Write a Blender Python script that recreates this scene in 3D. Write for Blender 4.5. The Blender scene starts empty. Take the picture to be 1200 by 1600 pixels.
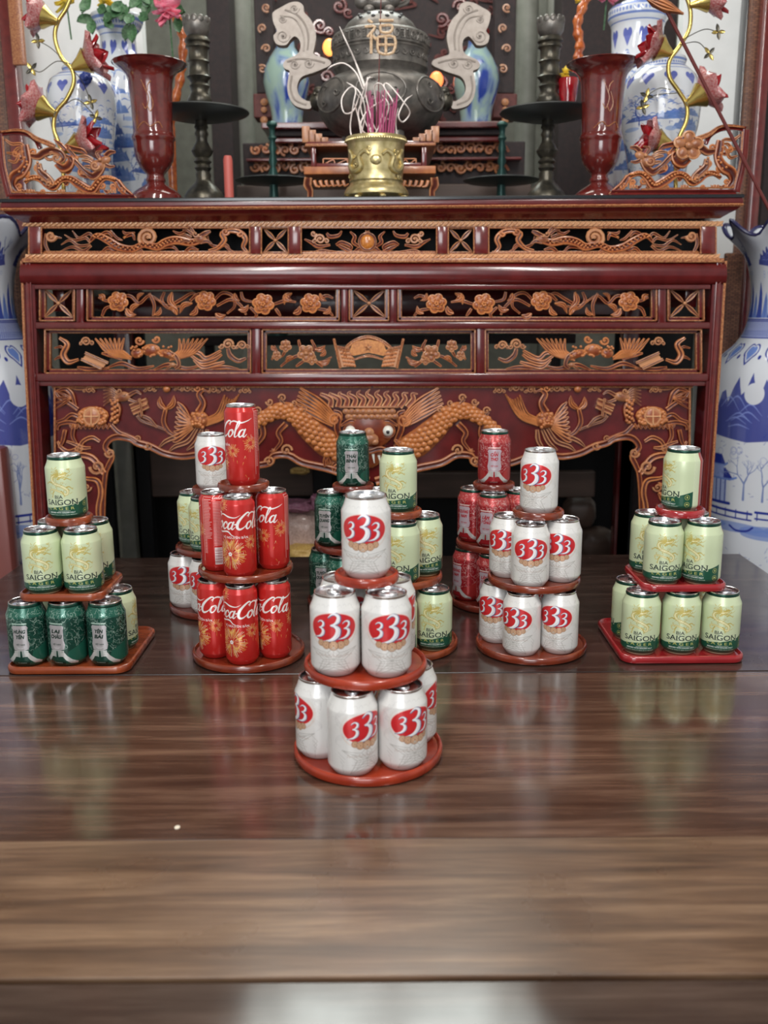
import bpy, bmesh, math, random
import numpy as np
from mathutils import Vector, Matrix
PI = math.pi
random.seed(7)
rng = np.random.default_rng(7)
SC = bpy.context.scene
COL = SC.collection

# ------------------------------------------------------------------ camera
FPX, PITCH, CAMH, ROLL = 1450.0, math.radians(12.3), 0.600, 0.0065
cp, sp = math.cos(PITCH), math.sin(PITCH)
R0, U0, F0 = Vector((1, 0, 0)), Vector((0, sp, cp)), Vector((0, cp, -sp))
RX = R0 * math.cos(ROLL) - U0 * math.sin(ROLL)
UX = R0 * math.sin(ROLL) + U0 * math.cos(ROLL)
cam_d = bpy.data.cameras.new('camera')
cam = bpy.data.objects.new('camera', cam_d); COL.objects.link(cam)
M = Matrix.Identity(4)
for i in range(3):
    M[i][0] = RX[i]; M[i][1] = UX[i]; M[i][2] = -F0[i]
M[2][3] = CAMH
cam.matrix_world = M
cam_d.sensor_fit = 'VERTICAL'; cam_d.sensor_height = 36.0
cam_d.lens = FPX / 1600 * 36.0
cam_d.clip_start = 0.05; cam_d.clip_end = 60
cam_d.dof.use_dof = True; cam_d.dof.focus_distance = 1.62; cam_d.dof.aperture_fstop = 4.3
SC.camera = cam

# ------------------------------------------------------------------ world and light
W = bpy.data.worlds.new('world'); SC.world = W; W.use_nodes = True
W.node_tree.nodes['Background'].inputs[0].default_value = (0.86, 0.93, 1.0, 1)
W.node_tree.nodes['Background'].inputs[1].default_value = 0.26
SC.view_settings.view_transform = 'Standard'; SC.view_settings.look = 'None'
SC.view_settings.gamma = 1.0; SC.view_settings.use_curve_mapping = False
SC.view_settings.exposure = 0.40
def area(name, loc, target, sx, sy, power, colr):
    l = bpy.data.lights.new(name, 'AREA'); l.shape = 'RECTANGLE'; l.size = sx; l.size_y = sy
    l.energy = power; l.color = colr
    o = bpy.data.objects.new(name, l); COL.objects.link(o); o.location = loc
    o.rotation_euler = (Vector(target) - Vector(loc)).to_track_quat('-Z', 'Y').to_euler()
    return o
# open doorway behind the photographer, tube lamps under the ceiling
area('doorway_daylight', (-0.5, -2.6, 1.5), (0, 2.2, 0.3), 1.7, 1.8, 50, (0.95, 0.98, 1.0))
area('ceiling_tube_left', (-0.55, 0.3, 2.25), (-0.3, 1.7, 0.0), 0.10, 1.3, 21, (1.0, 0.97, 0.92))
area('ceiling_tube_right', (0.75, 0.3, 2.25), (0.3, 1.7, 0.0), 0.10, 1.3, 21, (1.0, 0.97, 0.92))
area('altar_lamp', (0.0, 2.6, 2.3), (0, 2.75, 0.8), 1.4, 0.3, 7, (1.0, 0.96, 0.88))

# ------------------------------------------------------------------ pixel -> world helpers (surveying the photograph)
def ray(px, py):
    u, t = (px - 600) / FPX, (800 - py) / FPX
    u, t = u * math.cos(ROLL) + t * math.sin(ROLL), -u * math.sin(ROLL) + t * math.cos(ROLL)
    return Vector((u, cp + sp * t, -sp + cp * t))
def at(px, py, D):                       # point on the upright plane at distance D
    r = ray(px, py); k = D / r.y
    return Vector((r.x * k, D, CAMH + r.z * k))
def atz(px, py, z):                      # point on the level plane at height z
    r = ray(px, py); k = (z - CAMH) / r.z
    return Vector((r.x * k, r.y * k, z))
def ppm(D, z):                           # pixels per metre there
    return FPX / (D * cp - (z - CAMH) * sp)

# ------------------------------------------------------------------ materials
def mat(name, color=(0.5, 0.5, 0.5), rough=0.4, metal=0.0, coat=0.0, spec=0.5, **k):
    m = bpy.data.materials.new(name); m.use_nodes = True
    b = m.node_tree.nodes['Principled BSDF']
    b.inputs['Base Color'].default_value = (*color, 1); b.inputs['Roughness'].default_value = rough
    b.inputs['Metallic'].default_value = metal; b.inputs['Coat Weight'].default_value = coat
    b.inputs['Coat Roughness'].default_value = 0.12; b.inputs['Specular IOR Level'].default_value = spec
    for kk, v in k.items():
        b.inputs[kk.replace('_', ' ')].default_value = v
    return m
def nn(m, t, **k):
    n = m.node_tree.nodes.new(t)
    for a, v in k.items(): setattr(n, a, v)
    return n
def lk(m, a, b): m.node_tree.links.new(a, b)
def bsdf(m): return m.node_tree.nodes['Principled BSDF']
def ramp(m, src, stops, dst=None):
    r = nn(m, 'ShaderNodeValToRGB')
    while len(r.color_ramp.elements) < len(stops): r.color_ramp.elements.new(0.5)
    for e, (p, c) in zip(r.color_ramp.elements, stops):
        e.position = p; e.color = (*c, 1)
    lk(m, src, r.inputs[0])
    if dst is not None: lk(m, r.outputs[0], dst)
    return r
def noise_mat(name, stops, scale=(8, 8, 8), nscale=1.0, detail=5, rough=0.4, coat=0.0, metal=0.0, bump=0.0, distort=0.0, rr=None, coords='Object'):
    m = mat(name, stops[0][1], rough, metal, coat)
    tc = nn(m, 'ShaderNodeTexCoord'); mp = nn(m, 'ShaderNodeMapping'); mp.inputs['Scale'].default_value = scale
    lk(m, tc.outputs[coords], mp.inputs[0])
    n = nn(m, 'ShaderNodeTexNoise'); n.inputs['Scale'].default_value = nscale; n.inputs['Detail'].default_value = detail
    n.inputs['Distortion'].default_value = distort
    lk(m, mp.outputs[0], n.inputs['Vector'])
    ramp(m, n.outputs[0], stops, bsdf(m).inputs['Base Color'])
    if rr:
        r = nn(m, 'ShaderNodeMapRange'); r.inputs[3].default_value = rr[0]; r.inputs[4].default_value = rr[1]
        r.inputs[1].default_value = 0.3; r.inputs[2].default_value = 0.7
        lk(m, n.outputs[0], r.inputs[0]); lk(m, r.outputs[0], bsdf(m).inputs['Roughness'])
    if bump:
        b = nn(m, 'ShaderNodeBump'); b.inputs['Strength'].default_value = bump; b.inputs['Distance'].default_value = 0.002
        lk(m, n.outputs[0], b.inputs['Height']); lk(m, b.outputs[0], bsdf(m).inputs['Normal'])
    return m
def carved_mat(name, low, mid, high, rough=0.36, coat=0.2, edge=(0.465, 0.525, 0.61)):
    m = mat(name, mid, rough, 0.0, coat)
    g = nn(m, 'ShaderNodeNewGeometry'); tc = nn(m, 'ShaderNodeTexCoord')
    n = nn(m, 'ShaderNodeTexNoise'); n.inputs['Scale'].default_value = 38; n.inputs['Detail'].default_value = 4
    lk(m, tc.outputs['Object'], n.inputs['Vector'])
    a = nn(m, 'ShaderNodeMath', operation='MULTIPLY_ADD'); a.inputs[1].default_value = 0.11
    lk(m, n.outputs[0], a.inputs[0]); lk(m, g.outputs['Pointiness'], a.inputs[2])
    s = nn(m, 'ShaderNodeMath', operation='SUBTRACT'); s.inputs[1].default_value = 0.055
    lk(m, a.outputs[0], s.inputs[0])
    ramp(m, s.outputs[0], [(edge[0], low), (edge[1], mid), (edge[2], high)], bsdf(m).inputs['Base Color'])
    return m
MT = {}
MT['lacquer'] = noise_mat('dark_red_lacquer', [(0.25, (0.075, 0.005, 0.005)), (0.75, (0.135, 0.011, 0.011))], nscale=3, rough=0.22, coat=0.5)
MT['lacquer2'] = noise_mat('red_lacquer', [(0.25, (0.10, 0.009, 0.008)), (0.75, (0.17, 0.018, 0.014))], nscale=6, rough=0.2, coat=0.8)
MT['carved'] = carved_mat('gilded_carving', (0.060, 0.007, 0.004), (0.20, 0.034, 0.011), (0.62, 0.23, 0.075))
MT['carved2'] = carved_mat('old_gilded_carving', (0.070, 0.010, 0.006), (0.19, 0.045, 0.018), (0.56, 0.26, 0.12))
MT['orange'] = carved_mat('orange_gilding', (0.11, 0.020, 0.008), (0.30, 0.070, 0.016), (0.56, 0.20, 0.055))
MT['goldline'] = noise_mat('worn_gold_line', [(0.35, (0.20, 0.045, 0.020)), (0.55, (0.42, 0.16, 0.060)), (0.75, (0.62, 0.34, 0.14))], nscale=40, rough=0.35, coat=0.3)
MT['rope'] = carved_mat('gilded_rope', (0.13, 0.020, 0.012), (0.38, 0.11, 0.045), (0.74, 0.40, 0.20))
def wood(name, c0, c1, c2, rr=(0.16, 0.34), coat=0.25):
    m = mat(name, c1, 0.3, 0, coat)
    tc = nn(m, 'ShaderNodeTexCoord'); mp = nn(m, 'ShaderNodeMapping'); mp.inputs['Scale'].default_value = (1.6, 26, 26)
    lk(m, tc.outputs['Object'], mp.inputs[0])
    n = nn(m, 'ShaderNodeTexNoise'); n.inputs['Scale'].default_value = 1.5; n.inputs['Detail'].default_value = 9
    n.inputs['Roughness'].default_value = 0.68; n.inputs['Distortion'].default_value = 0.35
    lk(m, mp.outputs[0], n.inputs['Vector'])
    r = ramp(m, n.outputs[0], [(0.28, c0), (0.5, c1), (0.74, c2)])
    n2 = nn(m, 'ShaderNodeTexNoise'); n2.inputs['Scale'].default_value = 2.2; n2.inputs['Detail'].default_value = 6
    lk(m, tc.outputs['Object'], n2.inputs['Vector'])
    mx = nn(m, 'ShaderNodeMix', data_type='RGBA', blend_type='MULTIPLY'); mx.inputs[0].default_value = 0.75
    r2 = ramp(m, n2.outputs[0], [(0.3, (0.60, 0.58, 0.58)), (0.7, (1.25, 1.2, 1.15))])
    lk(m, r.outputs[0], mx.inputs[6]); lk(m, r2.outputs[0], mx.inputs[7]); lk(m, mx.outputs[2], bsdf(m).inputs['Base Color'])
    # rubbed varnish: roughness varies, long fine scratches
    n3 = nn(m, 'ShaderNodeTexNoise'); n3.inputs['Scale'].default_value = 9; n3.inputs['Detail'].default_value = 8
    lk(m, tc.outputs['Object'], n3.inputs['Vector'])
    mr = nn(m, 'ShaderNodeMapRange'); mr.inputs[1].default_value = 0.3; mr.inputs[2].default_value = 0.7
    mr.inputs[3].default_value = rr[0]; mr.inputs[4].default_value = rr[1]
    lk(m, n3.outputs[0], mr.inputs[0]); lk(m, mr.outputs[0], bsdf(m).inputs['Roughness'])
    bsdf(m).inputs['Coat Roughness'].default_value = 0.13
    b = nn(m, 'ShaderNodeBump'); b.inputs['Strength'].default_value = 0.05; b.inputs['Distance'].default_value = 0.001
    lk(m, n.outputs[0], b.inputs['Height']); lk(m, b.outputs[0], bsdf(m).inputs['Normal'])
    return m
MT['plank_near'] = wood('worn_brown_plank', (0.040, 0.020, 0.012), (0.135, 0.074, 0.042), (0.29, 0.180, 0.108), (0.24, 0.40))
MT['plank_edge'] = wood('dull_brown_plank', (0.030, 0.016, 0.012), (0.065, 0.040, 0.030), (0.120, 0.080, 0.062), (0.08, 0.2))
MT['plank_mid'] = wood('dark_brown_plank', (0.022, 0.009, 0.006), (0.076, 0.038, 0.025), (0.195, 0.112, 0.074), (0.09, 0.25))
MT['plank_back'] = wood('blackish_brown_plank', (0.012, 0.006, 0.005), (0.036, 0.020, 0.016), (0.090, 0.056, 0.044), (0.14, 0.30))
MT['tray'] = noise_mat('varnished_red_brown_tray', [(0.3, (0.10, 0.012, 0.006)), (0.7, (0.25, 0.042, 0.014))], scale=(9, 40, 9), rough=0.22, coat=0.7, distort=0.6)
MT['tray_orange'] = noise_mat('varnished_orange_tray', [(0.3, (0.13, 0.020, 0.007)), (0.7, (0.33, 0.068, 0.021))], scale=(9, 40, 9), rough=0.25, coat=0.35, distort=0.6)
MT['tray_front'] = noise_mat('varnished_vermilion_tray', [(0.3, (0.20, 0.014, 0.005)), (0.7, (0.38, 0.042, 0.012))], scale=(9, 40, 9), rough=0.24, coat=0.35, distort=0.6)
MT['tray_dark'] = noise_mat('varnished_dark_tray', [(0.3, (0.10, 0.014, 0.010)), (0.7, (0.20, 0.035, 0.018))], scale=(9, 40, 9), rough=0.22, coat=0.7, distort=0.6)
MT['tray_red'] = noise_mat('painted_crimson_tray', [(0.3, (0.26, 0.010, 0.014)), (0.7, (0.36, 0.018, 0.022))], nscale=2, rough=0.18, coat=0.9)
MT['alu'] = mat('brushed_aluminium', (0.80, 0.79, 0.80), 0.24, 1.0)
MT['alu_tab'] = mat('aluminium_tab', (0.72, 0.72, 0.74), 0.3, 1.0)
MT['neck_green'] = mat('dark_green_neck', (0.012, 0.06, 0.04), 0.25, 0.6)
MT['bronze'] = noise_mat('grey_bronze', [(0.3, (0.10, 0.093, 0.085)), (0.7, (0.22, 0.20, 0.18))], nscale=6, rough=0.38, metal=0.55, bump=0.3)
MT['bronze_dark'] = noise_mat('dark_bronze', [(0.3, (0.035, 0.033, 0.030)), (0.7, (0.13, 0.115, 0.085))], nscale=5, rough=0.34, metal=0.7)
MT['bronze_pale'] = noise_mat('pale_bronze', [(0.3, (0.27, 0.225, 0.195)), (0.7, (0.36, 0.31, 0.27))], nscale=8, rough=0.42, metal=0.25)
MT['disc'] = mat('dull_dark_bronze_disc', (0.07, 0.072, 0.07), 0.4, 0.5)
MT['brass'] = noise_mat('polished_brass', [(0.3, (0.48, 0.38, 0.16)), (0.7, (0.74, 0.62, 0.34))], nscale=9, rough=0.34, metal=0.8)
MT['brass_stem'] = mat('brass_stem', (0.62, 0.46, 0.14), 0.25, 0.9)
MT['ash'] = mat('pale_curled_ash', (0.86, 0.78, 0.74), 0.7)
MT['pinkstick'] = mat('magenta_incense_stick', (0.45, 0.09, 0.20), 0.6)
MT['redstick'] = mat('dark_red_stick', (0.13, 0.022, 0.02), 0.4)
MT['candle'] = mat('faded_red_candle', (0.48, 0.10, 0.08), 0.5)
MT['orangewood'] = noise_mat('glossy_orange_wood', [(0.3, (0.30, 0.05, 0.012)), (0.7, (0.60, 0.16, 0.03))], nscale=10, rough=0.2, coat=0.6)
MT['glass_red'] = mat('deep_red_glass', (0.42, 0.012, 0.02), 0.12, 0, 0.6, Transmission_Weight=0.35)
MT['glass_pink'] = noise_mat('pink_frosted_glass', [(0.35, (0.55, 0.10, 0.11)), (0.7, (0.85, 0.52, 0.50))], nscale=30, rough=0.2, coat=0.5, bump=0.6)
bsdf(MT['glass_pink']).inputs['Transmission Weight'].default_value = 0.45
MT['yellow'] = mat('yellow_petal', (0.85, 0.62, 0.06), 0.6)
MT['pink'] = noise_mat('pink_petal', [(0.3, (0.80, 0.12, 0.25)), (0.7, (0.92, 0.45, 0.52))], nscale=30, rough=0.6)
MT['leafgreen'] = noise_mat('green_leaf', [(0.3, (0.02, 0.07, 0.025)), (0.7, (0.10, 0.22, 0.10))], nscale=20, rough=0.5)
MT['white_wall'] = noise_mat('white_plaster', [(0.3, (0.74, 0.75, 0.74)), (0.7, (0.80, 0.81, 0.80))], nscale=2, rough=0.8)
MT['grey_wall'] = noise_mat('grey_green_plaster', [(0.3, (0.11, 0.105, 0.085)), (0.7, (0.15, 0.145, 0.12))], nscale=3, rough=0.8)
MT['pillar'] = noise_mat('grey_green_pillar', [(0.3, (0.18, 0.18, 0.15)), (0.7, (0.23, 0.23, 0.195))], nscale=3, rough=0.55)
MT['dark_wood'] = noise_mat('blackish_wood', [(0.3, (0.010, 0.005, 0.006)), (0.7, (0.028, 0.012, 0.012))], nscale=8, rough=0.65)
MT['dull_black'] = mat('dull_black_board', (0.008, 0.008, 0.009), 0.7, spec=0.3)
MT['dull_red'] = noise_mat('dull_dark_red', [(0.3, (0.07, 0.012, 0.010)), (0.7, (0.13, 0.025, 0.02))], nscale=9, rough=0.6)
MT['orange_bright'] = noise_mat('bright_orange_lacquer', [(0.3, (0.40, 0.11, 0.012)), (0.7, (0.66, 0.26, 0.05))], nscale=25, rough=0.25, coat=0.6)  # bright orange as its own colour, no emission
MT['brown_wood'] = noise_mat('dusty_brown_wood', [(0.3, (0.045, 0.026, 0.018)), (0.7, (0.10, 0.06, 0.045))], scale=(3, 20, 20), rough=0.5)
MT['floor'] = noise_mat('dark_floor_tile', [(0.3, (0.07, 0.045, 0.035)), (0.7, (0.11, 0.07, 0.055))], nscale=4, rough=0.35)
MT['grout'] = mat('grey_grout', (0.05, 0.045, 0.04), 0.8)
MT['ceil'] = mat('cream_ceiling', (0.62, 0.60, 0.55), 0.8)
MT['black'] = mat('black_lacquer', (0.012, 0.012, 0.014), 0.2, 0, 0.5)
MT['plastic'] = noise_mat('crinkled_clear_wrap', [(0.3, (0.50, 0.33, 0.28)), (0.7, (0.75, 0.55, 0.48))], nscale=22, rough=0.25, coat=0.5, bump=0.9)
MT['pinkfoil'] = noise_mat('mauve_foil', [(0.3, (0.30, 0.10, 0.17)), (0.7, (0.55, 0.25, 0.34))], nscale=25, rough=0.3, bump=0.9)
MT['paperyellow'] = noise_mat('yellow_paper', [(0.3, (0.45, 0.25, 0.06)), (0.7, (0.65, 0.45, 0.15))], nscale=25, rough=0.5)
MT['fade_red'] = noise_mat('faded_red_wood', [(0.3, (0.19, 0.055, 0.048)), (0.7, (0.27, 0.095, 0.08))], scale=(12, 12, 2), rough=0.4, coat=0.3)
MT['eye'] = mat('white_enamel_eye', (0.80, 0.78, 0.70), 0.2, 0, 0.5)
MT['gloss_vase'] = noise_mat('dark_red_glazed_wood', [(0.3, (0.095, 0.010, 0.009)), (0.7, (0.15, 0.018, 0.014))], nscale=8, rough=0.14, coat=1.0)
# woven bamboo mat: two crossing diagonal waves
def woven():
    m = mat('woven_brown_bamboo', (0.2, 0.09, 0.05), 0.5)
    tc = nn(m, 'ShaderNodeTexCoord'); b = nn(m, 'ShaderNodeTexBrick')
    mp = nn(m, 'ShaderNodeMapping'); mp.inputs['Rotation'].default_value = (PI / 2, 0.8, 0); mp.inputs['Scale'].default_value = (1, 1, 1)
    lk(m, tc.outputs['Object'], mp.inputs[0]); lk(m, mp.outputs[0], b.inputs['Vector'])
    b.inputs['Scale'].default_value = 45; b.inputs['Color1'].default_value = (0.26, 0.11, 0.055, 1)
    b.inputs['Color2'].default_value = (0.14, 0.05, 0.028, 1); b.inputs['Mortar'].default_value = (0.03, 0.012, 0.01, 1)
    b.inputs['Mortar Size'].default_value = 0.03
    lk(m, b.outputs[0], bsdf(m).inputs['Base Color'])
    bp = nn(m, 'ShaderNodeBump'); bp.inputs['Strength'].default_value = 0.5; bp.inputs['Distance'].default_value = 0.002
    lk(m, b.outputs['Fac'], bp.inputs['Height']); bp.invert = True
    lk(m, bp.outputs[0], bsdf(m).inputs['Normal'])
    return m
MT['woven'] = woven()
def vase_smear(name, c0, c1, c2):
    return noise_mat(name, [(0.42, c0), (0.52, c1), (0.6, c2)], scale=(14, 14, 7), nscale=1, detail=3, rough=0.15, coat=0.6, distort=0.8)
MT['celadon'] = vase_smear('celadon_and_blue_glaze', (0.30, 0.42, 0.36), (0.22, 0.32, 0.42), (0.02, 0.05, 0.30))

# ------------------------------------------------------------------ mesh helpers
def cr(pts, n=6, closed=False):          # Catmull-Rom through the points
    P = [np.array(p, float) for p in pts]
    if len(P) < 3 and not closed:
        return [P[0] + (P[-1] - P[0]) * t for t in np.linspace(0, 1, n + 1)]
    out = []
    N = len(P)
    rngi = range(N if closed else N - 1)
    for i in rngi:
        if closed: a, b, c, d = P[i - 1], P[i], P[(i + 1) % N], P[(i + 2) % N]
        else:
            b, c = P[i], P[i + 1]
            a = P[i - 1] if i > 0 else 2 * b - c
            d = P[i + 2] if i + 2 < N else 2 * c - b
        for k in range(n):
            t = k / n
            out.append(0.5 * ((2 * b) + (c - a) * t + (2 * a - 5 * b + 4 * c - d) * t * t + (3 * b - a - 3 * c + d) * t ** 3))
    if not closed: out.append(P[-1])
    return out
class MB:
    def __init__(s): s.v = []; s.f = []; s.uv = None
    def add(s, V, F):
        o = len(s.v); s.v.extend([tuple(map(float, p)) for p in V]); s.f.extend([tuple(i + o for i in f) for f in F]); return s
    def box(s, x0, x1, y0, y1, z0, z1, b=0.0):
        if b <= 0:
            V = [(x, y, z) for x in (x0, x1) for y in (y0, y1) for z in (z0, z1)]
            return s.add(V, [(0, 1, 3, 2), (4, 6, 7, 5), (0, 4, 5, 1), (2, 3, 7, 6), (0, 2, 6, 4), (1, 5, 7, 3)])
        bm = bmesh.new(); bmesh.ops.create_cube(bm, size=1)
        for v in bm.verts:
            v.co = Vector(((x0 + x1) / 2 + v.co.x * (x1 - x0), (y0 + y1) / 2 + v.co.y * (y1 - y0), (z0 + z1) / 2 + v.co.z * (z1 - z0)))
        bmesh.ops.bevel(bm, geom=bm.edges[:], offset=b, segments=2, affect='EDGES', profile=0.5)
        bm.verts.index_update()
        s.add([v.co[:] for v in bm.verts], [[v.index for v in f.verts] for f in bm.faces]); bm.free(); return s
    def lathe(s, prof, n=32, c=(0, 0, 0), a0=0.0, a1=2 * PI):
        full = abs(a1 - a0 - 2 * PI) < 1e-6
        m = n if full else n + 1
        V = []
        for r, z in prof:
            for i in range(m):
                a = a0 + (a1 - a0) * i / n
                V.append((c[0] + r * math.cos(a), c[1] + r * math.sin(a), c[2] + z))
        F = []
        for j in range(len(prof) - 1):
            for i in range(n):
                k = (i + 1) % m
                F.append((j * m + i, j * m + k, (j + 1) * m + k, (j + 1) * m + i))
        return s.add(V, F)
    def tube(s, pts, rad, n=8, caps=True):
        P = [Vector(p) for p in pts]
        if not hasattr(rad, '__len__'): rad = [rad] * len(P)
        T = []
        for i in range(len(P)):
            t = P[min(i + 1, len(P) - 1)] - P[max(i - 1, 0)]
            T.append(t.normalized() if t.length > 1e-9 else Vector((0, 0, 1)))
        u = T[0].orthogonal().normalized()
        V = []
        for i, (p, t) in enumerate(zip(P, T)):
            u = (u - t * u.dot(t)); u = u.normalized() if u.length > 1e-6 else t.orthogonal().normalized()
            w = t.cross(u)
            for k in range(n):
                a = 2 * PI * k / n
                V.append(p + (u * math.cos(a) + w * math.sin(a)) * rad[i])
        F = [(i * n + k, i * n + (k + 1) % n, (i + 1) * n + (k + 1) % n, (i + 1) * n + k) for i in range(len(P) - 1) for k in range(n)]
        if caps: F += [tuple(range(n))[::-1], tuple((len(P) - 1) * n + k for k in range(n))]
        return s.add(V, F)
    def blob(s, c, r, nu=10, nv=6, rot=0.0):
        V = [(0, 0, 1)]
        for j in range(1, nv):
            for i in range(nu):
                a, b = 2 * PI * i / nu, PI * j / nv
                V.append((math.sin(b) * math.cos(a), math.sin(b) * math.sin(a), math.cos(b)))
        V.append((0, 0, -1))
        F = [(0, 1 + i, 1 + (i + 1) % nu) for i in range(nu)]
        for j in range(nv - 2):
            for i in range(nu):
                F.append((1 + j * nu + i, 1 + (j + 1) * nu + i, 1 + (j + 1) * nu + (i + 1) % nu, 1 + j * nu + (i + 1) % nu))
        l = len(V) - 1; b0 = 1 + (nv - 2) * nu
        F += [(l, b0 + (i + 1) % nu, b0 + i) for i in range(nu)]
        ca, sa = math.cos(rot), math.sin(rot)
        return s.add([(c[0] + ca * x * r[0] - sa * y * r[1], c[1] + sa * x * r[0] + ca * y * r[1], c[2] + z * r[2]) for x, y, z in V], F)
    def build(s, name, material, parent=None, smooth=True, label=None, cat=None, group=None, kind=None, loc=None, angle=40):
        me = bpy.data.meshes.new(name); me.from_pydata(s.v, [], s.f)
        if s.uv is not None:
            uvl = me.uv_layers.new(name='uv')
            idx = np.empty(len(me.loops), int); me.loops.foreach_get('vertex_index', idx)
            uvl.data.foreach_set('uv', np.array(s.uv, float)[idx].ravel())
        me.materials.append(material)
        bm = bmesh.new(); bm.from_mesh(me); bmesh.ops.recalc_face_normals(bm, faces=bm.faces[:]); bm.to_mesh(me); bm.free()
        if smooth:
            me.polygons.foreach_set('use_smooth', [True] * len(me.polygons))
            if angle: me.set_sharp_from_angle(angle=math.radians(angle))
        return link(me, name, parent, label, cat, group, kind, loc)
def link(me, name, parent=None, label=None, cat=None, group=None, kind=None, loc=None):
    o = bpy.data.objects.new(name, me); COL.objects.link(o)
    if parent is not None:
        o.parent = parent
        if me is not None and loc is None:      # mesh data is in world space: move it into the parent's frame
            o.matrix_parent_inverse = Matrix.Translation(-WLOC.get(parent.name, Vector((0, 0, 0))))
    if loc is not None: o.location = loc
    WLOC[o.name] = Vector((0, 0, 0))
    if label: o['label'] = label
    if cat: o['category'] = cat
    if group: o['group'] = group
    if kind: o['kind'] = kind
    return o
WLOC = {}
def thing(name, label, cat, loc=(0, 0, 0), group=None, rz=0.0):
    o = bpy.data.objects.new(name, None); COL.objects.link(o)
    o.empty_display_size = 0.05
    o.location = loc; o.rotation_euler = (0, 0, rz); o['label'] = label; o['category'] = cat
    if group: o['group'] = group
    WLOC[o.name] = Vector(loc)
    return o
# ------------------------------------------------------------------ printed labels and painted glaze, drawn in memory
class Cv:
    """a flat print, millimetres, x to the right, y up"""
    def __init__(s, w, h, ppm_, bg):
        s.w, s.h, s.k = w, h, ppm_
        s.a = np.empty((int(h * ppm_), int(w * ppm_), 3), np.float32); s.a[:] = bg
    def _blend(s, x0, y0, A, col, al=1.0):
        H, W_, _ = s.a.shape
        h, w = A.shape
        ax0, ay0 = max(0, -x0), max(0, -y0)
        ax1, ay1 = min(w, W_ - x0), min(h, H - y0)
        if ax1 <= ax0 or ay1 <= ay0: return
        R = s.a[y0 + ay0:y0 + ay1, x0 + ax0:x0 + ax1]
        M_ = (A[ay0:ay1, ax0:ax1] * al)[..., None]
        R += (np.array(col, np.float32) - R) * M_
    def edges(s, E, col, al=1.0, ss=3):
        """even-odd fill from loose edges: array (n,4) x0 y0 x1 y1"""
        E = np.asarray(E, float) * s.k
        x0, y0 = int(math.floor(min(E[:, 0].min(), E[:, 2].min()))) - 1, int(math.floor(min(E[:, 1].min(), E[:, 3].min()))) - 1
        x1, y1 = int(math.ceil(max(E[:, 0].max(), E[:, 2].max()))) + 2, int(math.ceil(max(E[:, 1].max(), E[:, 3].max()))) + 2
        w, h = x1 - x0, y1 - y0
        if w * h > 4e6 or w < 1 or h < 1: return
        cnt = np.zeros((h * ss, w * ss + 1), np.int32)
        for ax, ay, bx, by in E:
            if ay == by: continue
            if ay > by: ax, ay, bx, by = bx, by, ax, ay
            j0 = math.ceil((ay - y0) * ss - 0.5); j1 = math.ceil((by - y0) * ss - 0.5)
            if j1 <= j0: continue
            js = np.arange(j0, j1); yy = (js + 0.5) / ss + y0
            xx = ax + (bx - ax) * (yy - ay) / (by - ay)
            ii = np.clip(np.ceil((xx - x0) * ss - 0.5).astype(int), 0, w * ss)
            np.add.at(cnt, (js, ii), 1)
        par = (np.cumsum(cnt, 1)[:, :w * ss] & 1).astype(np.float32)
        A = par.reshape(h, ss, w, ss).mean((1, 3))
        s._blend(x0, y0, A, col, al)
    def poly(s, pts, col, al=1.0):
        P = np.array(pts, float); s.edges(np.hstack([P, np.roll(P, -1, 0)]), col, al)
    def ell(s, cx, cy, rx, ry, col, al=1.0, rot=0.0, n=48):
        t = np.linspace(0, 2 * PI, n, endpoint=False); c, q = math.cos(rot), math.sin(rot)
        x, y = rx * np.cos(t), ry * np.sin(t)
        s.poly(np.stack([cx + c * x - q * y, cy + q * x + c * y], 1), col, al)
    def ring(s, cx, cy, rx, ry, w, col, al=1.0):
        t = np.linspace(0, 2 * PI, 40); s.line(np.stack([cx + rx * np.cos(t), cy + ry * np.sin(t)], 1), w, col, al)
    def line(s, pts, wd, col, al=1.0):
        """round-capped stroke of varying width"""
        P = np.array(pts, float) * s.k
        n = len(P)
        Wd = (np.interp(np.linspace(0, 1, n), np.linspace(0, 1, len(wd)), wd) if hasattr(wd, '__len__') else np.full(n, wd)) * s.k / 2
        m = Wd.max() + 2
        x0, y0 = int(P[:, 0].min() - m), int(P[:, 1].min() - m)
        x1, y1 = int(P[:, 0].max() + m) + 1, int(P[:, 1].max() + m) + 1
        x0, y0 = max(x0, 0), max(y0, 0); x1, y1 = min(x1, s.a.shape[1]), min(y1, s.a.shape[0])
        if x1 <= x0 or y1 <= y0: return
        A = np.zeros((y1 - y0, x1 - x0), np.float32)
        for i in range(n - 1):
            a, b = P[i], P[i + 1]; mm = max(Wd[i], Wd[i + 1]) + 1.5
            bx0, by0 = max(int(min(a[0], b[0]) - mm), x0), max(int(min(a[1], b[1]) - mm), y0)
            bx1, by1 = min(int(max(a[0], b[0]) + mm) + 2, x1), min(int(max(a[1], b[1]) + mm) + 2, y1)
            if bx1 <= bx0 or by1 <= by0: continue
            X, Y = np.meshgrid(np.arange(bx0, bx1) + 0.5, np.arange(by0, by1) + 0.5)
            d = b - a; L = max(d @ d, 1e-9)
            t = np.clip(((X - a[0]) * d[0] + (Y - a[1]) * d[1]) / L, 0, 1)
            D = np.hypot(X - a[0] - t * d[0], Y - a[1] - t * d[1])
            hw = Wd[i] + (Wd[i + 1] - Wd[i]) * t
            cov = np.clip(hw - D + 0.5, 0, 1) * np.clip(hw * 2.2, 0, 1)
            S_ = A[by0 - y0:by1 - y0, bx0 - x0:bx1 - x0]; np.maximum(S_, cov, out=S_)
        s._blend(x0, y0, A, col, al)
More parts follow.
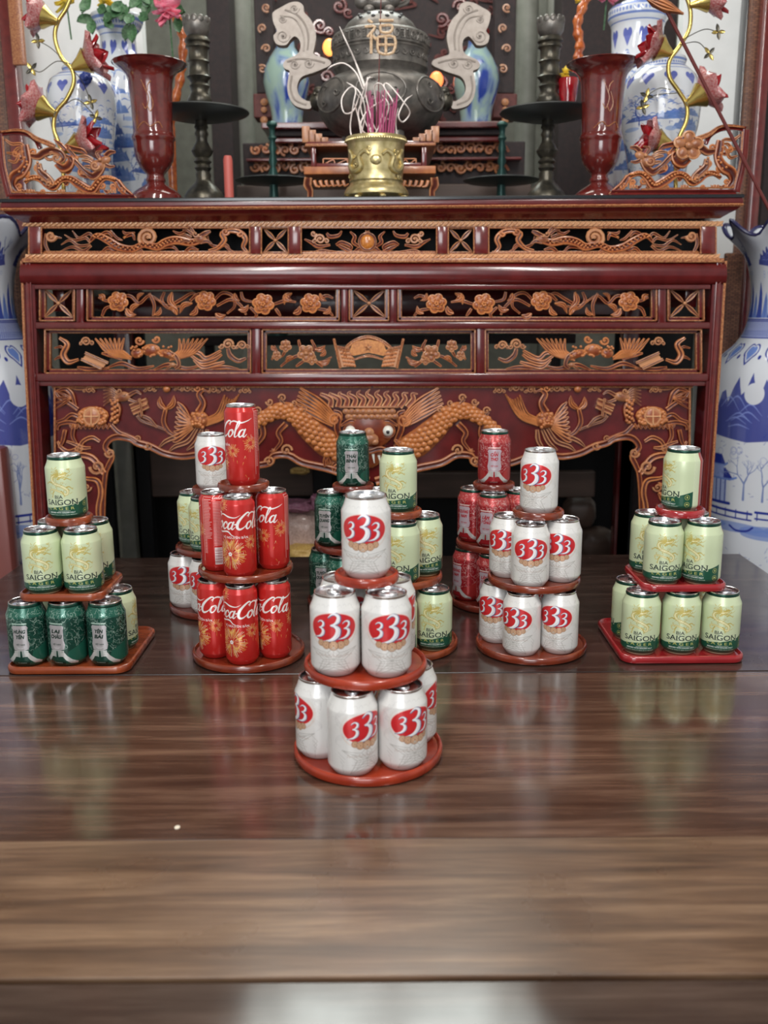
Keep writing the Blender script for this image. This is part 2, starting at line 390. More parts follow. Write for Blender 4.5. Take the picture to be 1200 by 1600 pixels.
    def text(s, body, cx, cy, h, col, width=None, bold=0.0, shear=0.0, sx=1.0, al=1.0):
        E, (bx0, bx1), cap = glyphs(body, bold)
        E = E.copy(); k = h / cap
        mid = (bx0 + bx1) / 2
        kx = k * sx if width is None else width / (bx1 - bx0)
        for c_ in (0, 2):
            E[:, c_] = (E[:, c_] - mid) * kx + shear * (E[:, c_ + 1] * k - h / 2) + cx
            E[:, c_ + 1] = E[:, c_ + 1] * k + cy - h / 2
        s.edges(E, col, al)
    def image(s, name):
        H, W_, _ = s.a.shape
        im = bpy.data.images.new(name, W_, H, alpha=False, float_buffer=False)
        px = np.ones((H, W_, 4), np.float32); px[..., :3] = np.clip(s.a, 0, 1) ** (1 / 2.2)
        im.pixels.foreach_set(px.ravel()); im.pack(); return im
_GL = {}
def glyphs(body, bold):
    key = (body, bold)
    if key in _GL: return _GL[key]
    c = bpy.data.curves.new('t', 'FONT'); c.body = body; c.resolution_u = 4; c.offset = bold; c.size = 1.0
    o = bpy.data.objects.new('t', c); COL.objects.link(o)
    dg = bpy.context.evaluated_depsgraph_get(); dg.update()
    me = bpy.data.meshes.new_from_object(o.evaluated_get(dg))
    v = np.array([q.co[:2] for q in me.vertices])
    cnt = {}
    for p in me.polygons:
        for e in p.edge_keys: cnt[e] = cnt.get(e, 0) + 1
    E = np.array([[*v[a], *v[b]] for (a, b), n in cnt.items() if n == 1])
    bpy.data.objects.remove(o); bpy.data.curves.remove(c); bpy.data.meshes.remove(me)
    res = (E, (v[:, 0].min(), v[:, 0].max()), 0.72)
    _GL[key] = res; return res
def print_mat(name, cv, rough=0.28, metal=0.0, coat=0.3, wear=False):
    m = mat(name, (0.5, 0.5, 0.5), rough, metal, coat)
    t = nn(m, 'ShaderNodeTexImage'); t.image = cv.image(name); t.interpolation = 'Cubic'
    u = nn(m, 'ShaderNodeUVMap'); u.uv_map = 'uv'
    lk(m, u.outputs[0], t.inputs[0]); lk(m, t.outputs[0], bsdf(m).inputs['Base Color'])
    return m
K = 4.0            # pixels per millimetre on a label
RSTD, HSTD = 33.1, 111.0
WSTD = 2 * PI * RSTD

three_pts = [(-.10, .87), (.02, .97), (.15, .99), (.27, .90), (.25, .74), (.12, .63), (-.02, .59), (.14, .555), (.25, .44), (.22, .25), (.06, .10), (-.12, .04), (-.34, .0)]
three_w = [.02, .07, .11, .17, .20, .10, .02, .13, .24, .26, .17, .09, .01]
def three(cv, cx, cy, h, sxx=1.0):
    P = [(cx + x * h * sxx, cy + (y - 0.5) * h) for x, y in [tuple(p) for p in cr(three_pts, 6)]]
    ww = [w * h * .66 for w in three_w]
    cv.line([(x + h * .020, y - h * .008) for x, y in P], [w + h * .045 for w in ww], (0.13, 0.13, 0.25))
    cv.line(P, ww, (0.90, 0.89, 0.90))
    cv.line([(x + h * .04, y) for x, y in P], [max(w * 0.22, 0.02) for w in ww], (0.60, 0.59, 0.70), 0.7)
def label_333():
    c = Cv(WSTD, HSTD, K, (0.74, 0.72, 0.70)); m = WSTD / 2
    g = (0.46, 0.45, 0.44)
    r_ = random.Random(3)
    # faint engraved ornaments round the can
    for side in (-1, 1):
        for k in range(4):
            pts = [(m + side * (36 + 8 * math.sin(t * 1.7 + k)), 44 + t * 9 + k * 3) for t in np.linspace(0, 5, 16)]
            c.line(pts, 0.35, g, 0.7)
        for k in range(6):
            cx, cy = m + side * r_.uniform(34, 46), r_.uniform(70, 96)
            t = np.linspace(0, 4.6, 20); c.line(np.stack([cx + t * 1.0 * np.cos(t), cy + t * 1.0 * np.sin(t)], 1), 0.35, g, 0.7)
        # specification column, small grey print
        for k in range(34):
            y = 96 - k * 2.4
            c.line([(m + side * 62 - 7, y), (m + side * 62 - 7 + r_.uniform(9, 15), y)], 0.55, (0.45, 0.44, 0.45), 0.7)
        c.line([(m + side * 50, 20), (m + side * 53, 60), (m + side * 50, 98)], 0.4, g, 0.8)
    for k in range(7):                      # scribbled band below the shoulder
        c.line(cr([(m - 26 + k * 8, 97 + (k % 2) * 1.5), (m - 22 + k * 8, 99.5), (m - 20 + k * 8, 96.5)], 4), 0.35, g, 0.8)
    # ring of tan lettering round the oval
    for k in range(60):
        a = math.radians(200 + k * 140 / 59.)
        for rr in (1.0,):
            x, y = m + 34.5 * math.cos(a), 69 + 26 * math.sin(a)
            c.line([(x, y), (x + 1.9 * math.cos(a), y + 1.9 * math.sin(a))], 0.5, (0.66, 0.47, 0.36), 0.8)
    for k in range(26):
        for sg in (1, -1):
            a = math.radians(-22 + k * 2.6); x, y = m + sg * 34.5 * math.cos(a), 69 + 26 * math.sin(a)
            c.line([(x, y), (x + sg * 1.9 * math.cos(a), y + 1.9 * math.sin(a))], 0.45, (0.72, 0.58, 0.50), 0.7)
    # red oval, numerals
    c.ell(m, 69, 33.4, 21.4, (0.86, 0.60, 0.55)); c.ell(m, 69, 32.4, 20.4, (0.58, 0.014, 0.020))
    c.ell(m - 5, 72, 22, 13, (0.68, 0.025, 0.028), 0.4)
    three(c, m - 19.5, 67.5, 23); three(c, m + 14.5, 66.5, 24, 1.05); three(c, m - 3.0, 70.0, 38, 0.95)
    # five coin medallions
    for k, (dx, dy, r) in enumerate([(-17, 49.0, 4.6), (17, 49.0, 4.6), (-9.6, 46.6, 5.6), (9.6, 46.6, 5.6), (0, 45.8, 6.6)]):
        c.ell(m + dx, dy, r, r, (0.30, 0.15, 0.08)); c.ell(m + dx, dy, r * .84, r * .84, (0.72, 0.47, 0.30))
        c.ring(m + dx, dy, r * .6, r * .6, 0.5, (0.32, 0.16, 0.09))
        for a in range(8):
            c.line([(m + dx, dy), (m + dx + r * .8 * math.cos(a * PI / 4), dy + r * .8 * math.sin(a * PI / 4))], 0.35, (0.32, 0.16, 0.09))
    # grey star drawing with cobweb lines
    sc = (0.47, 0.46, 0.43)
    cx, cy = m, 27
    tips = [(cx + R_ * math.cos(a), cy + R_ * .62 * math.sin(a)) for a, R_ in [(math.radians(90 + k * 36), 42 if k % 2 == 0 else 15) for k in range(10)]]
    tips = [(cx - 34, 40), (cx - 8, 36), (cx, 44), (cx + 8, 36), (cx + 34, 41), (cx + 14, 26), (cx + 24, 6), (cx, 16), (cx - 24, 6), (cx - 14, 26)]
    c.line(tips + [tips[0]], 0.75, sc)
    for x, y in tips: c.line([(cx, cy), (x, y)], 0.7, sc)
    for q in (0.35, 0.65):
        c.line([(cx + (x - cx) * q, cy + (y - cy) * q) for x, y in tips + [tips[0]]], 0.4, sc)
    for k in range(5):
        c.line([(cx + 30 + k * 1, 38 - k * 7), (cx + 38 - k, 30 - k * 5), (cx + 33, 24 - k * 5)], 0.45, sc)
        c.line([(cx - 40 + k * 2, 36 - k * 6), (cx - 30 - k, 28 - k * 5)], 0.45, sc)
    # script line and three lines of small print
    x = m - 27
    pts = []
    for k in range(54):
        pts.append((x + k, 31.5 + (1.5 if k % 5 == 1 else -1.0 if k % 3 == 0 else 0.3) + (1.6 if k in (1, 2, 15, 16, 25, 26, 44, 45) else 0)))
    c.line(cr(pts, 2), 0.55, (0.48, 0.38, 0.33), 0.85)
    for j, (wd_, y) in enumerate([(17, 23.5), (21, 20), (19, 16.5)]):
        xx = m - wd_
        while xx < m + wd_:
            l = r_.uniform(1.2, 3.4); c.line([(xx, y), (xx + l, y)], 0.9, (0.50, 0.47, 0.44), 0.75); xx += l + 1.0
    return c
def dragon(c, cx, cy, s, col, col2):
    def L(p, w, cc=col, al=1.0): c.line(cr([(cx + x * s, cy + y * s) for x, y in p], 6), [v * s for v in w], cc, al)
    body = [(-0.35, -0.62), (-0.62, -0.78), (-0.72, -0.55), (-0.45, -0.48), (0.0, -0.62), (0.42, -0.82), (0.50, -0.55), (0.15, -0.28), (-0.30, -0.10), (-0.52, 0.18), (-0.32, 0.42), (0.10, 0.40), (0.42, 0.46)]
    L(body, [0.02, 0.05, 0.07, 0.09, 0.12, 0.15, 0.17, 0.19, 0.20, 0.20, 0.19, 0.18, 0.12])
    for k in range(42):
        r1 = random.Random(k); bx, by = r1.uniform(-.7, .7), r1.uniform(-.8, .9); L([(bx, by), (bx + r1.uniform(-.12, .12), by + r1.uniform(.03, .12)), (bx + r1.uniform(-.1, .2), by + .1)], [0.035, 0.03, 0.008])
    L(body, [0.0, .02, .03, .04, .06, .09, .11, .13, .14, .13, .12, .1, .04], (0.86, 0.85, 0.55), 0.75)
    for k in range(9):                                     # mane
        a = math.radians(95 + k * 17)
        L([(0.0, 0.46), (0.0 + 0.3 * math.cos(a), 0.46 + 0.24 * math.sin(a)), (0.56 * math.cos(a + .2), 0.46 + 0.45 * math.sin(a + .2))], [0.05, 0.05, 0.012])
    L([(0.15, 0.50), (0.42, 0.60), (0.56, 0.54)], [0.10, 0.12, 0.03]); L([(0.2, 0.38), (0.4, 0.30), (0.55, 0.36)], [0.06, 0.06, 0.02])
    L([(0.5, 0.55), (0.72, 0.68), (0.62, 0.82), (0.84, 0.78)], [0.03, 0.03, 0.02, 0.01]); L([(0.5, 0.4), (0.72, 0.42), (0.9, 0.56)], [0.03, 0.03, 0.01])
    for x, y, a in [(-0.1, 0.2, 10), (0.45, -0.35, -15), (-0.55, -0.05, 190), (0.1, -0.6, -60), (0.35, 0.18, -5), (-0.4, -0.62, 250)]:   # legs
        r = math.radians(a)
        ex, ey = x + 0.34 * math.cos(r), y + 0.34 * math.sin(r)
        L([(x, y), ((x + ex) / 2, (y + ey) / 2 + 0.08), (ex, ey)], [0.09, 0.07, 0.04])
        for q in (-0.7, 0, 0.7):
            L([(ex, ey), (ex + 0.13 * math.cos(r + q), ey + 0.13 * math.sin(r + q))], [0.035, 0.01])
    for k in range(10):
        a = k * 0.63; L([(-0.5 + 0.1 * k, -0.2 + 0.12 * math.sin(k)), (-0.44 + 0.1 * k, -0.14 + 0.1 * math.sin(k))], [0.02, 0.01], col2)
def label_saigon():
    base = (0.60, 0.68, 0.44)
    c = Cv(WSTD, HSTD, K, base); m = WSTD / 2
    yy = np.linspace(0, 1, c.a.shape[0])[:, None, None]
    dragon(c, m - 1, 68, 26, (0.52, 0.42, 0.10), (0.40, 0.30, 0.08))
    grn = (0.008, 0.082, 0.045)
    c.poly([(m - 52, 4), (m + 52, 4), (m + 52, 38), (m + 31, 31.5), (m + 8, 27), (m - 10, 24.5), (m - 30, 22), (m - 52, 22)], grn)
    c.poly([(0, 4), (WSTD, 4), (WSTD, 9), (0, 9)], grn)
    c.text('BIA', m - 3.5, 42.5, 6.0, (0.02, 0.03, 0.03), width=14, bold=0.012)
    c.text('SAIGON', m + 0.2, 33.4, 9.6, base, width=58, bold=0.075)
    c.text('SAIGON', m, 33.4, 9.2, (0.015, 0.03, 0.03), width=56, bold=0.012)
    k0 = (0.015, 0.03, 0.03)
    for sx_, wd_ in [(-18.5, 3.4), (-8.6, 3.4), (-4.6, 3.6), (19.3, 3.2), (26.5, 2.6)]:         # serifs
        c.line([(m + sx_ - wd_ / 2, 28.9), (m + sx_ + wd_ / 2, 28.9)], 0.7, k0)
    for sx_ in (-4.6, 19.3, 26.8): c.line([(m + sx_ - 1.8, 37.9), (m + sx_ + 1.6, 37.9)], 0.7, k0)
    c.text('L A G E R', m - 1, 22.8, 5.0, (0.62, 0.60, 0.18), width=45, bold=0.0)
    c.line([(m - 6, 18.2), (m + 14, 18.2)], 0.5, (0.8, 0.8, 0.7))
    c.text('BREWED WITH GOLDEN MALT', m, 15.6, 2.0, (0.86, 0.88, 0.84), width=45, bold=0.03)
    c.text('PREMIUM QUALITY BEER FROM VIETNAM', m, 11.6, 1.7, (0.55, 0.66, 0.55), width=50, bold=0.02)
    for y in (28, 15.5):
        c.ring(m + 42, y, 4.1, 4.1, 0.7, (0.50, 0.46, 0.14))
        c.poly([(m + 42, y + 3), (m + 40.4, y - 0.5), (m + 42, y - 2), (m + 43.6, y - 0.5)] if y > 20 else [(m + 38.8, y - 1.5), (m + 42, y - 0.6), (m + 45.2, y - 1.5), (m + 42, y + 2.5)], (0.58, 0.54, 0.16))
    r_ = random.Random(5)
    for k in range(24):                                      # vertical small print right of the picture
        c.line([(m + 54 + (k % 3), 98 - k * 2.6), (m + 54 + (k % 3), 96.6 - k * 2.6)], 0.9, (0.45, 0.52, 0.36), 0.8)
    c.poly([(m + 52, 4), (m + 66, 4), (m + 66, 104), (m + 52, 104)], (0.72, 0.76, 0.56), 0.35)
    for s0, s1 in ((m + 66, WSTD), (0, m - 78)):             # red nutrition panel at the back
        c.poly([(s0, 4), (s1, 4), (s1, 106), (s0, 106)], (0.42, 0.035, 0.035))
        for k in range(36):
            if s1 - s0 < 10: break
            y = 100 - k * 2.5; c.line([(s0 + 4, y), (s0 + 4 + r_.uniform(10, s1 - s0 - 8), y)], 0.7, (0.65, 0.33, 0.28), 0.6)
    for k in range(20): c.line([(m - 66, 90 - k * 2.6), (m - 66 + r_.uniform(4, 9), 90 - k * 2.6)], 0.6, (0.35, 0.4, 0.3), 0.7)
    return c
def label_town(lines, red=False):
    dk, md, lt = ((0.34, 0.012, 0.018), (0.47, 0.05, 0.05), (0.78, 0.58, 0.55)) if red else ((0.004, 0.048, 0.030), (0.012, 0.11, 0.070), (0.42, 0.56, 0.48))
    c = Cv(WSTD, HSTD, K, dk); m = WSTD / 2
    r_ = random.Random(len(lines[0]) * 7 + ord(lines[-1][0]))
    c.poly([(0, 88), (WSTD, 88), (WSTD, 110), (0, 110)], md)
    for k in range(620):                                    # silver line drawing of landmarks all over the can
        x, y = r_.uniform(m - 62, m + 62), r_.uniform(30, 101)
        if abs(x - m) < 14 and 30 < y < 78: continue
        a = r_.uniform(0, 2 * PI); L = r_.uniform(1.5, 6)
        p = [(x, y)]
        for q in range(4):
            a += r_.uniform(-1.3, 1.3); p.append((p[-1][0] + L / 2 * math.cos(a), p[-1][1] + L / 2 * math.sin(a)))
        c.line(cr(p, 3), r_.uniform(0.25, 0.6), lt if r_.random() > 0.45 else md, 0.9)
    for side in (-1, 1):                                    # darker diagonal sweep behind the hands
        c.poly([(m + side * 12, 4), (m + side * 62, 4), (m + side * 62, 50), (m + side * 20, 30)], (md if not red else (0.42, 0.03, 0.028)))
    sv = (0.44, 0.42, 0.43) if not red else (0.55, 0.45, 0.50)
    c.line([(m - 12, 79), (m + 12, 79)], 2.4, lt)
    c.poly([(m - 11, 76), (m + 12, 76), (m + 14.5, 72), (m + 13, 68), (m + 13, 50), (m + 15, 42), (m + 13, 34), (m + 6, 31), (m - 6, 31), (m - 12, 33), (m - 14, 42), (m - 12, 52), (m - 12, 68), (m - 14, 72)], sv)
    tc_ = (0.015, 0.04, 0.03) if not red else (0.50, 0.01, 0.02)
    for k, t in enumerate(lines): c.text(t, m, 65.5 - k * 9.2, 6.2, tc_, width=min(22, 5.0 * len(t)), bold=0.05, shear=0.2)
    c.text('VIỆT NAM', m, 42.5, 2.4, tc_, width=15, bold=0.02)
    hc = (0.62, 0.62, 0.60)
    for side in (-1, 1):                                    # two hands clinking glasses
        c.poly([(m + side * 36, 6), (m + side * 36, 10), (m + side * 25, 15), (m + side * 17, 22), (m + side * 12, 29), (m + side * 8, 28), (m + side * 9, 22), (m + side * 14, 15), (m + side * 22, 8)], hc)
        for q in range(4): c.line([(m + side * (6 + q * .3), 30 - q * 2.6), (m + side * 11.5, 30.5 - q * 2.8)], 2.0, (0.70, 0.70, 0.68)); c.line([(m + side * (6 + q * .3), 28.8 - q * 2.6), (m + side * 11.5, 29.2 - q * 2.8)], 0.4, (0.15, 0.16, 0.15))
        c.poly([(m + side * 1, 33), (m + side * 6.5, 32), (m + side * 6, 21), (m + side * 2, 20)], (0.52, 0.56, 0.54), 0.8)
    for a in range(-3, 4): c.line([(m + a * .8, 35), (m + a * 2.2, 39 - abs(a) * .4)], 0.5, (0.75, 0.75, 0.75))
    c.text('CHEERS', m, 9.5, 1.8, (0.5, 0.55, 0.5), width=16, bold=0.02)
    c.poly([(m + 64, 4), (m + 78, 4), (m + 78, 106), (m + 64, 106)], (0.62, 0.66, 0.50))
    c.poly([(0, 4), (m - 80, 4), (m - 80, 106), (0, 106)], (0.55, 0.60, 0.45))
    return c
RSL, HSL = 28.8, 138.5
WSL = 2 * PI * RSL
def firework(c, cx, cy, R_, n, col, seed=1, w=0.8, ring=False):
    r_ = random.Random(seed)
    for k in range(n):
        a = 2 * PI * k / n + r_.uniform(-.08, .08); q0, q1 = r_.uniform(.12, .5) * R_, r_.uniform(.62, 1.0) * R_
        cc = col[r_.randrange(len(col))]
        c.line([(cx + q0 * math.cos(a), cy + q0 * math.sin(a)), (cx + q1 * math.cos(a), cy + q1 * math.sin(a))], [w * .3, w], cc)
def script_word(c, x, y, s, letters, col):
    """flowing script; x is the left of the first letter, s the x-height"""
    def L(p, w): c.line(cr([(x + (a + b * 0.22) * s, y + b * s) for a, b in p], 7), [v * s for v in w], col)
    for ch in letters:
        if ch == 'C':
            L([(1.42, 1.52), (1.50, 1.95), (1.18, 2.08), (0.62, 1.62), (0.20, 0.95), (0.18, 0.30), (0.52, 0.0), (0.98, 0.16), (1.42, 0.62)], [0.08, 0.15, 0.2, 0.26, 0.36, 0.36, 0.28, 0.16, 0.05])
            x += 1.28 * s
        elif ch == 'o':
            L([(0.52, 0.92), (0.22, 0.78), (0.08, 0.36), (0.24, 0.03), (0.55, 0.10), (0.76, 0.50), (0.70, 0.86), (0.46, 0.92), (0.60, 0.68), (1.0, 0.62)], [0.12, 0.2, 0.27, 0.22, 0.14, 0.2, 0.2, 0.12, 0.06, 0.06])
            x += 0.92 * s
        elif ch == 'c':
            L([(0.66, 0.70), (0.58, 0.94), (0.28, 0.82), (0.08, 0.38), (0.24, 0.02), (0.52, 0.08), (0.86, 0.46)], [0.16, 0.14, 0.2, 0.27, 0.22, 0.14, 0.06])
            x += 0.78 * s
        elif ch == 'a':
            L([(0.70, 0.72), (0.54, 0.94), (0.22, 0.76), (0.08, 0.34), (0.22, 0.02), (0.48, 0.12), (0.74, 0.56)], [0.1, 0.14, 0.22, 0.27, 0.2, 0.14, 0.1])
            L([(0.80, 0.96), (0.70, 0.50), (0.66, 0.12), (0.84, 0.0), (1.12, 0.34)], [0.2, 0.24, 0.24, 0.14, 0.05])
            x += 1.02 * s
        elif ch == 'l':
            L([(0.10, 0.55), (0.42, 1.25), (0.56, 1.85), (0.42, 2.0), (0.26, 1.60), (0.16, 0.70), (0.16, 0.12), (0.34, 0.0), (0.66, 0.36)], [0.05, 0.1, 0.16, 0.16, 0.2, 0.24, 0.2, 0.12, 0.05])
            x += 0.62 * s
        elif ch == '-':
            L([(0.02, 0.62), (0.45, 0.72)], [0.17, 0.17]); x += 0.55 * s
    return x
def label_coke():
    red = (0.55, 0.018, 0.014); c = Cv(WSL, HSL, K, red); m = WSL / 2
    gold = [(0.80, 0.42, 0.10), (0.86, 0.55, 0.22), (0.75, 0.30, 0.06), (0.85, 0.62, 0.42)]
    wh = (0.92, 0.88, 0.86)
    firework(c, m - 8, 44, 29, 110, gold, 1, 0.9)
    for a in range(5):                                        # gold doves and lotus round a white blossom
        q = math.radians(90 + a * 72); x, y = m - 8 + 15 * math.cos(q), 43 + 15 * math.sin(q)
        for d in (-1, 1):
            c.line(cr([(x, y), (x + d * 4, y + 4), (x + d * 6, y + 9)], 4), [2.6, 2.0, 0.3], (0.86, 0.48, 0.12))
            c.line(cr([(x, y), (x + d * 3, y + 1), (x + d * 5, y - 3)], 4), [2.0, 1.2, 0.3], (0.78, 0.36, 0.10))
        c.line([(x, y + 3), (x, y - 5)], [2.2, 0.5], (0.84, 0.52, 0.16))
    for a in range(5):
        q = math.radians(90 + a * 72); c.ell(m - 8 + 2.1 * math.cos(q), 43 + 2.1 * math.sin(q), 1.7, 1.7, wh)
    c.ell(m - 8, 43, .8, .8, red)
    for q in ((m + 30, 62, 13), (m - 24, 126, 15), (m + 62, 74, 15), (m - 62, 70, 13)):
        firework(c, q[0], q[1], q[2], 34, gold, int(q[2]), 0.7)
        for a in range(12):
            t = a * PI / 6; c.ring(q[0] + q[2] * .42 * math.cos(t), q[1] + q[2] * .42 * math.sin(t), 1.6, 1.6, 0.5, gold[a % 3])
    for k in range(26):
        r_ = random.Random(k); x, y = m + r_.uniform(-80, 60), r_.uniform(10, 50)
        c.line([(x, y), (x + r_.uniform(-3, 3), y + 5)], [0.2, 0.8], gold[k % 4])
    s = 13.2
    x1 = script_word(c, m - 52, 86, s, 'Coca', wh); script_word(c, x1 - 0.05 * s, 86, s, '-', wh); script_word(c, m + 3, 86, s, 'Cola', wh)
    # swashes of the two capitals
    c.line(cr([(m - 30, 108), (m - 20, 111), (m - 8, 107), (m + 3, 106), (m + 12, 110)], 8), [0.6, 2.2, 2.6, 1.4, 0.3], wh)
    c.line(cr([(m + 24, 108), (m + 34, 113), (m + 46, 110), (m + 58, 113), (m + 66, 117)], 8), [0.8, 2.4, 2.6, 1.6, 0.3], wh)
    c.line(cr([(m - 40, 86), (m - 30, 80), (m - 12, 82), (m - 4, 76), (m + 2, 74)], 8), [0.5, 2.2, 2.6, 1.6, 0.4], wh)
    c.text('VỊ NGUYÊN BẢN', m + 1, 72, 4.0, wh, width=46, bold=0.015)
    # nutrition panel: fine white print and a barcode
    for q0 in (m + 76,):
        for k in range(38):
            y = 128 - k * 2.6; L_ = random.Random(k).uniform(10, 15) if y > 60 else 5
            if y > 34: c.line([(q0 - 2, y), (q0 - 2 + L_, y)], 0.8, (0.86, 0.62, 0.6), 0.9)
        c.line([(q0 - 4, 20), (q0 - 4, 132), (q0 + 13, 132)], 0.5, wh)
    for q0 in (2,):
        for k in range(30):
            y = 124 - k * 2.6; c.line([(q0, y), (q0 + random.Random(k + 50).uniform(12, 17), y)], 0.8, (0.86, 0.62, 0.6), 0.9)
        c.poly([(q0, 14), (q0 + 13, 14), (q0 + 13, 44), (q0, 44)], (0.88, 0.84, 0.82))
        for k in range(17): c.line([(q0 + 1, 16 + k * 1.65), (q0 + 12, 16 + k * 1.65)], 0.5 + (k % 3) * 0.3, (0.25, 0.02, 0.02))
        cw = script_word(c, q0 - 1, 129, 2.6, 'Coca', wh); script_word(c, cw + 1, 129, 2.6, 'Cola', wh)
    return c

BLUE, LBLUE, WHITE = (0.018, 0.035, 0.30), (0.16, 0.26, 0.62), (0.70, 0.73, 0.78)
def tree(c, x, y, h, r_, depth=0, a=PI / 2, col=(0.05, 0.07, 0.28)):
    if depth > 5 or h < 3: return
    nx, ny = x + h * math.cos(a), y + h * math.sin(a)
    c.line([(x, y), ((x + nx) / 2 + r_.uniform(-.06, .06) * h, (y + ny) / 2), (nx, ny)], [h * .16, h * .09], col)
    for q in range(2 if depth else 3): tree(c, nx, ny, h * r_.uniform(.55, .75), r_, depth + 1, a + r_.uniform(-.8, .8), col)
def pavilion(c, x, y, w, h):
    c.poly([(x - w * .4, y), (x + w * .4, y), (x + w * .4, y + h * .6), (x - w * .4, y + h * .6)], (0.42, 0.5, 0.75))
    for k in range(6): c.line([(x - w * .36 + k * w * .144, y), (x - w * .36 + k * w * .144, y + h * .55)], w * .03, BLUE)
    c.line([(x - w * .5, y), (x + w * .5, y)], h * .07, BLUE)
    for yy_, s in ((y + h * .58, 1.0), (y + h * .9, .6)):
        c.poly([(x - w * .6 * s, yy_), (x + w * .6 * s, yy_), (x + w * .36 * s, yy_ + h * .26), (x - w * .36 * s, yy_ + h * .26)], BLUE)
        c.line([(x - w * .66 * s, yy_ + h * .06), (x - w * .5 * s, yy_), (x + w * .5 * s, yy_), (x + w * .66 * s, yy_ + h * .06)], h * .05, LBLUE)
    c.poly([(x - w * .3, y + h * .6), (x + w * .3, y + h * .6), (x + w * .3, y + h * .9), (x - w * .3, y + h * .9)], (0.3, 0.38, 0.7))
def hill(c, x, y, w, h, r_, col=BLUE):
    n = 24
    top = [(x - w / 2 + w * k / n, y + h * (math.sin(PI * k / n) ** .7) * (0.8 + 0.2 * math.sin(k * 1.9 + x))) for k in range(n + 1)]
    c.poly(top + [(x + w / 2, y), (x, y - h * .12), (x - w / 2, y)], col, .92)
    for k in range(9):
        q = r_.uniform(.15, .8); xx = x + r_.uniform(-.3, .3) * w
        c.line(cr([(xx - w * .1, y + h * q * .6), (xx, y + h * q * .85), (xx + w * .1, y + h * q * .55)], 4), [w * .004, w * .014, w * .003], (0.25, 0.33, 0.72), .8)
def paint_vase(w, h, seed, dense=1.0, k=1.2, blotch=False):
    c = Cv(w, h, k, WHITE); r_ = random.Random(seed)
    return c, r_
def floor_vase_paint(seed):
    w, h = 1250., 1300.
    c, r_ = paint_vase(w, h, seed, k=1.1)
    def wrap(f, n, y):      # a motif repeated round the vase
        for q in range(n): f((q + .5) * w / n, y)
    # lower landscape: trees on islands
    for q in range(6):
        x = (q + .5) * w / 6; hill(c, x, 350, 230, 60, r_)
        for t in range(2): tree(c, x + (t - .5) * 110, 372, 46, r_)
    for q in range(6): hill(c, q * w / 6, 190, 190, 40, r_); tree(c, q * w / 6, 205, 34, r_)
    # water
    for q in range(22):
        x, y = r_.uniform(0, w), 560 + r_.uniform(-22, 22); c.ell(x, y, r_.uniform(50, 110), 13, LBLUE, .75)
    # railings and pavilions
    for q in range(5):
        x = (q + .5) * w / 5; pavilion(c, x, 625, 110, 105)
        c.line([(x - 120, 612), (x + 120, 606)], 6, BLUE); c.line([(x - 120, 596), (x + 120, 590)], 4, BLUE)
        for t in range(8): c.line([(x - 115 + t * 32, 592), (x - 115 + t * 32, 612)], 3, BLUE)
        tree(c, x + 95, 640, 40, r_, col=(0.2, 0.26, 0.5)); tree(c, x - 105, 640, 36, r_, col=(0.2, 0.26, 0.5))
        c.line(cr([(x + 60, 570), (x + 80, 560), (x + 110, 562), (x + 125, 572)], 4), 5, BLUE)
    for q in range(900):
        x, y = r_.uniform(0, w), r_.choice([r_.uniform(380, 520), r_.uniform(640, 800), r_.uniform(200, 300)]); c.line([(x, y), (x + r_.uniform(-9, 9), y + r_.uniform(-7, 9))], [3, 1], (0.14, 0.19, 0.48), .55)
    for q in range(70):
        x, y = r_.uniform(0, w), r_.uniform(735, 800); c.ring(x, y, r_.uniform(5, 12), r_.uniform(5, 10), 1.6, (0.25, 0.3, 0.6), .6)
    # upper mountain band with a pale sun
    for q in range(4):
        x = (q + .5) * w / 4; hill(c, x, 800, 300, 150, r_); hill(c, x + 130, 830, 150, 90, r_, (0.04, 0.06, 0.36)); c.ell(x + 10, 900, 26, 26, WHITE)
    # ruyi hearts, lattice collar, blades, neck picture
    for q in range(16):
        x = (q + .5) * w / 16
        for rr, cc in ((26, BLUE), (21, WHITE), (16, LBLUE)):
            c.ell(x - rr * .42, 1000, rr * .62, rr * .62, cc); c.ell(x + rr * .42, 1000, rr * .62, rr * .62, cc); c.poly([(x - rr, 996), (x + rr, 996), (x, 996 - rr * 1.2)], cc)
        c.ell(x + w / 32, 985, 5, 5, BLUE)
    c.poly([(0, 1032), (w, 1032), (w, 1068), (0, 1068)], (0.30, 0.37, 0.66))
    for q in range(130):
        x = q * w / 130; c.line([(x, 1034), (x + 34, 1066)], 2.2, BLUE); c.line([(x + 34, 1034), (x, 1066)], 1.6, WHITE)
    for yv in (1030, 1070, 1074): c.line([(0, yv), (w, yv)], 3, BLUE)
    for q in range(34):
        x = (q + .5) * w / 34; hh = 62 if q % 2 else 88
        c.poly([(x - 19, 1078), (x + 19, 1078), (x + 9, 1078 + hh * .7), (x, 1078 + hh), (x - 9, 1078 + hh * .7)], LBLUE if q % 2 else (0.05, 0.09, 0.40)); c.line([(x, 1078), (x, 1078 + hh * .8)], 1.5, BLUE)
    for q in range(7):
        x = (q + .5) * w / 7
        hill(c, x, 1205, 120, 48, r_); tree(c, x + 40, 1215, 20, r_)
        for t in range(8): c.ring(x + r_.uniform(-50, 50), 1185 + r_.uniform(-8, 5), 5, 4, 1.3, LBLUE, .6)
    c.poly([(0, 1288), (w, 1288), (w, 1300), (0, 1300)], (0.03, 0.03, 0.12))
    return c
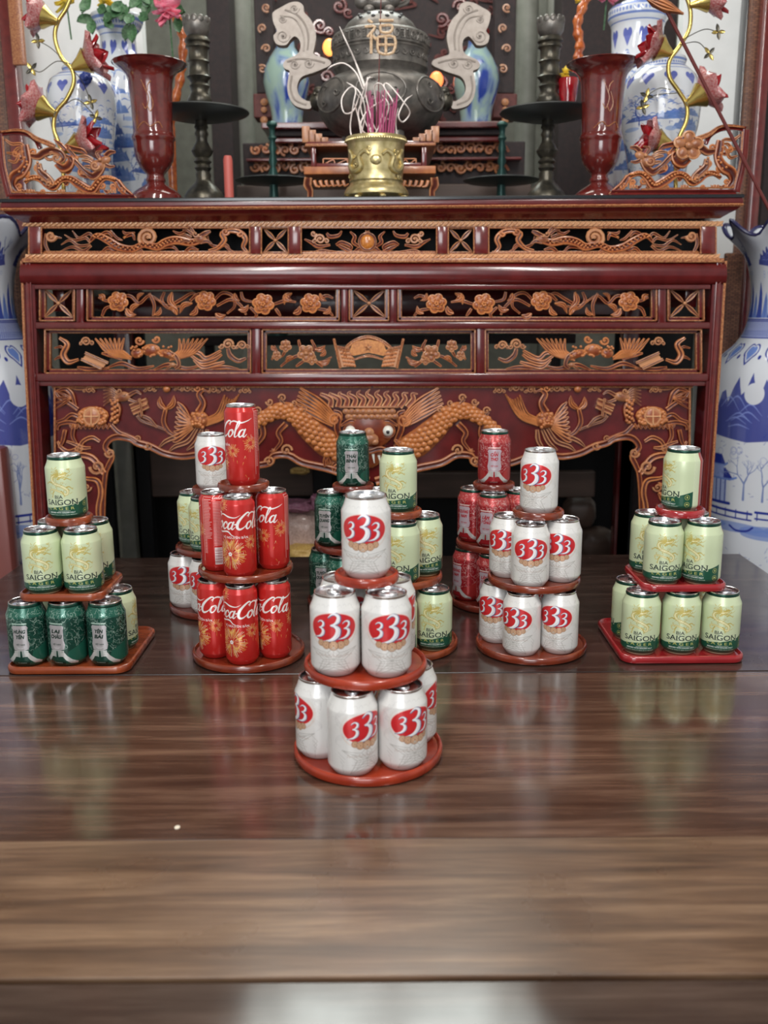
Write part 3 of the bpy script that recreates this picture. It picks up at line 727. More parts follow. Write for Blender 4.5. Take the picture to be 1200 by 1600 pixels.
def altar_vase_paint(seed):
    w, h = 620., 560.
    c, r_ = paint_vase(w, h, seed, k=1.6)
    for q in range(70):
        x, y = r_.uniform(0, w), r_.uniform(10, 340)
        hill(c, x, y, r_.uniform(50, 120), r_.uniform(20, 50), r_, (0.035, 0.09, 0.36) if q % 2 else (0.10, 0.2, 0.5))
    for q in range(16):
        x, y = r_.uniform(0, w), r_.uniform(60, 340); tree(c, x, y, r_.uniform(14, 26), r_, col=(0.03, 0.07, 0.33))
    for q in range(26):
        x, y = r_.uniform(0, w), r_.uniform(10, 350); c.ell(x, y, r_.uniform(10, 34), r_.uniform(3, 9), (0.30, 0.42, 0.70), .8)
    for q in range(420):
        x, y = r_.uniform(0, w), r_.uniform(0, 400); L_ = r_.uniform(4, 16); a = r_.uniform(0, 3); c.line([(x, y), (x + L_ * math.cos(a), y + L_ * math.sin(a))], [2, 7, 2], [(0.03, 0.08, 0.36), (0.12, 0.24, 0.58), (0.28, 0.40, 0.70)][q % 3], .8)
    for q in range(150):
        x, y = r_.uniform(0, w), r_.uniform(300, 430); c.line(cr([(x, y), (x + 8, y + 5), (x + 18, y)], 3), [1, 4, 1], (0.1, 0.2, 0.55), .9)
    for q in range(10):
        x = (q + .5) * w / 10
        for t in range(3): c.ell(x + (t - 1) * 9, 468 - abs(t - 1) * -6, 9, 12, (0.10, 0.13, 0.45))
        c.poly([(x - 15, 466), (x + 15, 466), (x, 440)], (0.14, 0.17, 0.5))
    for yv, ww in ((520, 6), (505, 3), (545, 8)): c.line([(0, yv), (w, yv)], ww, (0.16, 0.24, 0.55))
    for q in range(50): c.ell((q + .5) * w / 50, 532, 4, 5, (0.22, 0.3, 0.62))
    return c
# ------------------------------------------------------------------ the setting
def struct(name, mb, m, smooth=False): return mb.build(name, m, smooth=smooth, kind='structure', angle=None if not smooth else 40)
FLOOR = -0.62
fl = struct('floor', MB().box(-3.2, 3.2, -3.5, 5.2, FLOOR - 0.06, FLOOR - 0.004), MT['grout'])
tile_me = None
for i in range(12):                                   # tiles near the altar, laid with open joints
    for j in range(9):
        x, y = -2.4 + i * 0.402, 1.0 + j * 0.402
        if tile_me is None:
            o = MB().box(0, 0.396, 0, 0.396, FLOOR - 0.012, FLOOR, 0.002).build('tile', MT['floor'], fl, smooth=False); tile_me = o.data
        else:
            o = link(tile_me, 'tile', fl)
        o.location = (x, y, 0)
struct('wall_back', MB().box(-2.4, 2.4, 4.55, 4.65, FLOOR, 2.9), MT['grey_wall'])
struct('wall_left', MB().box(-2.45, -2.35, -0.5, 4.6, FLOOR, 2.9), MT['white_wall'])
struct('wall_right', MB().box(2.35, 2.45, -0.5, 4.6, FLOOR, 2.9), MT['white_wall'])
struct('ceiling', MB().box(-2.45, 2.45, -0.5, 4.65, 2.9, 3.0), MT['ceil'])
# white painted wall panels either side of the shrine niche
def wall_panel(name, x0, x1, D, yt=-60, yb=352):
    a, b = at(x0, 300, D), at(x1, 300, D)
    return struct(name, MB().box(a.x, b.x, D, D + 0.05, at(600, yb, D).z, at(600, yt, D).z), MT['white_wall'])
wall_panel('wall_niche_left', 24, 236, 3.05)
wall_panel('wall_niche_right', 1052, 1161, 3.05)
wall_panel('wall_corner_right', 1112, 1152, 2.99, 330, 900)
# skylight over the shrine: framed opening in the ceiling with daylit panes
wn = struct('window_1', MB().box(-0.74, 0.80, 3.26, 3.32, 2.86, 2.899).box(-0.74, 0.80, 4.28, 4.34, 2.86, 2.899).box(-0.74, -0.68, 3.32, 4.28, 2.86, 2.899).box(0.74, 0.80, 3.32, 4.28, 2.86, 2.899).box(0.0, 0.06, 3.32, 4.28, 2.86, 2.899), MT['dark_wood'])
pane = mat('daylit_pane', (0.8, 0.9, 0.85), 0.3, Emission_Strength=8.0); bsdf(pane).inputs['Emission Color'].default_value = (0.92, 1.0, 0.96, 1)
for x0 in (-0.68, 0.06):
    MB().box(x0, x0 + 0.68, 3.32, 4.28, 2.885, 2.895).build('pane', pane, wn, smooth=False)

# ------------------------------------------------------------------ table
tb = thing('table', 'long dark brown plank table, scratched and shiny, under all the can towers', 'table', (0, 1.4, FLOOR))
TX = 0.885
def plank(y0, y1, m, z=0.0, label=None, taper=0.0):
    MB().box(-TX, TX, y0, y1, z - 0.045, z, 0.0012).build('plank', MT[m], tb, label=label, smooth=False)
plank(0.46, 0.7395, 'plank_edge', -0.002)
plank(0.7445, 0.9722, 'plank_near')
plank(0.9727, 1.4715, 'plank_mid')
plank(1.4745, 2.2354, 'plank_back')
MB().box(-TX + 0.03, TX - 0.03, 0.52, 0.55, -0.15, -0.048, 0.004).build('apron', MT['plank_mid'], tb)
MB().box(-TX + 0.03, TX - 0.03, 2.15, 2.18, -0.15, -0.048, 0.004).build('apron', MT['plank_mid'], tb)
for sx in (-1, 1):
    MB().box(sx * (TX - 0.045) - 0.015, sx * (TX - 0.045) + 0.015, 0.56, 2.14, -0.15, -0.048, 0.004).build('apron', MT['plank_mid'], tb)
    for y in (0.57, 2.12): MB().box(sx * (TX - 0.10) - 0.04, sx * (TX - 0.10) + 0.04, y - 0.04, y + 0.04, FLOOR, -0.048, 0.006).build('leg', MT['plank_mid'], tb)
# chipped fleck on the varnish
p = atz(277, 1293, 0.0)
MB().blob((p.x, p.y, 0.0004), (0.0035, 0.0045, 0.0006), 10, 5).build('paint_fleck', mat('pale_fleck', (0.7, 0.62, 0.5), 0.7), tb)

# ------------------------------------------------------------------ cans
LAB = {}
LAB['w'] = print_mat('white_can_print', label_333(), 0.30, 0.15)
LAB['s'] = print_mat('pale_green_can_print', label_saigon(), 0.32, 0.15)
LAB['c'] = print_mat('red_soda_can_print', label_coke(), 0.24, 0.25)
TOWNS = {'hy': ('HƯNG', 'YÊN'), 'lc': ('LAI', 'CHÂU'), 'yb': ('YÊN', 'BÁI'), 'tb': ('THÁI', 'BÌNH'), 'tq': ('TUYÊN', 'QUANG')}
TOWNR = {'ct': ('CẦN', 'THƠ'), 'ld': ('LÂM', 'ĐỒNG'), 'qn': ('QUẢNG', 'NAM')}
for k_, v_ in TOWNS.items(): LAB[k_] = print_mat('green_town_can_print_' + k_, label_town(v_), 0.26, 0.35)
for k_, v_ in TOWNR.items(): LAB[k_] = print_mat('red_town_can_print_' + k_, label_town(v_, True), 0.26, 0.35)
def can_profile(H, r, slim):
    if slim:
        return [(0.0, 0.004), (0.019, 0.0035), (0.0215, 0.0), (0.0235, 0.0015), (r - .001, 0.009), (r, 0.011), (r, H * .3), (r, H * .6), (r, H - 0.013), (r - .0006, H - 0.0105), (r - .004, H - 0.0048), (r - .0046, H - 0.0022)]
    return [(0.0, 0.006), (0.020, 0.004), (0.0235, 0.0), (0.0258, 0.001), (r - .0022, 0.0085), (r - .0003, 0.0115), (r, 0.014), (r, H * .35), (r, H * .6), (r, H - 0.0215), (r - .0006, H - 0.0195), (r - .0035, H - 0.013), (0.0272, H - 0.0055), (0.0265, H - 0.0035)]
def can_mesh(kind, H, r, slim):
    prof = can_profile(H, r, slim)
    mb = MB(); n = 56
    # arc-length correct heights so the print is not squeezed on the shoulder
    mb.lathe(prof, n, a0=-1.5 * PI, a1=0.5 * PI - 1e-5)
    mb.uv = []
    for (rr, z) in prof:
        for i in range(n + 1): mb.uv.append((i / n, min(max(z / H, 0), 1)))
    return mb
PROTO = {}
def proto(kind):
    if kind in PROTO: return PROTO[kind]
    slim = kind == 'c'
    H, r = (HSL / 1000, RSL / 1000) if slim else (HSTD / 1000, RSTD / 1000)
    bo = can_mesh(kind, H, r, slim); n_ = len(COL.objects)
    body = bo.build('body', LAB[kind], loc=(0, 0, 0), angle=None); bm_ = body.data; bpy.data.objects.remove(body)
    ro = r - .0046 + .0012 if slim else 0.0272
    key = 'lid_slim' if slim else 'lid'
    if key not in PROTO:
        lid = MB().lathe([(ro - .001, H - .004), (ro, H - .002), (ro, H - .0006), (ro - .0008, H), (ro - .002, H - .0006), (ro - .0032, H - .0062), (ro - .0048, H - .0066), (ro - .006, H - .0042), (ro - .0075, H - .0040), (0.0, H - .0040)], 40)
        a = math.radians(-90)
        t = MB()
        for k in range(1):
            pts = [(0.010 * math.cos(q) * 0.75, -0.002 + 0.012 * math.sin(q), H - .0027) for q in np.linspace(0, 2 * PI, 22)]
            t.tube(pts, 0.0013, 6); t.blob((0, -0.005, H - .0028), (0.006, 0.0065, 0.0009), 12, 4)
        scr = MB().lathe([(0.0105, H - .0041), (0.0112, H - .0034), (0.0119, H - .0041)], 28, c=(0, -0.0085, 0))
        lo = lid.build('lid', MT['alu'], loc=(0, 0, 0)); to = t.build('pull_tab', MT['alu_tab'], loc=(0, 0, 0)); so = scr.build('score', MT['alu'], loc=(0, 0, 0))
        PROTO[key] = (lo.data, to.data, so.data)
        for q in (lo, to, so): bpy.data.objects.remove(q)
    if 'neck' not in PROTO:
        h_ = HSTD / 1000
        nk = MB().lathe([(0.0274, h_ - .0075), (0.0280, h_ - .0055), (0.0278, h_ - .0030), (0.0270, h_ - .0018)], 40).build('neck', MT['neck_green'], loc=(0, 0, 0))
        PROTO['neck'] = nk.data; bpy.data.objects.remove(nk)
    PROTO[kind] = (bm_, PROTO[key], H)
    return PROTO[kind]
tab_rng = random.Random(11)
def can(kind, x, y, z, phi, label, group, tilt=0.0):
    bm_, (lid, tab, scr), H = proto(kind)
    nm = 'soda_can' if kind == 'c' else 'beer_can'
    rz = math.radians(phi) - math.atan2(x, y)
    o = thing(nm, label, 'can', (x, y, z), group, rz)
    link(bm_, 'body', o, loc=(0, 0, 0))
    l = link(lid, 'lid', o, loc=(0, 0, 0)); q = tab_rng.uniform(0, 6.28)
    t = link(tab, 'pull_tab', l, loc=(0, 0, 0)); t.rotation_euler = (0, 0, q)
    if kind not in ('w', 'c'):
        link(PROTO['neck'], 'neck_ring', o, loc=(0, 0, 0), label='dark green neck ring')
    return o

# ------------------------------------------------------------------ trays
def round_tray(r, x, y, z, m, label, group, t=0.0145):
    o = thing('round_tray', label, 'tray', (x, y, z), group)
    prof = [(0, 0), (r * .8, 0), (r - .006, 0.0), (r - .0015, .0022), (r, t * .5), (r - .0008, t - .0022), (r - .0028, t - .0004), (r - .0045, t - .0002), (r - .0065, t - .0022), (r - .0075, 0.0097), (r - .011, 0.0095), (r * .5, 0.0095), (0, 0.0095)]
    MB().lathe(prof, 72).build('tray_board', MT[m], o, loc=(0, 0, 0)); return o
def square_tray(hx, hy, x, y, z, m, label, group, t=0.0145, cr_=0.026, slot=False):
    o = thing('square_tray', label, 'tray', (x, y, z), group)
    def outline(d, n=8):
        P = []
        for cx_, cy_, a0 in ((hx - cr_, hy - cr_, 0), (-hx + cr_, hy - cr_, 90), (-hx + cr_, -hy + cr_, 180), (hx - cr_, -hy + cr_, 270)):
            for k in range(n + 1):
                a = math.radians(a0 + 90 * k / n); P.append((cx_ + (cr_ - d) * math.cos(a), cy_ + (cr_ - d) * math.sin(a)))
        return P
    prof = [(0.006, 0), (0.0015, .0022), (0, t * .5), (0.0008, t - .0022), (0.0028, t - .0004), (0.0045, t - .0002), (0.0065, t - .0022), (0.0078, 0.0097), (0.012, 0.0095)]
    mb = MB(); V, F = [], []
    n = len(outline(0))
    for d, zz in prof: V += [(px, py, zz) for px, py in outline(d)]
    for j in range(len(prof) - 1):
        for i in range(n): F.append((j * n + i, j * n + (i + 1) % n, (j + 1) * n + (i + 1) % n, (j + 1) * n + i))
    F.append(tuple(range(n))[::-1]); F.append(tuple((len(prof) - 1) * n + i for i in range(n)))
    mb.add(V, F); mb.build('tray_board', MT[m], o, loc=(0, 0, 0)); return o

Z1 = 0.0095; PZ = 0.1205; Z2 = Z1 + PZ; Z3 = Z2 + PZ; T2 = Z2 - Z1; T3 = Z3 - Z1
PCO = 0.1480; Y2 = Z1 + PCO; Y3 = Y2 + PCO
WH = 'white red-oval can'
# --- A, frontmost tower
g = 'white cans of the front tower'
tg = 'round trays of the front tower'
round_tray(.1035, -.024, 1.190, 0, 'tray_front', 'largest vermilion round tray, lowest of the frontmost tower', tg)
for a, ph, lb in [(253.5, 34, 'lowest tier front left'), (313.5, 30, 'lowest tier front right'), (193.5, -72, 'lowest tier, leftmost'), (20, 80, 'lowest tier, rightmost, half hidden'), (107, 60, 'lowest tier, hidden at the back')]:
    r = math.radians(a); can('w', -.024 + .067 * math.cos(r), 1.190 + .067 * math.sin(r), Z1, ph, f'{WH} in the frontmost tower, {lb}', g)
round_tray(.084, -.0264, 1.196, T2, 'tray_front', 'medium vermilion round tray, middle of the frontmost tower', tg)
for x, y, ph, lb in [(-.0655, 1.168, -5, 'middle tier front left'), (.0023, 1.1615, 12, 'middle tier front right'), (-.0590, 1.2355, 20, 'middle tier back left, mostly hidden'), (.0095, 1.2290, 70, 'middle tier back right, half hidden')]:
    can('w', x, y, Z2, ph, f'{WH} in the frontmost tower, {lb}', g)
round_tray(.0440, -.0240, 1.208, T3, 'tray_front', 'small thick vermilion round tray under the single top can, frontmost tower', tg)
can('w', -.0240, 1.208, Z3, -8, 'nearest single white can with red oval, crowning the frontmost tower', g)
# --- D, right white tower
g = 'white cans of the right round tower'; tg = 'round trays of the right white tower'; T = 'in the right-hand white tower'
round_tray(.1000, .265, 1.597, 0, 'tray', 'largest dark red round tray, lowest of the white tower right of centre', tg)
for x, y, ph, lb in [(.2055, 1.6112, -24, 'lowest tier left'), (.240, 1.5465, -25, 'lowest tier middle'), (.3075, 1.5545, -17, 'lowest tier right'), (.262, 1.662, 90, 'lowest tier, hidden at the back')]:
    can('w', x, y, Z1, ph, f'{WH} {T}, {lb}', g)
round_tray(.0825, .268, 1.602, T2, 'tray', 'medium dark red round tray, middle of the white tower right of centre', tg)
for x, y, ph, lb in [(.2225, 1.6183, -22, 'middle tier left'), (.2530, 1.5560, 3, 'middle tier front'), (.3150, 1.5870, -17, 'middle tier right'), (.2845, 1.6490, 60, 'middle tier, hidden at the back')]:
    can('w', x, y, Z2, ph, f'{WH} {T}, {lb}', g)
round_tray(.0455, .2725, 1.602, T3, 'tray', 'small dark red round tray under the top can, white tower right of centre', tg)
can('w', .2725, 1.600, Z3, -19, 'white can with red oval standing alone on top, tower right of centre', g)
# --- C, soda tower
g = 'tall red soda cans'; tg = 'round trays of the soda tower'; RD = 'tall red soda can'
round_tray(.1000, -.243, 1.570, 0, 'tray', 'largest red brown round tray, lowest of the tall red soda tower', tg)
for a, ph, lb in [(268, -22, 'lowest tier centre'), (207, -58, 'lowest tier left'), (329, -55, 'lowest tier right'), (90, 90, 'lowest tier, hidden at the back'), (148, 160, 'lowest tier, hidden back left')]:
    r = math.radians(a); can('c', -.243 + .0600 * math.cos(r), 1.571 + .0600 * math.sin(r), Z1, ph, f'{RD} in the soda tower, {lb}', g)
round_tray(.0835, -.245, 1.585, PCO, 'tray', 'medium red brown round tray, middle of the tall red soda tower', tg)
can('c', -.2920, 1.5770, Y2, 166, 'tall red soda can showing its printed facts panel and barcode, left of middle tier', g)
for x, y, ph, lb in [(-.2470, 1.5335, -17, 'middle tier front'), (-.1955, 1.5850, -94, 'middle tier right'), (-.2400, 1.6355, 60, 'middle tier, hidden at the back')]:
    can('c', x, y, Y2, ph, f'{RD} in the soda tower, {lb}', g)
round_tray(.0450, -.2437, 1.587, 2 * PCO, 'tray', 'small red brown round tray under the topmost tall red soda can', tg)
can('c', -.2437, 1.5862, Y3, -94, 'highest can of all, slim red soda can alone on the soda tower', g)
# --- B, left square tower
g = 'cans of the left square tower'; tg = 'square trays of the left tower'; SG = 'pale green dragon can'
square_tray(.1060, .1060, -.5388, 1.5785, 0, 'tray_orange', 'large orange-brown square tray with rounded corners, lowest of the leftmost tower', tg)
for k, (x, ph, lb) in enumerate([(-.6125, -25, 'left end'), (-.5445, -36, 'middle'), (-.4765, -26, 'right end')]):
    can(('hy', 'lc', 'yb')[k], x, 1.5135, Z1, ph, f'dark green town-name beer can, {lb} of the bottom front row, leftmost tower', g)
can('s', -.4765, 1.5820, Z1, 76, f'{SG} side on, leftmost tower, bottom tier behind the green cans', g)
can('s', -.6125, 1.6500, Z1, 40, f'{SG}, leftmost tower, bottom tier, hidden back left corner', g)
square_tray(.0740, .0740, -.5490, 1.5710, T2, 'tray_orange', 'smaller orange-brown square tray, middle of the leftmost tower', tg)
for x, y, ph, lb in [(-.5845, 1.5360, -10, 'middle tier front left'), (-.5165, 1.5360, -9, 'middle tier front right'), (-.5165, 1.6035, -10, 'middle tier back right'), (-.5845, 1.6035, 10, 'middle tier back left, mostly hidden')]:
    can('s', x, y, Z2, ph, f'{SG}, leftmost tower, {lb}', g)
round_tray(.0405, -.5479, 1.577, T3, 'tray_orange', 'small orange-brown round tray under the top can of the leftmost tower', tg)
can('s', -.5479, 1.5754, Z3, -19, 'single pale green dragon can crowning the leftmost tower', g)
# --- E, right square tower
g = 'cans of the right square tower'; tg = 'square trays of the right tower'
square_tray(.1080, .1060, .5160, 1.6090, 0, 'tray_red', 'large crimson square tray with rounded corners, lowest of the rightmost tower', tg)
for x, ph, lb in [(.4490, 0, 'bottom tier front left'), (.5190, 8, 'bottom tier front middle'), (.5890, 4, 'bottom tier front right')]:
    can('s', x, 1.5490, Z1, ph, f'{SG}, rightmost tower, {lb}', g)
can('s', .4490, 1.6200, Z1, -105, f'{SG} turned away, rightmost tower, bottom tier behind the left can', g)
can('s', .5890, 1.6850, Z1, 30, f'{SG}, rightmost tower, bottom tier, hidden back right corner', g)
square_tray(.0750, .0740, .5190, 1.6020, T2, 'tray_red', 'smaller crimson square tray, middle of the rightmost tower', tg)
for x, y, ph, lb in [(.4870, 1.5680, 10, 'middle tier front left'), (.5545, 1.5660, -30, 'middle tier front right'), (.4810, 1.6360, 0, 'middle tier back left, partly hidden'), (.5570, 1.6350, 20, 'middle tier back right, mostly hidden')]:
    can('s', x, y, Z2, ph, f'{SG}, rightmost tower, {lb}', g)
round_tray(.0430, .5250, 1.6080, T3, 'tray_red', 'small crimson round tray under the top can of the rightmost tower', tg)
can('s', .5250, 1.6080, Z3, -54, 'single pale green dragon can turned left, crowning the rightmost tower', g)
# --- H, pale green tower behind the front one
g = 'pale green cans behind the front tower'; tg = 'round trays behind the front tower'; T = 'in the round tower behind the frontmost'
round_tray(.1000, .034, 1.612, 0, 'tray_orange', 'orange-brown round tray behind the frontmost tower, lowest of the pale green stack', tg)
for x, y, ph, lb in [(.0870, 1.574, -4, 'lowest tier right'), (.0235, 1.5465, -20, 'lowest tier, a sliver showing'), (-.029, 1.612, 40, 'lowest tier, hidden left')]:
    can('s', x, y, Z1, ph, f'{SG} {T}, {lb}', g)
round_tray(.0825, .0228, 1.625, T2, 'tray_orange', 'orange-brown round tray in the middle of the pale green stack behind', tg)
for x, y, ph, lb in [(.0295, 1.576, -24, 'middle tier left'), (.0725, 1.631, 12, 'middle tier right'), (-.0265, 1.6185, 0, 'middle tier, hidden left')]:
    can('s', x, y, Z2, ph, f'{SG} {T}, {lb}', g)
round_tray(.0430, .0250, 1.612, T3, 'tray_orange', 'small orange-brown round tray under the top pale green can behind the frontmost tower', tg)
can('s', .0255, 1.6100, Z3, -13, 'single pale green dragon can on top, just right behind the nearest white can', g)
# --- G, green tower at the back
g = 'dark green cans of the centre back tower'; tg = 'round trays of the dark green tower'; GR = 'dark green town-name beer can'
round_tray(.1000, -.062, 1.860, 0, 'tray_dark', 'dark round tray lowest in the back row, under the dark green cans', tg)
for a, ph, kd, lb in [(182, -13, 'tq', 'lowest tier left'), (249, -30, 'hy', 'lowest tier front, mostly hidden'), (36, 0, 'lc', 'lowest tier, hidden at the back')]:
    r = math.radians(a); can(kd, -.062 + .0615 * math.cos(r), 1.860 + .0615 * math.sin(r), Z1, ph, f'{GR} in the back row, {lb}', g)
round_tray(.0825, -.0624, 1.860, T2, 'tray_dark', 'dark round tray in the middle of the dark green tower', tg)
for a, ph, kd, lb in [(190, -25, 'tq', 'middle tier left'), (280, -40, 'lc', 'middle tier front, partly hidden'), (10, 0, 'yb', 'middle tier, hidden right')]:
    r = math.radians(a); can(kd, -.0624 + .047 * math.cos(r), 1.860 + .047 * math.sin(r), Z2, ph, f'{GR} in the back row, {lb}', g)
round_tray(.0430, -.0624, 1.858, T3, 'tray_dark', 'small dark round tray under the topmost dark green can', tg)
can('tb', -.0624, 1.8560, Z3, -6, 'single dark green can on top of the back row, below the carved mask', g)
# --- I, red beer tower at the back
g = 'red beer cans of the back tower'; tg = 'round trays of the red beer tower'; RB = 'short red town-name beer can'
round_tray(.1000, .235, 1.868, 0, 'tray_dark', 'dark red round tray lowest in the back row, under the short red cans', tg)
for a, ph, kd, lb in [(186, -50, 'qn', 'lowest tier left'), (255, -30, 'ld', 'lowest tier front, partly hidden'), (40, 0, 'ct', 'lowest tier, hidden at the back')]:
    r = math.radians(a); can(kd, .235 + .0605 * math.cos(r), 1.868 + .0605 * math.sin(r), Z1, ph, f'{RB} in the back row, {lb}', g)
round_tray(.0825, .231, 1.868, T2, 'tray_dark', 'dark red round tray in the middle of the short red can tower', tg)
for a, ph, kd, lb in [(165, -38, 'qn', 'middle tier left'), (255, -25, 'ld', 'middle tier front'), (345, -60, 'ct', 'middle tier right, mostly hidden')]:
    r = math.radians(a); can(kd, .231 + .047 * math.cos(r), 1.868 + .047 * math.sin(r), Z2, ph, f'{RB} in the back row, {lb}', g)
round_tray(.0430, .2250, 1.866, T3, 'tray_dark', 'small dark red round tray under the topmost short red can', tg)
can('ct', .2246, 1.8640, Z3, 0, 'single short red town-name can on top of the back row, left of the white tower', g)
# --- F, tower behind the soda tower
g = 'cans of the tower behind the soda tower'; tg = 'round trays behind the soda tower'; T = 'in the tower behind the soda tower'
round_tray(.1000, -.345, 1.845, 0, 'tray_dark', 'dark round tray on the table left behind the soda tower', tg)
for x, y, ph, lb in [(-.4080, 1.8280, -12, 'lowest tier left'), (-.3560, 1.7860, -25, 'lowest tier front, mostly hidden'), (-.30, 1.887, 0, 'lowest tier, hidden at the back')]:
    can('w', x, y, Z1, ph, f'{WH} {T}, {lb}', g)
round_tray(.0825, -.3450, 1.850, T2, 'tray_dark', 'dark round tray in the middle of the tower left behind the soda tower', tg)
for x, y, ph, lb in [(-.3900, 1.8620, -55, 'middle tier left'), (-.3555, 1.8055, -54, 'middle tier front'), (-.299, 1.845, 0, 'middle tier, hidden right')]:
    can('s', x, y, Z2, ph, f'{SG} {T}, {lb}', g)
round_tray(.0430, -.3440, 1.842, T3, 'tray_dark', 'small dark round tray peeping out left under the upper white can behind the soda tower', tg)
can('w', -.3440, 1.8400, Z3, 0, 'white can with red oval just left behind the topmost soda can', g)
# ------------------------------------------------------------------ the carved altar
DA = 2.34
PXM = ppm(DA, 0.3)                        # photograph pixels per metre on its face
ALT = thing('altar', 'long dark red lacquered altar with gilded openwork carving standing behind the table', 'altar', (at(584, 600, DA).x, DA + .3, FLOOR))
class Cx(MB):
    """carving drawn in elevation: x, y surveyed on the altar's face, d = relief towards the viewer (same units)"""
    def __init__(s, D=DA, ox=0.0): super().__init__(); s.D = D; s.ox = ox
    WS = 1.0
    SEC = [(1, 0), (.88, .72), (.6, .80), (.3, .50), (0, .40), (-.3, .50), (-.6, .80), (-.88, .72), (-1, 0), (-.6, -.8), (.6, -.8)]
    def stroke(s, pts, w, h=0.8, d=0.0, sub=5, n=8, mir=None):
        if not hasattr(w, '__len__'): w = [w, w]
        w = [q * Cx.WS for q in w]
        groove = n == 8 and max(w) >= 3.0
        if groove: n = 11
        P = cr([(p[0], p[1], (p[2] if len(p) > 2 else 0)) for p in pts], sub)
        N = len(P); Wd = np.interp(np.linspace(0, 1, N), np.linspace(0, 1, len(w)), w)
        V = []
        for i, p in enumerate(P):
            t = P[min(i + 1, N - 1)] - P[max(i - 1, 0)]; L = math.hypot(t[0], t[1]) or 1; nx, ny = -t[1] / L, t[0] / L
            for k in range(n):
                a = 2 * PI * k / n
                cu, sv = s.SEC[k] if groove else (math.cos(a), math.sin(a))
                V.append((p[0] + nx * Wd[i] / 2 * cu, p[1] + ny * Wd[i] / 2 * cu, d + p[2] + h * max(Wd[i], 1.2) / 2 * sv * (1.15 if groove else 1)))
        F = [(i * n + k, i * n + (k + 1) % n, (i + 1) * n + (k + 1) % n, (i + 1) * n + k) for i in range(N - 1) for k in range(n)]
        F += [tuple(range(n))[::-1], tuple((N - 1) * n + k for k in range(n))]
        return s.add(V, F)
    def double(s, pts, w, h=0.8, d=0.0, sub=5):     # a leaf or ribbon with two raised edges
        s.stroke(pts, w, h * .55, d, sub)
        P = cr(pts, sub); N = len(P)
        ww = w if hasattr(w, '__len__') else [w, w]
        Wd = np.interp(np.linspace(0, 1, N), np.linspace(0, 1, len(ww)), ww)
        for sg in (-1, 1):
            q = []
            for i, p in enumerate(P):
                t = P[min(i + 1, N - 1)] - P[max(i - 1, 0)]; L = math.hypot(t[0], t[1]) or 1
                q.append((p[0] - t[1] / L * Wd[i] * .38 * sg, p[1] + t[0] / L * Wd[i] * .38 * sg))
            s.stroke(q, [max(x * .26, .5) for x in ww], 1.0, d + .6 + max(ww) * h * .22, 1, 5)
        return s
    def curl(s, x, y, r, turns=1.4, w=3.0, a0=0.0, dr=1, d=0.0, h=.9):
        n = int(10 * turns) + 4
        pts = [(x + r * (1 - .82 * t) * math.cos(a0 + dr * t * turns * 2 * PI), y + r * (1 - .82 * t) * math.sin(a0 + dr * t * turns * 2 * PI), d + 1.5 * t) for t in np.linspace(0, 1, n)]
        s.stroke(pts, [w, w * .9, w * .7], h, 0, 1, 6); s.blob((x, y, d + 2), (r * .2, r * .2, 2), 8, 5); return s
    def bead(s, x, y, r, d=0, e=1.0): return s.blob((x, y, d), (r, r * e, r * .8), 8, 5)
    def beads(s, pts, r, step, d=0.0):
        P = cr(pts, 8); acc = 0; last = P[0]
        for p in P:
            acc += math.hypot(*(p - last)[:2]); last = p
            if acc >= step: acc = 0; s.bead(p[0], p[1], r, d)
        return s
    def flower(s, x, y, r, n=5, d=0.0, a0=0.3, centre=True):
        for k in range(n):
            a = a0 + 2 * PI * k / n
            s.blob((x + r * .62 * math.cos(a), y + r * .62 * math.sin(a), d), (r * .46, r * .36, r * .22), 10, 6, a)
            s.stroke([(x + r * .62 * math.cos(a) + r * .4 * math.cos(a + q), y + r * .62 * math.sin(a) + r * .38 * math.sin(a + q)) for q in np.linspace(-1.6, 1.6, 6)], max(r * .13, 1), 1, d + r * .12, 2, 5)
        if centre:
            s.blob((x, y, d + r * .22), (r * .26, r * .26, r * .22), 10, 6)
        return s
    def peony(s, x, y, r, d=0.0):
        s.flower(x, y, r, 6, d, 0.2, False); s.flower(x, y, r * .62, 5, d + r * .2, 0.8, False)
        for k in range(5): s.blob((x + r * .16 * math.cos(k * 1.26), y + r * .16 * math.sin(k * 1.26), d + r * .42), (r * .13, r * .13, r * .13), 7, 5)
        return s
    def leaf(s, x0, y0, x1, y1, w, bend=0.2, d=0.0):
        mx, my = (x0 + x1) / 2 - (y1 - y0) * bend, (y0 + y1) / 2 + (x1 - x0) * bend
        s.stroke([(x0, y0), (mx, my), (x1, y1)], [w * .25, w * .9, w, w * .7, .4], .5, d, 5)
        s.stroke([(x0, y0), (mx, my), (x1, y1)], [w * .2, w * .22, .4], 1.2, d + w * .24, 4, 5)
        return s
    def cloud(s, x, y, r, d=0.0, flip=1):
        s.curl(x, y, r, 1.5, r * .34, PI if flip > 0 else 0, flip, d)
        s.curl(x + flip * r * 1.25, y + r * .35, r * .55, 1.2, r * .26, PI, flip, d)
        s.curl(x - flip * r * 1.1, y + r * .45, r * .5, 1.1, r * .24, 0, -flip, d); return s
    def rect(s, x0, y0, x1, y1, d0, d1, b=0.0): return s.box(x0, x1, y0, y1, d0, d1, b)
    def place(s, name, m, parent, mirror=None, **k):
        W_ = []
        for x, y, d in s.v:
            if mirror is not None: x = mirror - x
            w = at(x, y, s.D); W_.append((w.x, w.y - d / PXM, w.z))
        s.v = W_; return s.build(name, m, parent, **k)
def both(fn, name, m, parent, mir, **k):
    """the same carving cut once as drawn and once mirrored"""
    for mm in (None, mir):
        c = Cx(); fn(c); c.place(name, m, parent, mm, **k)
MIR = 1163.0

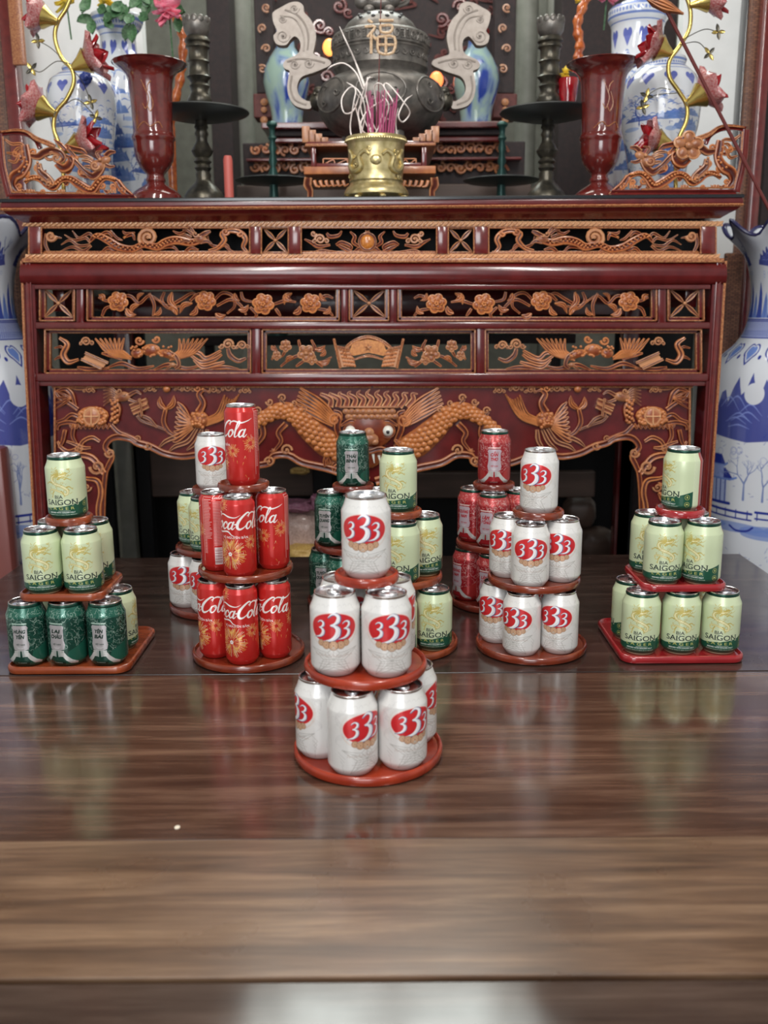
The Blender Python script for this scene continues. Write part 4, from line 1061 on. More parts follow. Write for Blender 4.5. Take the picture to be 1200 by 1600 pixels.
# --- top board and cornice (section swept along the front, mitred back along the sides)
def moulding(name, m, prof, x0, x1, ydepth, parent=ALT, y_ref=None, D=DA, label=None):
    """prof: list of (photo y, forward projection in metres)"""
    c = MB(); V, F = [], []
    n = len(prof)
    for side in range(4):
        for py, pr in prof:
            zl, zr = at(x0, py, D), at(x1, py, D)
            if side == 0: V.append((zl.x - pr, D + ydepth, (zl.z + zr.z) / 2))
            if side == 1: V.append((zl.x - pr, D - pr, (zl.z + zr.z) / 2))
            if side == 2: V.append((zr.x + pr, D - pr, (zl.z + zr.z) / 2))
            if side == 3: V.append((zr.x + pr, D + ydepth, (zl.z + zr.z) / 2))
    for s_ in range(3):
        for i in range(n - 1): F.append((s_ * n + i, s_ * n + i + 1, (s_ + 1) * n + i + 1, (s_ + 1) * n + i))
    c.add(V, F); c.add([V[0 * n], V[1 * n], V[2 * n], V[3 * n]], [(0, 1, 2, 3)]); c.add([V[n - 1], V[2 * n - 1], V[3 * n - 1], V[4 * n - 1]], [(3, 2, 1, 0)])
    return c.build(name, m, parent, smooth=True, label=label, angle=35)
ZT = at(584, 310.5, DA).z
moulding('top_board', MT['black'], [(310.5, .046), (312, .048), (315.5, .048), (316, .046)], 42, 1120, 0.66, label='black-edged top board')
moulding('cornice', MT['lacquer'], [(316, .044), (322, .046), (327, .043), (330, .040), (333, .036), (338, .022), (343, .010), (345, .006)], 42, 1120, 0.655)
moulding('gold_line', MT['goldline'], [(324.5, .0455), (326.5, .0475), (329, .0440)], 42, 1120, 0.655)
def rope(y, x0, x1, h):
    c = Cx(); x = x0; c.rect(x0, y - h * .42, x1, y + h * .42, -6, 1)
    n = int((x1 - x0) / 8.2)
    for k in range(n):
        xx = x0 + (k + .5) * (x1 - x0) / n
        c.stroke([(xx - 4.6, y + h * .40, 1.2), (xx, y, 2.6), (xx + 4.6, y - h * .40, 1.2)], [2.6, 4.2, 2.6], .9, 0, 3, 6)
    c.place('rope_moulding', MT['rope'], ALT)
rope(349.5, 36, 1129, 9); rope(400.5, 40, 1124, 8)
# --- frame: rails and stiles
def bar(x0, y0, x1, y1, d0=-26, d1=7, b=2.2, name='rail', m='lacquer'):
    c = Cx(); c.rect(x0, y0, x1, y1, d0, d1, b); return c.place(name, MT[m], ALT, smooth=True)
bar(38, 404, 1128, 411, -30, 12, 1.8, m='goldline')
# broad half-round rail under it
c = Cx(); V, F = [], []
for i, x in enumerate((36, 1131)):
    for k in range(13):
        a = PI * k / 12; V.append((x, 428 - 17.5 * math.cos(a), 3 + 11 * math.sin(a)))
    V.append((x, 445.5, -26)); V.append((x, 410.5, -26))
n = 15
F = [(k, (k + 1) % n, n + (k + 1) % n, n + k) for k in range(n)] + [tuple(range(n))[::-1], tuple(range(n, 2 * n))]
c.add(V, F); c.place('rail', MT['lacquer'], ALT, smooth=True)
bar(56, 445, 1108, 452, b=1.2); bar(56, 503, 1108, 514, b=2.5); bar(56, 583, 1106, 596, b=2.5)
bar(56, 596, 1106, 603, -14, 4, 1, m='lacquer')
# splayed end stiles with a gold outer bead
for mm in (None, 1):
    L = [(36, 408), (41.5, 560), (54.5, 800), (62, 930)] if mm is None else [(1132, 408), (1123, 560), (1107, 800), (1100, 930)]
    sg = 1 if mm is None else -1
    def slab(off0, off1, d0, d1, name, m):
        c = Cx(); V = []
        for (x, y) in L:
            for o_, dd in ((off0, d0), (off1, d0), (off1, d1), (off0, d1)): V.append((x + sg * o_, y, dd))
        F = []
        for i in range(len(L) - 1):
            for k in range(4): F.append((i * 4 + k, i * 4 + (k + 1) % 4, (i + 1) * 4 + (k + 1) % 4, (i + 1) * 4 + k))
        F += [(0, 1, 2, 3), (12, 13, 14, 15)]
        c.add(V, F); return c.place(name, MT[m], ALT, smooth=False)
    slab(0, 19, -34, 6, 'stile', 'lacquer')
    slab(-1, 2.6, -30, 9, 'gold_bead', 'goldline')
    c = Cx(); c.stroke([(x + sg * 11, y) for x, y in L], 9, 1.0, 6, 4); c.place('round_bead', MT['lacquer2'], ALT)
for x0, x1 in ((120, 132), (533, 544), (609, 620), (1027, 1040)): bar(x0, 446, x1, 508, -22, 4, 2, 'stile')
for x0, x1 in ((394, 408), (744, 757)): bar(x0, 508, x1, 590, -22, 4, 2, 'stile')
for x0, x1 in ((45, 66), (392, 408), (452, 470), (683, 699), (741, 762), (1094, 1118)): bar(x0, 354, x1, 397, -14, 5, 2, 'stile', 'lacquer2')
for x in (47, 66.5, 391, 409, 451, 471, 682, 700, 740, 763, 1093, 1117):
    c = Cx(); c.stroke([(x, 355), (x, 397)], 2.4, 1, 5, 1); c.place('gold_bead', MT['goldline'], ALT)
bar(66, 353, 1096, 357, -8, 0, 0.5, m='goldline'); bar(66, 394, 1096, 397, -8, 0, 0.5, m='goldline')
# inner side and back of the altar so that it has a body
c = MB()
a, b = at(50, 408, DA + .66), at(1118, 408, DA + .66)
aa, bb = at(60, 408, DA), at(1110, 408, DA)
for (x, xx) in ((aa.x, aa.x + .05), (bb.x - .05, bb.x)):
    MB().box(x, xx, DA + .60, DA + .65, FLOOR, ZT - .02, .004).build('rear_leg', MT['lacquer'], ALT)
    MB().box(x + .01, xx - .01, DA + .05, DA + .61, .28, .34, .003).build('side_rail', MT['lacquer'], ALT)
    MB().box(x + .01, xx - .01, DA + .05, DA + .61, .60, .66, .003).build('side_rail', MT['lacquer'], ALT)
MB().box(aa.x + .05, bb.x - .05, DA + .60, DA + .63, .58, .66, .003).build('rear_rail', MT['lacquer'], ALT)

# --- gilded panel frames
def panel(x0, y0, x1, y1, name='carved_panel'):
    c = Cx()
    for o_, w, d in ((0, 2.2, 4), (5.0, 2.0, -5)):
        X0, Y0, X1, Y1 = x0 + o_, y0 + o_, x1 - o_, y1 - o_
        c.rect(X0, Y0, X1, Y0 + w, d - 8, d, .5); c.rect(X0, Y1 - w, X1, Y1, d - 8, d, .5)
        c.rect(X0, Y0, X0 + w, Y1, d - 8, d, .5); c.rect(X1 - w, Y0, X1, Y1, d - 8, d, .5)
    p = c.place(name, MT['goldline'], ALT)
    c = Cx()                                  # dark splayed reveal between the two gold lines
    for (X0, Y0, X1, Y1) in ((x0 + 2, y0 + 2, x1 - 2, y0 + 5.5), (x0 + 2, y1 - 5.5, x1 - 2, y1 - 2), (x0 + 2, y0 + 2, x0 + 5.5, y1 - 2), (x1 - 5.5, y0 + 2, x1 - 2, y1 - 2)):
        c.rect(X0, Y0, X1, Y1, -14, -4)
    c.place('reveal', MT['lacquer'], p, smooth=False)
    return p
def xbox(p, x0, y0, x1, y1, d=-5):
    cx_, cy_ = (x0 + x1) / 2, (y0 + y1) / 2
    for (a, b) in ((x0, y0), (x1, y0), (x0, y1), (x1, y1)):
        c = Cx(); c.double([(cx_ + (a - cx_) * .12, cy_ + (b - cy_) * .12), (cx_ + (a - cx_) * .55, cy_ + (b - cy_) * .55), (a, b)], [3, 6.5, 7, 5, 2.5], .8, d)
        c.place('petal_bar', MT['carved2'], p)
    c = Cx(); c.bead(cx_, cy_, 3.2, d + 2); c.place('boss', MT['carved2'], p)
for x0, x1 in ((62, 118), (545, 608), (1042, 1100)):
    p = panel(x0, 446, x1, 502, 'cross_panel'); xbox(p, x0 + 8, 454, x1 - 8, 494)
for x0, x1 in ((411, 449), (701, 739)):
    c = Cx(); c.rect(x0, 355, x1, 357.5, -8, 0, .4); c.rect(x0, 393, x1, 395.5, -8, 0, .4)
    p = c.place('cross_panel', MT['goldline'], ALT); xbox(p, x0 + 2, 358, x1 - 2, 393)
Cx.WS = 1.5
# --- second row: peonies and vines
def vine_parts(p, mm, x_off=0):
    def P(x, y): return x, y
    fl = [(184, 471, 15), (321, 470, 15), (411, 475, 16), (485, 474, 15)]
    for x, y, r in fl:
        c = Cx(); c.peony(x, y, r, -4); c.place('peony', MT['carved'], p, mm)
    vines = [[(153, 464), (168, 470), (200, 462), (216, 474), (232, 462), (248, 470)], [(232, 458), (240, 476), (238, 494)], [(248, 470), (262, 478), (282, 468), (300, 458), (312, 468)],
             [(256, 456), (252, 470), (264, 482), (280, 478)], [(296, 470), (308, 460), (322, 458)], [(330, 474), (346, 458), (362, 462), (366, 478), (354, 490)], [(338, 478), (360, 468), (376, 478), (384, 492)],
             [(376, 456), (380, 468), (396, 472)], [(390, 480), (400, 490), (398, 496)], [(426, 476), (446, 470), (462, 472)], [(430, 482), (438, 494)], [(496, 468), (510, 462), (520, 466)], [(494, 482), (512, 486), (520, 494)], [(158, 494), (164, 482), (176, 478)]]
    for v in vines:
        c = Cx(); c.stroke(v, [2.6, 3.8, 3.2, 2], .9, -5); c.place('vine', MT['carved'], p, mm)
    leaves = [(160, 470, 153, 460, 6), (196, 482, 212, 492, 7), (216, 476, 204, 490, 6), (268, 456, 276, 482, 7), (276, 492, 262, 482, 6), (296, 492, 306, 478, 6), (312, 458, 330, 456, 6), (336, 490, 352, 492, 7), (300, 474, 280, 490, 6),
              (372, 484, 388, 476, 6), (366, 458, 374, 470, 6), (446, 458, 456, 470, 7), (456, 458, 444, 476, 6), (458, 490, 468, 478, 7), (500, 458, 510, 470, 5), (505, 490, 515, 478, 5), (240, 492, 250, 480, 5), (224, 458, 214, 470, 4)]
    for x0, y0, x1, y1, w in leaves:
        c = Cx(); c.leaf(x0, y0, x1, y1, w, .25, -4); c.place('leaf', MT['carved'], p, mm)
p = panel(136, 446, 531, 502, 'peony_panel'); vine_parts(p, None)
p = panel(621, 446, 1026, 502, 'peony_panel'); vine_parts(p, 1157 + 10)
# --- top row: dragons chasing through clouds
def zx(a): return [(x / 2.857, 300 + y / 2.857) for x, y in a]
def dragon_panel(mm):
    c = Cx(); c.rect(68, 392, 391, 394, -8, -1, .4); p = c.place('dragon_panel', MT['goldline'], ALT, mm)
    body = zx([(395, 225), (430, 195), (480, 215), (530, 245), (590, 255), (640, 235), (700, 245), (740, 225), (790, 215), (850, 225), (895, 215)])
    c = Cx(); c.stroke(body, [2.5, 7, 9, 8, 7, 9, 10, 9, 7], .9, -3)
    P = cr(body, 6)
    for i, q in enumerate(P[4:-4]): c.bead(q[0], q[1] - 1.6 + (i % 2) * 3, 1.7, 0.8)
    c.place('dragon_body', MT['carved'], p, mm)
    c = Cx(); c.blob((313, 373, 0), (10, 7.5, 4)); c.stroke(zx([(890, 200), (920, 185), (940, 175)]), [5, 6, 3], .8, 1); c.stroke(zx([(895, 225), (925, 220), (945, 232)]), [4, 4, 2], .8, 1)
    c.bead(312, 370, 2.0, 5); c.curl(306, 366, 5, 1.1, 2, 0, 1, 3)
    for a, b in (((860, 190), (815, 170)), ((855, 205), (800, 195)), ((865, 180), (840, 160)), ((850, 220), (790, 235))): c.stroke(zx([a, ((a[0] + b[0]) / 2, (a[1] + b[1]) / 2 - 8), b]), [3.5, 3, .8], .9, 1)
    c.place('dragon_head', MT['carved2'], p, mm)
    for st in ([(320, 172), (350, 205), (395, 185), (415, 205)], [(285, 190), (330, 215), (380, 205), (400, 225)], [(270, 235), (310, 215), (350, 240), (400, 235)], [(265, 265), (320, 245), (370, 262), (405, 240)]):
        c = Cx(); c.stroke(zx(st), [1, 3, 3.6, 2.5], .9, -3); c.place('tail_flame', MT['carved2'], p, mm)
    for st in ([(450, 272), (480, 250), (515, 262), (530, 240)], [(585, 272), (610, 250), (640, 268)], [(700, 272), (720, 250), (770, 245), (800, 270)], [(445, 190), (480, 180), (500, 200)], [(560, 200), (590, 190), (600, 215)], [(820, 272), (850, 250), (885, 258)]):
        c = Cx(); c.stroke(zx(st), [2, 4, 3.6, 1.6], .9, -2); e = zx(st)[0]
        for q in (-.8, 0, .8): c.stroke([e, (e[0] - 4 * math.cos(q), e[1] + 3 * math.sin(q) + 1)], [1.6, .6], .9, -1, 2)
        c.place('leg_and_claw', MT['carved'], p, mm)
    c = Cx(); c.curl(231, 371, 14.5, 1.7, 5, 2.4, 1, -2); c.place('cloud_scroll', MT['carved2'], p, mm)
    c = Cx(); c.curl(79, 369, 8, 1.3, 4, 0, 1, -2); c.stroke(zx([(205, 185), (200, 230), (215, 268)]), [3, 4, 3], .9, -3); c.stroke(zx([(215, 188), (245, 200), (272, 205)]), [3, 3, 1], .9, -3); c.place('cloud_scroll', MT['carved2'], p, mm)
    c = Cx(); c.double(zx([(930, 262), (970, 250), (1000, 215), (990, 185), (1030, 172), (1070, 180), (1095, 210), (1085, 245), (1105, 270)]), [3, 5, 6, 5, 6, 6, 5, 3], .9, -3); c.curl(352, 362, 6, 1.2, 2.6, 0, 1, -1); c.curl(376, 365, 5, 1.1, 2.4, PI, -1, -1); c.place('cloud_scroll', MT['carved'], p, mm)
    for st in ([(925, 195), (935, 230), (975, 245), (1010, 235), (1030, 268)], [(1000, 240), (1040, 268), (1080, 265)], [(490, 170), (520, 205), (545, 215)], [(600, 180), (560, 185), (545, 172)], [(770, 172), (800, 185), (845, 165)]):
        c = Cx(); c.stroke(zx(st), [1.4, 3, 3, 1.2], .9, -3); c.place('flame', MT['carved'], p, mm)
dragon_panel(None); dragon_panel(1160.0)
def z5(a): return [(380 + x / 2.727, 300 + y / 2.727) for x, y in a]
c = Cx(); c.rect(472, 392, 681, 394, -8, -1, .4); p = c.place('mirror_panel', MT['goldline'], ALT)
c = Cx(); c.blob((574, 378, -1), (11, 12, 5), 14, 8); c.place('sun_disc', MT['orange_bright'], p, label='bright orange sun disc')
c = Cx(); c.stroke([(574 + 12.5 * math.cos(a), 378 + 13 * math.sin(a)) for a in np.linspace(0, 2 * PI, 18)], 3, .9, 0, 2); c.place('disc_rim', MT['carved2'], p)
for mm in (None, 1148.0):
    for st in ([(455, 168), (475, 190), (470, 215), (500, 235)], [(470, 255), (500, 240), (530, 255)], [(430, 262), (460, 235), (420, 215), (395, 225)], [(420, 165), (405, 185), (370, 190), (355, 175)], [(260, 200), (290, 215), (320, 232), (370, 225)], [(290, 262), (330, 250), (380, 258), (440, 262)], [(400, 225), (430, 240), (475, 262)]):
        c = Cx(); c.stroke(z5(st), [1.5, 4, 4.6, 2.4], .9, -3); c.place('cloud_tail', MT['carved'], p, mm)
    c = Cx(); c.cloud(500, 374, 8, -1); c.place('cloud_scroll', MT['carved2'], p, mm)
    c = Cx(); c.curl(490, 365, 4.5, 1.2, 2.4, 0, 1, -1); c.stroke(z5([(525, 165), (520, 180)]), 2, .9, 0); c.place('cloud_scroll', MT['carved2'], p, mm)
# --- third row: phoenixes left and right, scroll and flags in the middle
def phoenix(mm):
    p = Cx()
    base = panel(70, 514, 393, 584, 'phoenix_panel') if mm is None else panel(757, 514, 1096, 584, 'phoenix_panel')
    body = Cx(); body.blob((236, 547, -1), (15, 10, 5), 12, 7); body.blob((262, 553, 0), (14, 7, 4), 10, 6, .3); body.blob((214, 552, -1), (10, 8, 4))
    rr = random.Random(4)
    for k in range(34): body.bead(206 + k * 2, 540 + rr.uniform(0, 18), 2.2, 3)
    body.curl(218, 532, 7, 1.2, 3, 0, 1, 1); body.curl(245, 530, 6, 1.2, 3, PI, -1, 1)
    body.place('phoenix_body', MT['carved'], base, mm)
    hd = Cx(); hd.stroke([(266, 552), (276, 558), (280, 570), (274, 576)], [6, 5, 4, 3], .9, 1); hd.blob((270, 570, 2), (5, 4, 3)); hd.stroke([(267, 572), (258, 578)], [3, .8], .9, 2); hd.place('phoenix_head', MT['carved2'], base, mm)
    for k in range(7):          # left wing feathers
        t = k / 6; x0, y0 = 205 - 10 * t, 560 - 8 * t; x1, y1 = 148 + 46 * t, 527 - 1 * t + 2
        c = Cx(); c.double([(x0, y0), ((x0 + x1) / 2 - 6, (y0 + y1) / 2 + 7), (x1, y1)], [4, 5.4, 4.6, 1.5], .9, -3 + k * .4); c.place('wing_feather', MT['carved'], base, mm)
    for k in range(7):
        t = k / 6; x0, y0 = 264 + 6 * t, 562 - 6 * t; x1, y1 = 324 - 44 * t, 529
        c = Cx(); c.double([(x0, y0), ((x0 + x1) / 2 + 6, (y0 + y1) / 2 + 6), (x1, y1)], [4, 5.4, 4.6, 1.5], .9, -3 + k * .4); c.place('wing_feather', MT['carved'], base, mm)
    for st in ([(298, 556), (314, 566), (334, 562), (346, 554)], [(302, 562), (316, 574), (336, 570), (350, 566)], [(296, 552), (310, 552), (322, 560), (345, 548)]):
        c = Cx(); c.double(st, [3, 5, 5, 3], .9, -4); c.place('tail_feather', MT['carved'], base, mm)
    c = Cx(); c.double([(92, 528), (104, 538), (98, 554), (106, 566), (122, 562)], [3, 6, 7, 6, 3], .9, -3); c.stroke([(84, 544), (94, 542), (100, 546)], [1.5, 3, 2], .9, -3); c.stroke([(84, 562), (92, 558), (100, 560)], [1.5, 3, 2], .9, -3); c.place('ribbon', MT['carved'], base, mm)
    c = Cx(); c.cloud(134, 534, 7, -2, 1); c.place('cloud_scroll', MT['carved2'], base, mm)
    c = Cx(); c.cloud(356, 538, 8, -2, -1); c.stroke([(356, 545), (360, 556), (372, 564), (384, 560)], [4, 6, 5, 3], .9, -2); c.place('cloud_scroll', MT['carved2'], base, mm)
    c = Cx(); c.cloud(378, 540, 7, -2, 1); c.place('cloud_scroll', MT['carved2'], base, mm)
    c = Cx(); c.add([(136, 552, -4), (168, 566, -4), (162, 574, -4), (130, 560, -4), (136, 552, 2), (168, 566, 2), (162, 574, 2), (130, 560, 2)], [(0, 1, 2, 3), (7, 6, 5, 4), (0, 4, 5, 1), (1, 5, 6, 2), (2, 6, 7, 3), (3, 7, 4, 0)])
    c.stroke([(134, 551), (170, 567)], 3, 1, 3, 2); c.stroke([(128, 561), (160, 576)], 3, 1, 3, 2); c.place('book', MT['carved2'], base, mm)
    for st in ([(168, 574), (190, 568), (214, 576), (240, 572)], [(240, 578), (262, 570), (290, 576), (310, 572)], [(120, 574), (140, 577), (170, 575)], [(158, 552), (176, 556), (190, 562)], [(330, 576), (352, 574), (372, 577)]):
        c = Cx(); c.stroke(st, [2, 5, 4, 2], .9, -3); c.place('cloud_tail', MT['carved'], base, mm)
phoenix(None); phoenix(1163.0)
p = panel(409, 514, 743, 584, 'scroll_panel')
fan = [(552, 549), (549, 536), (556, 533), (574, 529.5), (594, 533), (602, 536), (599, 549), (596, 564), (576, 560), (555, 564)]
bm = bmesh.new()
def plate(pts, d0, d1, name, m, parent, mm=None, D=DA, **k):
    bm = bmesh.new(); vs = [bm.verts.new((x, y, d1)) for x, y in pts]; f = bm.faces.new(vs)
    r = bmesh.ops.extrude_face_region(bm, geom=[f]); nv = [v for v in r['geom'] if isinstance(v, bmesh.types.BMVert)]
    for v in nv: v.co.z = d0
    bmesh.ops.triangulate(bm, faces=[f_ for f_ in bm.faces if len(f_.verts) > 4])
    bm.verts.index_update(); c = Cx(D); c.add([v.co[:] for v in bm.verts], [[v.index for v in f_.verts] for f_ in bm.faces]); bm.free()
    return c.place(name, MT[m], parent, mm, smooth=False, **k)
fan = [(550, 538), (556, 534), (574, 530), (594, 534), (600, 538), (604, 549), (600, 556), (576, 551), (552, 556), (546, 549)]
plate(fan, -5, 2, 'scroll_leaf', 'orange_bright', p, label='bright orange open scroll')
c = Cx(); c.stroke([(541, 560), (539, 548), (552, 534), (575, 526.5), (598, 534), (612, 548), (610, 560)], [3, 5, 4, 4, 4, 5, 3], .9, -1); c.stroke([(552, 562), (576, 556), (600, 562)], [2, 3.4, 2], .9, 0); c.place('scroll_border', MT['goldline'], p)
c = Cx()
for k in range(5): a = -PI / 2 + k * 1.257; c.stroke([(575, 543), (575 + 6 * math.cos(a), 543 + 6 * math.sin(a))], [2.6, .5], .9, 3, 2, 5)
c.place('small_star', MT['goldline'], p)
for mm in (None, 1152.0):
    plate([(527, 541), (546, 544), (556, 572), (533, 574)], -5, 0, 'flag', 'carved2', p, mm)
    c = Cx()
    for k in range(5):
        for j in range(5): c.bead(532 + k * 4 + j * 1.6, 546 + j * 6 + k * .5, 2.1, 0.5)
    c.place('flag_scale', MT['carved'], p, mm, kind='stuff')
    c = Cx(); c.stroke([(522, 530), (532, 575)], [3, 3], 1, 2, 2); c.bead(522, 531, 2.6, 2); c.stroke([(526, 541), (546, 545)], [2, 2], 1, 2, 2); c.place('flag_pole', MT['goldline'], p, mm)
    for x, y, r in ((446, 541, 9), (478, 552, 13), (432, 556, 7), (487, 562, 8)):
        c = Cx(); c.flower(x, y, r, 5, -3); c.place('plum_blossom', MT['carved2'], p, mm)
    for st in ([(438, 573), (452, 562), (470, 556), (498, 566), (518, 558)], [(466, 531), (470, 548)], [(488, 560), (504, 574)], [(424, 562), (432, 552), (428, 540)], [(486, 531), (492, 545), (484, 552)], [(446, 548), (440, 558)], [(446, 531), (447, 540)], [(462, 573), (480, 560)]):
        c = Cx(); c.stroke(st, [2, 3.4, 2.8, 1.4], .9, -4); c.place('twig', MT['carved'], p, mm)
    for l in ((492, 546, 508, 540, 6), (498, 566, 516, 562, 6), (458, 558, 446, 566, 5), (424, 540, 432, 548, 4), (500, 556, 508, 546, 5)):
        c = Cx(); c.leaf(*l, .2, -3); c.place('leaf', MT['carved'], p, mm)

Cx.WS = 1.12
# --- the apron with its cusped lower edge, legs and relief
AP = [(84, 601), (1080, 601), (1080, 930), (1003, 930), (1003, 800), (1000, 745), (995, 729), (989, 714), (999, 700), (993, 688), (980, 683), (960, 686), (948, 693), (928, 699), (907, 709), (880, 714), (850, 712), (828, 716), (800, 724), (770, 728), (742, 724), (738, 714), (713, 712), (690, 724), (650, 733), (587, 755)]
AP += [(1163 - x, y) for x, y in AP[::-1][1:-2]]
AP += [(84, 930)]
AP = [AP[0]] + AP[1:]
APRON = plate(AP, -14, -7, 'apron', 'lacquer', ALT)
EDGE = [(1003, 930), (1003, 800), (1000, 745), (995, 729), (989, 714), (999, 700), (993, 688), (980, 683), (960, 686), (948, 693), (928, 699), (907, 709), (880, 714), (850, 711), (828, 714), (800, 724), (770, 728), (742, 724), (736, 713), (713, 712), (690, 724), (650, 733), (618, 744), (587, 753)]
def apron_half(mm):
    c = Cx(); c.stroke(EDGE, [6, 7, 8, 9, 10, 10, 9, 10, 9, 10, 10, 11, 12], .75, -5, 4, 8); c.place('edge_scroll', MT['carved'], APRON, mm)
    for x, y, r, a, dr in ((992, 708, 8, 0, 1), (742, 722, 8, 0, -1), (716, 704, 9, PI, 1), (932, 697, 7, 0, 1), (948, 686, 5, 0, -1), (1012, 730, 12, 0, 1), (1040, 700, 7, 0, 1), (1028, 762, 7, PI, -1)):
        c = Cx(); c.curl(x, y, r, 1.3, r * .4, a, dr, -3); c.place('volute', MT['carved2'], APRON, mm)
    # leg bracket foliage
    for st, w in (([(1001, 740), (1020, 716), (1045, 712), (1056, 725), (1050, 742), (1030, 748)], [8, 9, 8, 7, 6, 4]), ([(1030, 748), (1012, 752), (1006, 770), (1010, 800), (1004, 860), (1008, 930)], [5, 7, 8, 8, 7, 6]), ([(1040, 700), (1056, 706), (1068, 700), (1074, 690)], [6, 6, 5, 3]), ([(1008, 690), (1020, 684), (1034, 690), (1040, 702)], [4, 6, 6, 5]), ([(1022, 700), (1034, 700), (1048, 694), (1060, 690)], [3, 6, 5, 3])):
        c = Cx(); c.double(st, w, .8, -4); c.place('scroll_leaf', MT['carved'], APRON, mm)
    for l in ((1030, 770, 1062, 780, 13), (1028, 790, 1060, 800, 12), (1032, 810, 1062, 822, 11), (1030, 755, 1058, 760, 10), (1032, 840, 1060, 850, 11), (1024, 870, 1058, 872, 11)):
        c = Cx(); c.leaf(*l, .25, -5); c.place('acanthus_leaf', MT['carved'], APRON, mm)
    # inner gold fillet
    c = Cx(); c.stroke([(1079, 606), (1078, 760), (1076, 930)], 3, .9, -4, 2); c.stroke([(1083, 605), (300 + 283, 605)], 2.6, .9, -3, 1); c.place('gold_bead', MT['goldline'], APRON, mm)
    # long-backed beast with a round shield
    c = Cx(); c.blob((1019, 650, -4), (25, 15, 7), 14, 8)
    rr = random.Random(8)
    for k in range(46):
        a = rr.uniform(0, 6.28); q = rr.uniform(.6, 1); c.bead(1019 + 25 * q * math.cos(a), 651 + 14 * q * math.sin(a), 3.2, 1.5)
    for k in range(9): c.stroke([(992 + k * 7, 662), (995 + k * 7, 669), (999 + k * 7, 663)], [3, 4, 2], .9, -2, 2)
    c.stroke([(986, 660), (980, 640), (988, 622)], [12, 11, 9], .8, -3)
    for k in range(14): c.bead(979 + (k % 3) * 4, 626 + k * 2.6, 2.8, 2)
    c.place('beast_body', MT['carved'], APRON, mm)
    c = Cx(); c.blob((1019, 650, 2), (12, 13, 3.5), 16, 8); c.stroke([(1019 + 12 * math.cos(a), 650 + 13 * math.sin(a)) for a in np.linspace(0, 6.28, 17)], 2.4, .9, 3, 2, 6); c.stroke([(1019, 638), (1019, 662)], 1.8, .9, 5.4, 2, 5); c.stroke([(1008, 650), (1030, 650)], 1.8, .9, 5.4, 2, 5); c.place('round_shield', MT['rope'], APRON, mm)
    c = Cx(); c.blob((972, 620, -1), (13, 8, 5), 10, 6, .1); c.stroke([(962, 618), (950, 612), (942, 616)], [6, 5, 2], .8, 0); c.stroke([(962, 624), (950, 628), (946, 624)], [5, 4, 1.5], .8, 0); c.bead(968, 616, 2.4, 4)
    for k in range(6): c.stroke([(980, 614 + k * 3), (990, 606 + k * 4), (1002, 604 + k * 6)], [4, 3.4, 1], .9, -1)
    c.curl(976, 611, 5, 1.2, 2.2, 0, 1, 3); c.place('beast_head', MT['carved2'], APRON, mm)
    for st in ([(1040, 652), (1052, 648), (1064, 656), (1078, 660)], [(1044, 662), (1058, 660), (1072, 664), (1074, 672)], [(1048, 664), (1050, 682), (1044, 694)], [(990, 664), (978, 676), (962, 682), (950, 690)], [(1062, 672), (1066, 690), (1072, 700)], [(1042, 640), (1056, 630), (1070, 622), (1078, 612)]):
        c = Cx(); c.stroke(st, [6, 6, 5, 3], .8, -3); c.place('beast_leg', MT['carved'], APRON, mm)
    c = Cx(); c.stroke([(1046, 634), (1052, 616), (1062, 608), (1076, 612)], [4, 7, 6, 3], .8, -3)
    for k in range(4): c.stroke([(1052, 622), (1064, 616 + k * 5), (1077, 612 + k * 9)], [3, 3.6, 1], .9, -1)
    c.place('beast_tail', MT['carved'], APRON, mm)
    c = Cx(); c.stroke([(985, 606), (1010, 604), (1040, 607), (1060, 604)], [3, 6, 6, 3], .8, -4); c.cloud(1024, 609, 6, -2); c.place('cloud_scroll', MT['carved2'], APRON, mm)
    # lotus bud and tied book
    c = Cx(); c.blob((903, 608, -2), (6, 6, 5)); c.leaf(905, 640, 892, 618, 9, -.2, -4); c.leaf(905, 640, 914, 620, 9, .2, -4); c.stroke([(905, 640), (908, 660), (900, 675), (888, 682)], [6, 7, 6, 3], .8, -4); c.place('lotus_bud', MT['carved'], APRON, mm)
    c = Cx(); c.stroke([(934, 626), (960, 636)], [8, 8], .7, -3, 2); c.stroke([(932, 634), (956, 645)], [8, 8], .7, -2, 2); c.stroke([(944, 622), (940, 650)], [3, 3], 1, 3, 2); c.stroke([(918, 668), (930, 655), (945, 648), (940, 640)], [3, 5, 5, 4], .9, -2); c.stroke([(905, 672), (925, 664), (942, 658), (950, 650)], [3, 4, 4, 3], .9, -3); c.place('tied_book', MT['carved2'], APRON, mm)
    # phoenix on the wing
    for k in range(9):
        t = k / 8; x0, y0 = 862 + 4 * t, 668 - 12 * t; x1, y1 = 892 - 8 * t - 4, 690 - 62 * t
        c = Cx(); c.double([(x0, y0), ((x0 + x1) / 2 + 10 - 6 * t, (y0 + y1) / 2 + 8 - 12 * t), (x1 + 6, y1)], [5, 7, 6, 1.5], .9, -4 + .3 * k); c.place('wing_feather', MT['carved'], APRON, mm)
    for k in range(7):
        t = k / 6; x0, y0 = 842, 664 - 8 * t; x1, y1 = 790 + 22 * t, 616 + 8 * math.sin(t * 3)
        c = Cx(); c.double([(x0, y0), ((x0 + x1) / 2 - 4, (y0 + y1) / 2 + 10), (x1, y1)], [5, 7, 5, 1.5], .9, -4 + .3 * k); c.place('wing_feather', MT['carved'], APRON, mm)
    c = Cx(); c.blob((852, 656, -2), (15, 14, 7), 12, 8)
    for k in range(26): c.bead(842 + rr.uniform(0, 20), 646 + rr.uniform(0, 22), 2.8, 3.5)
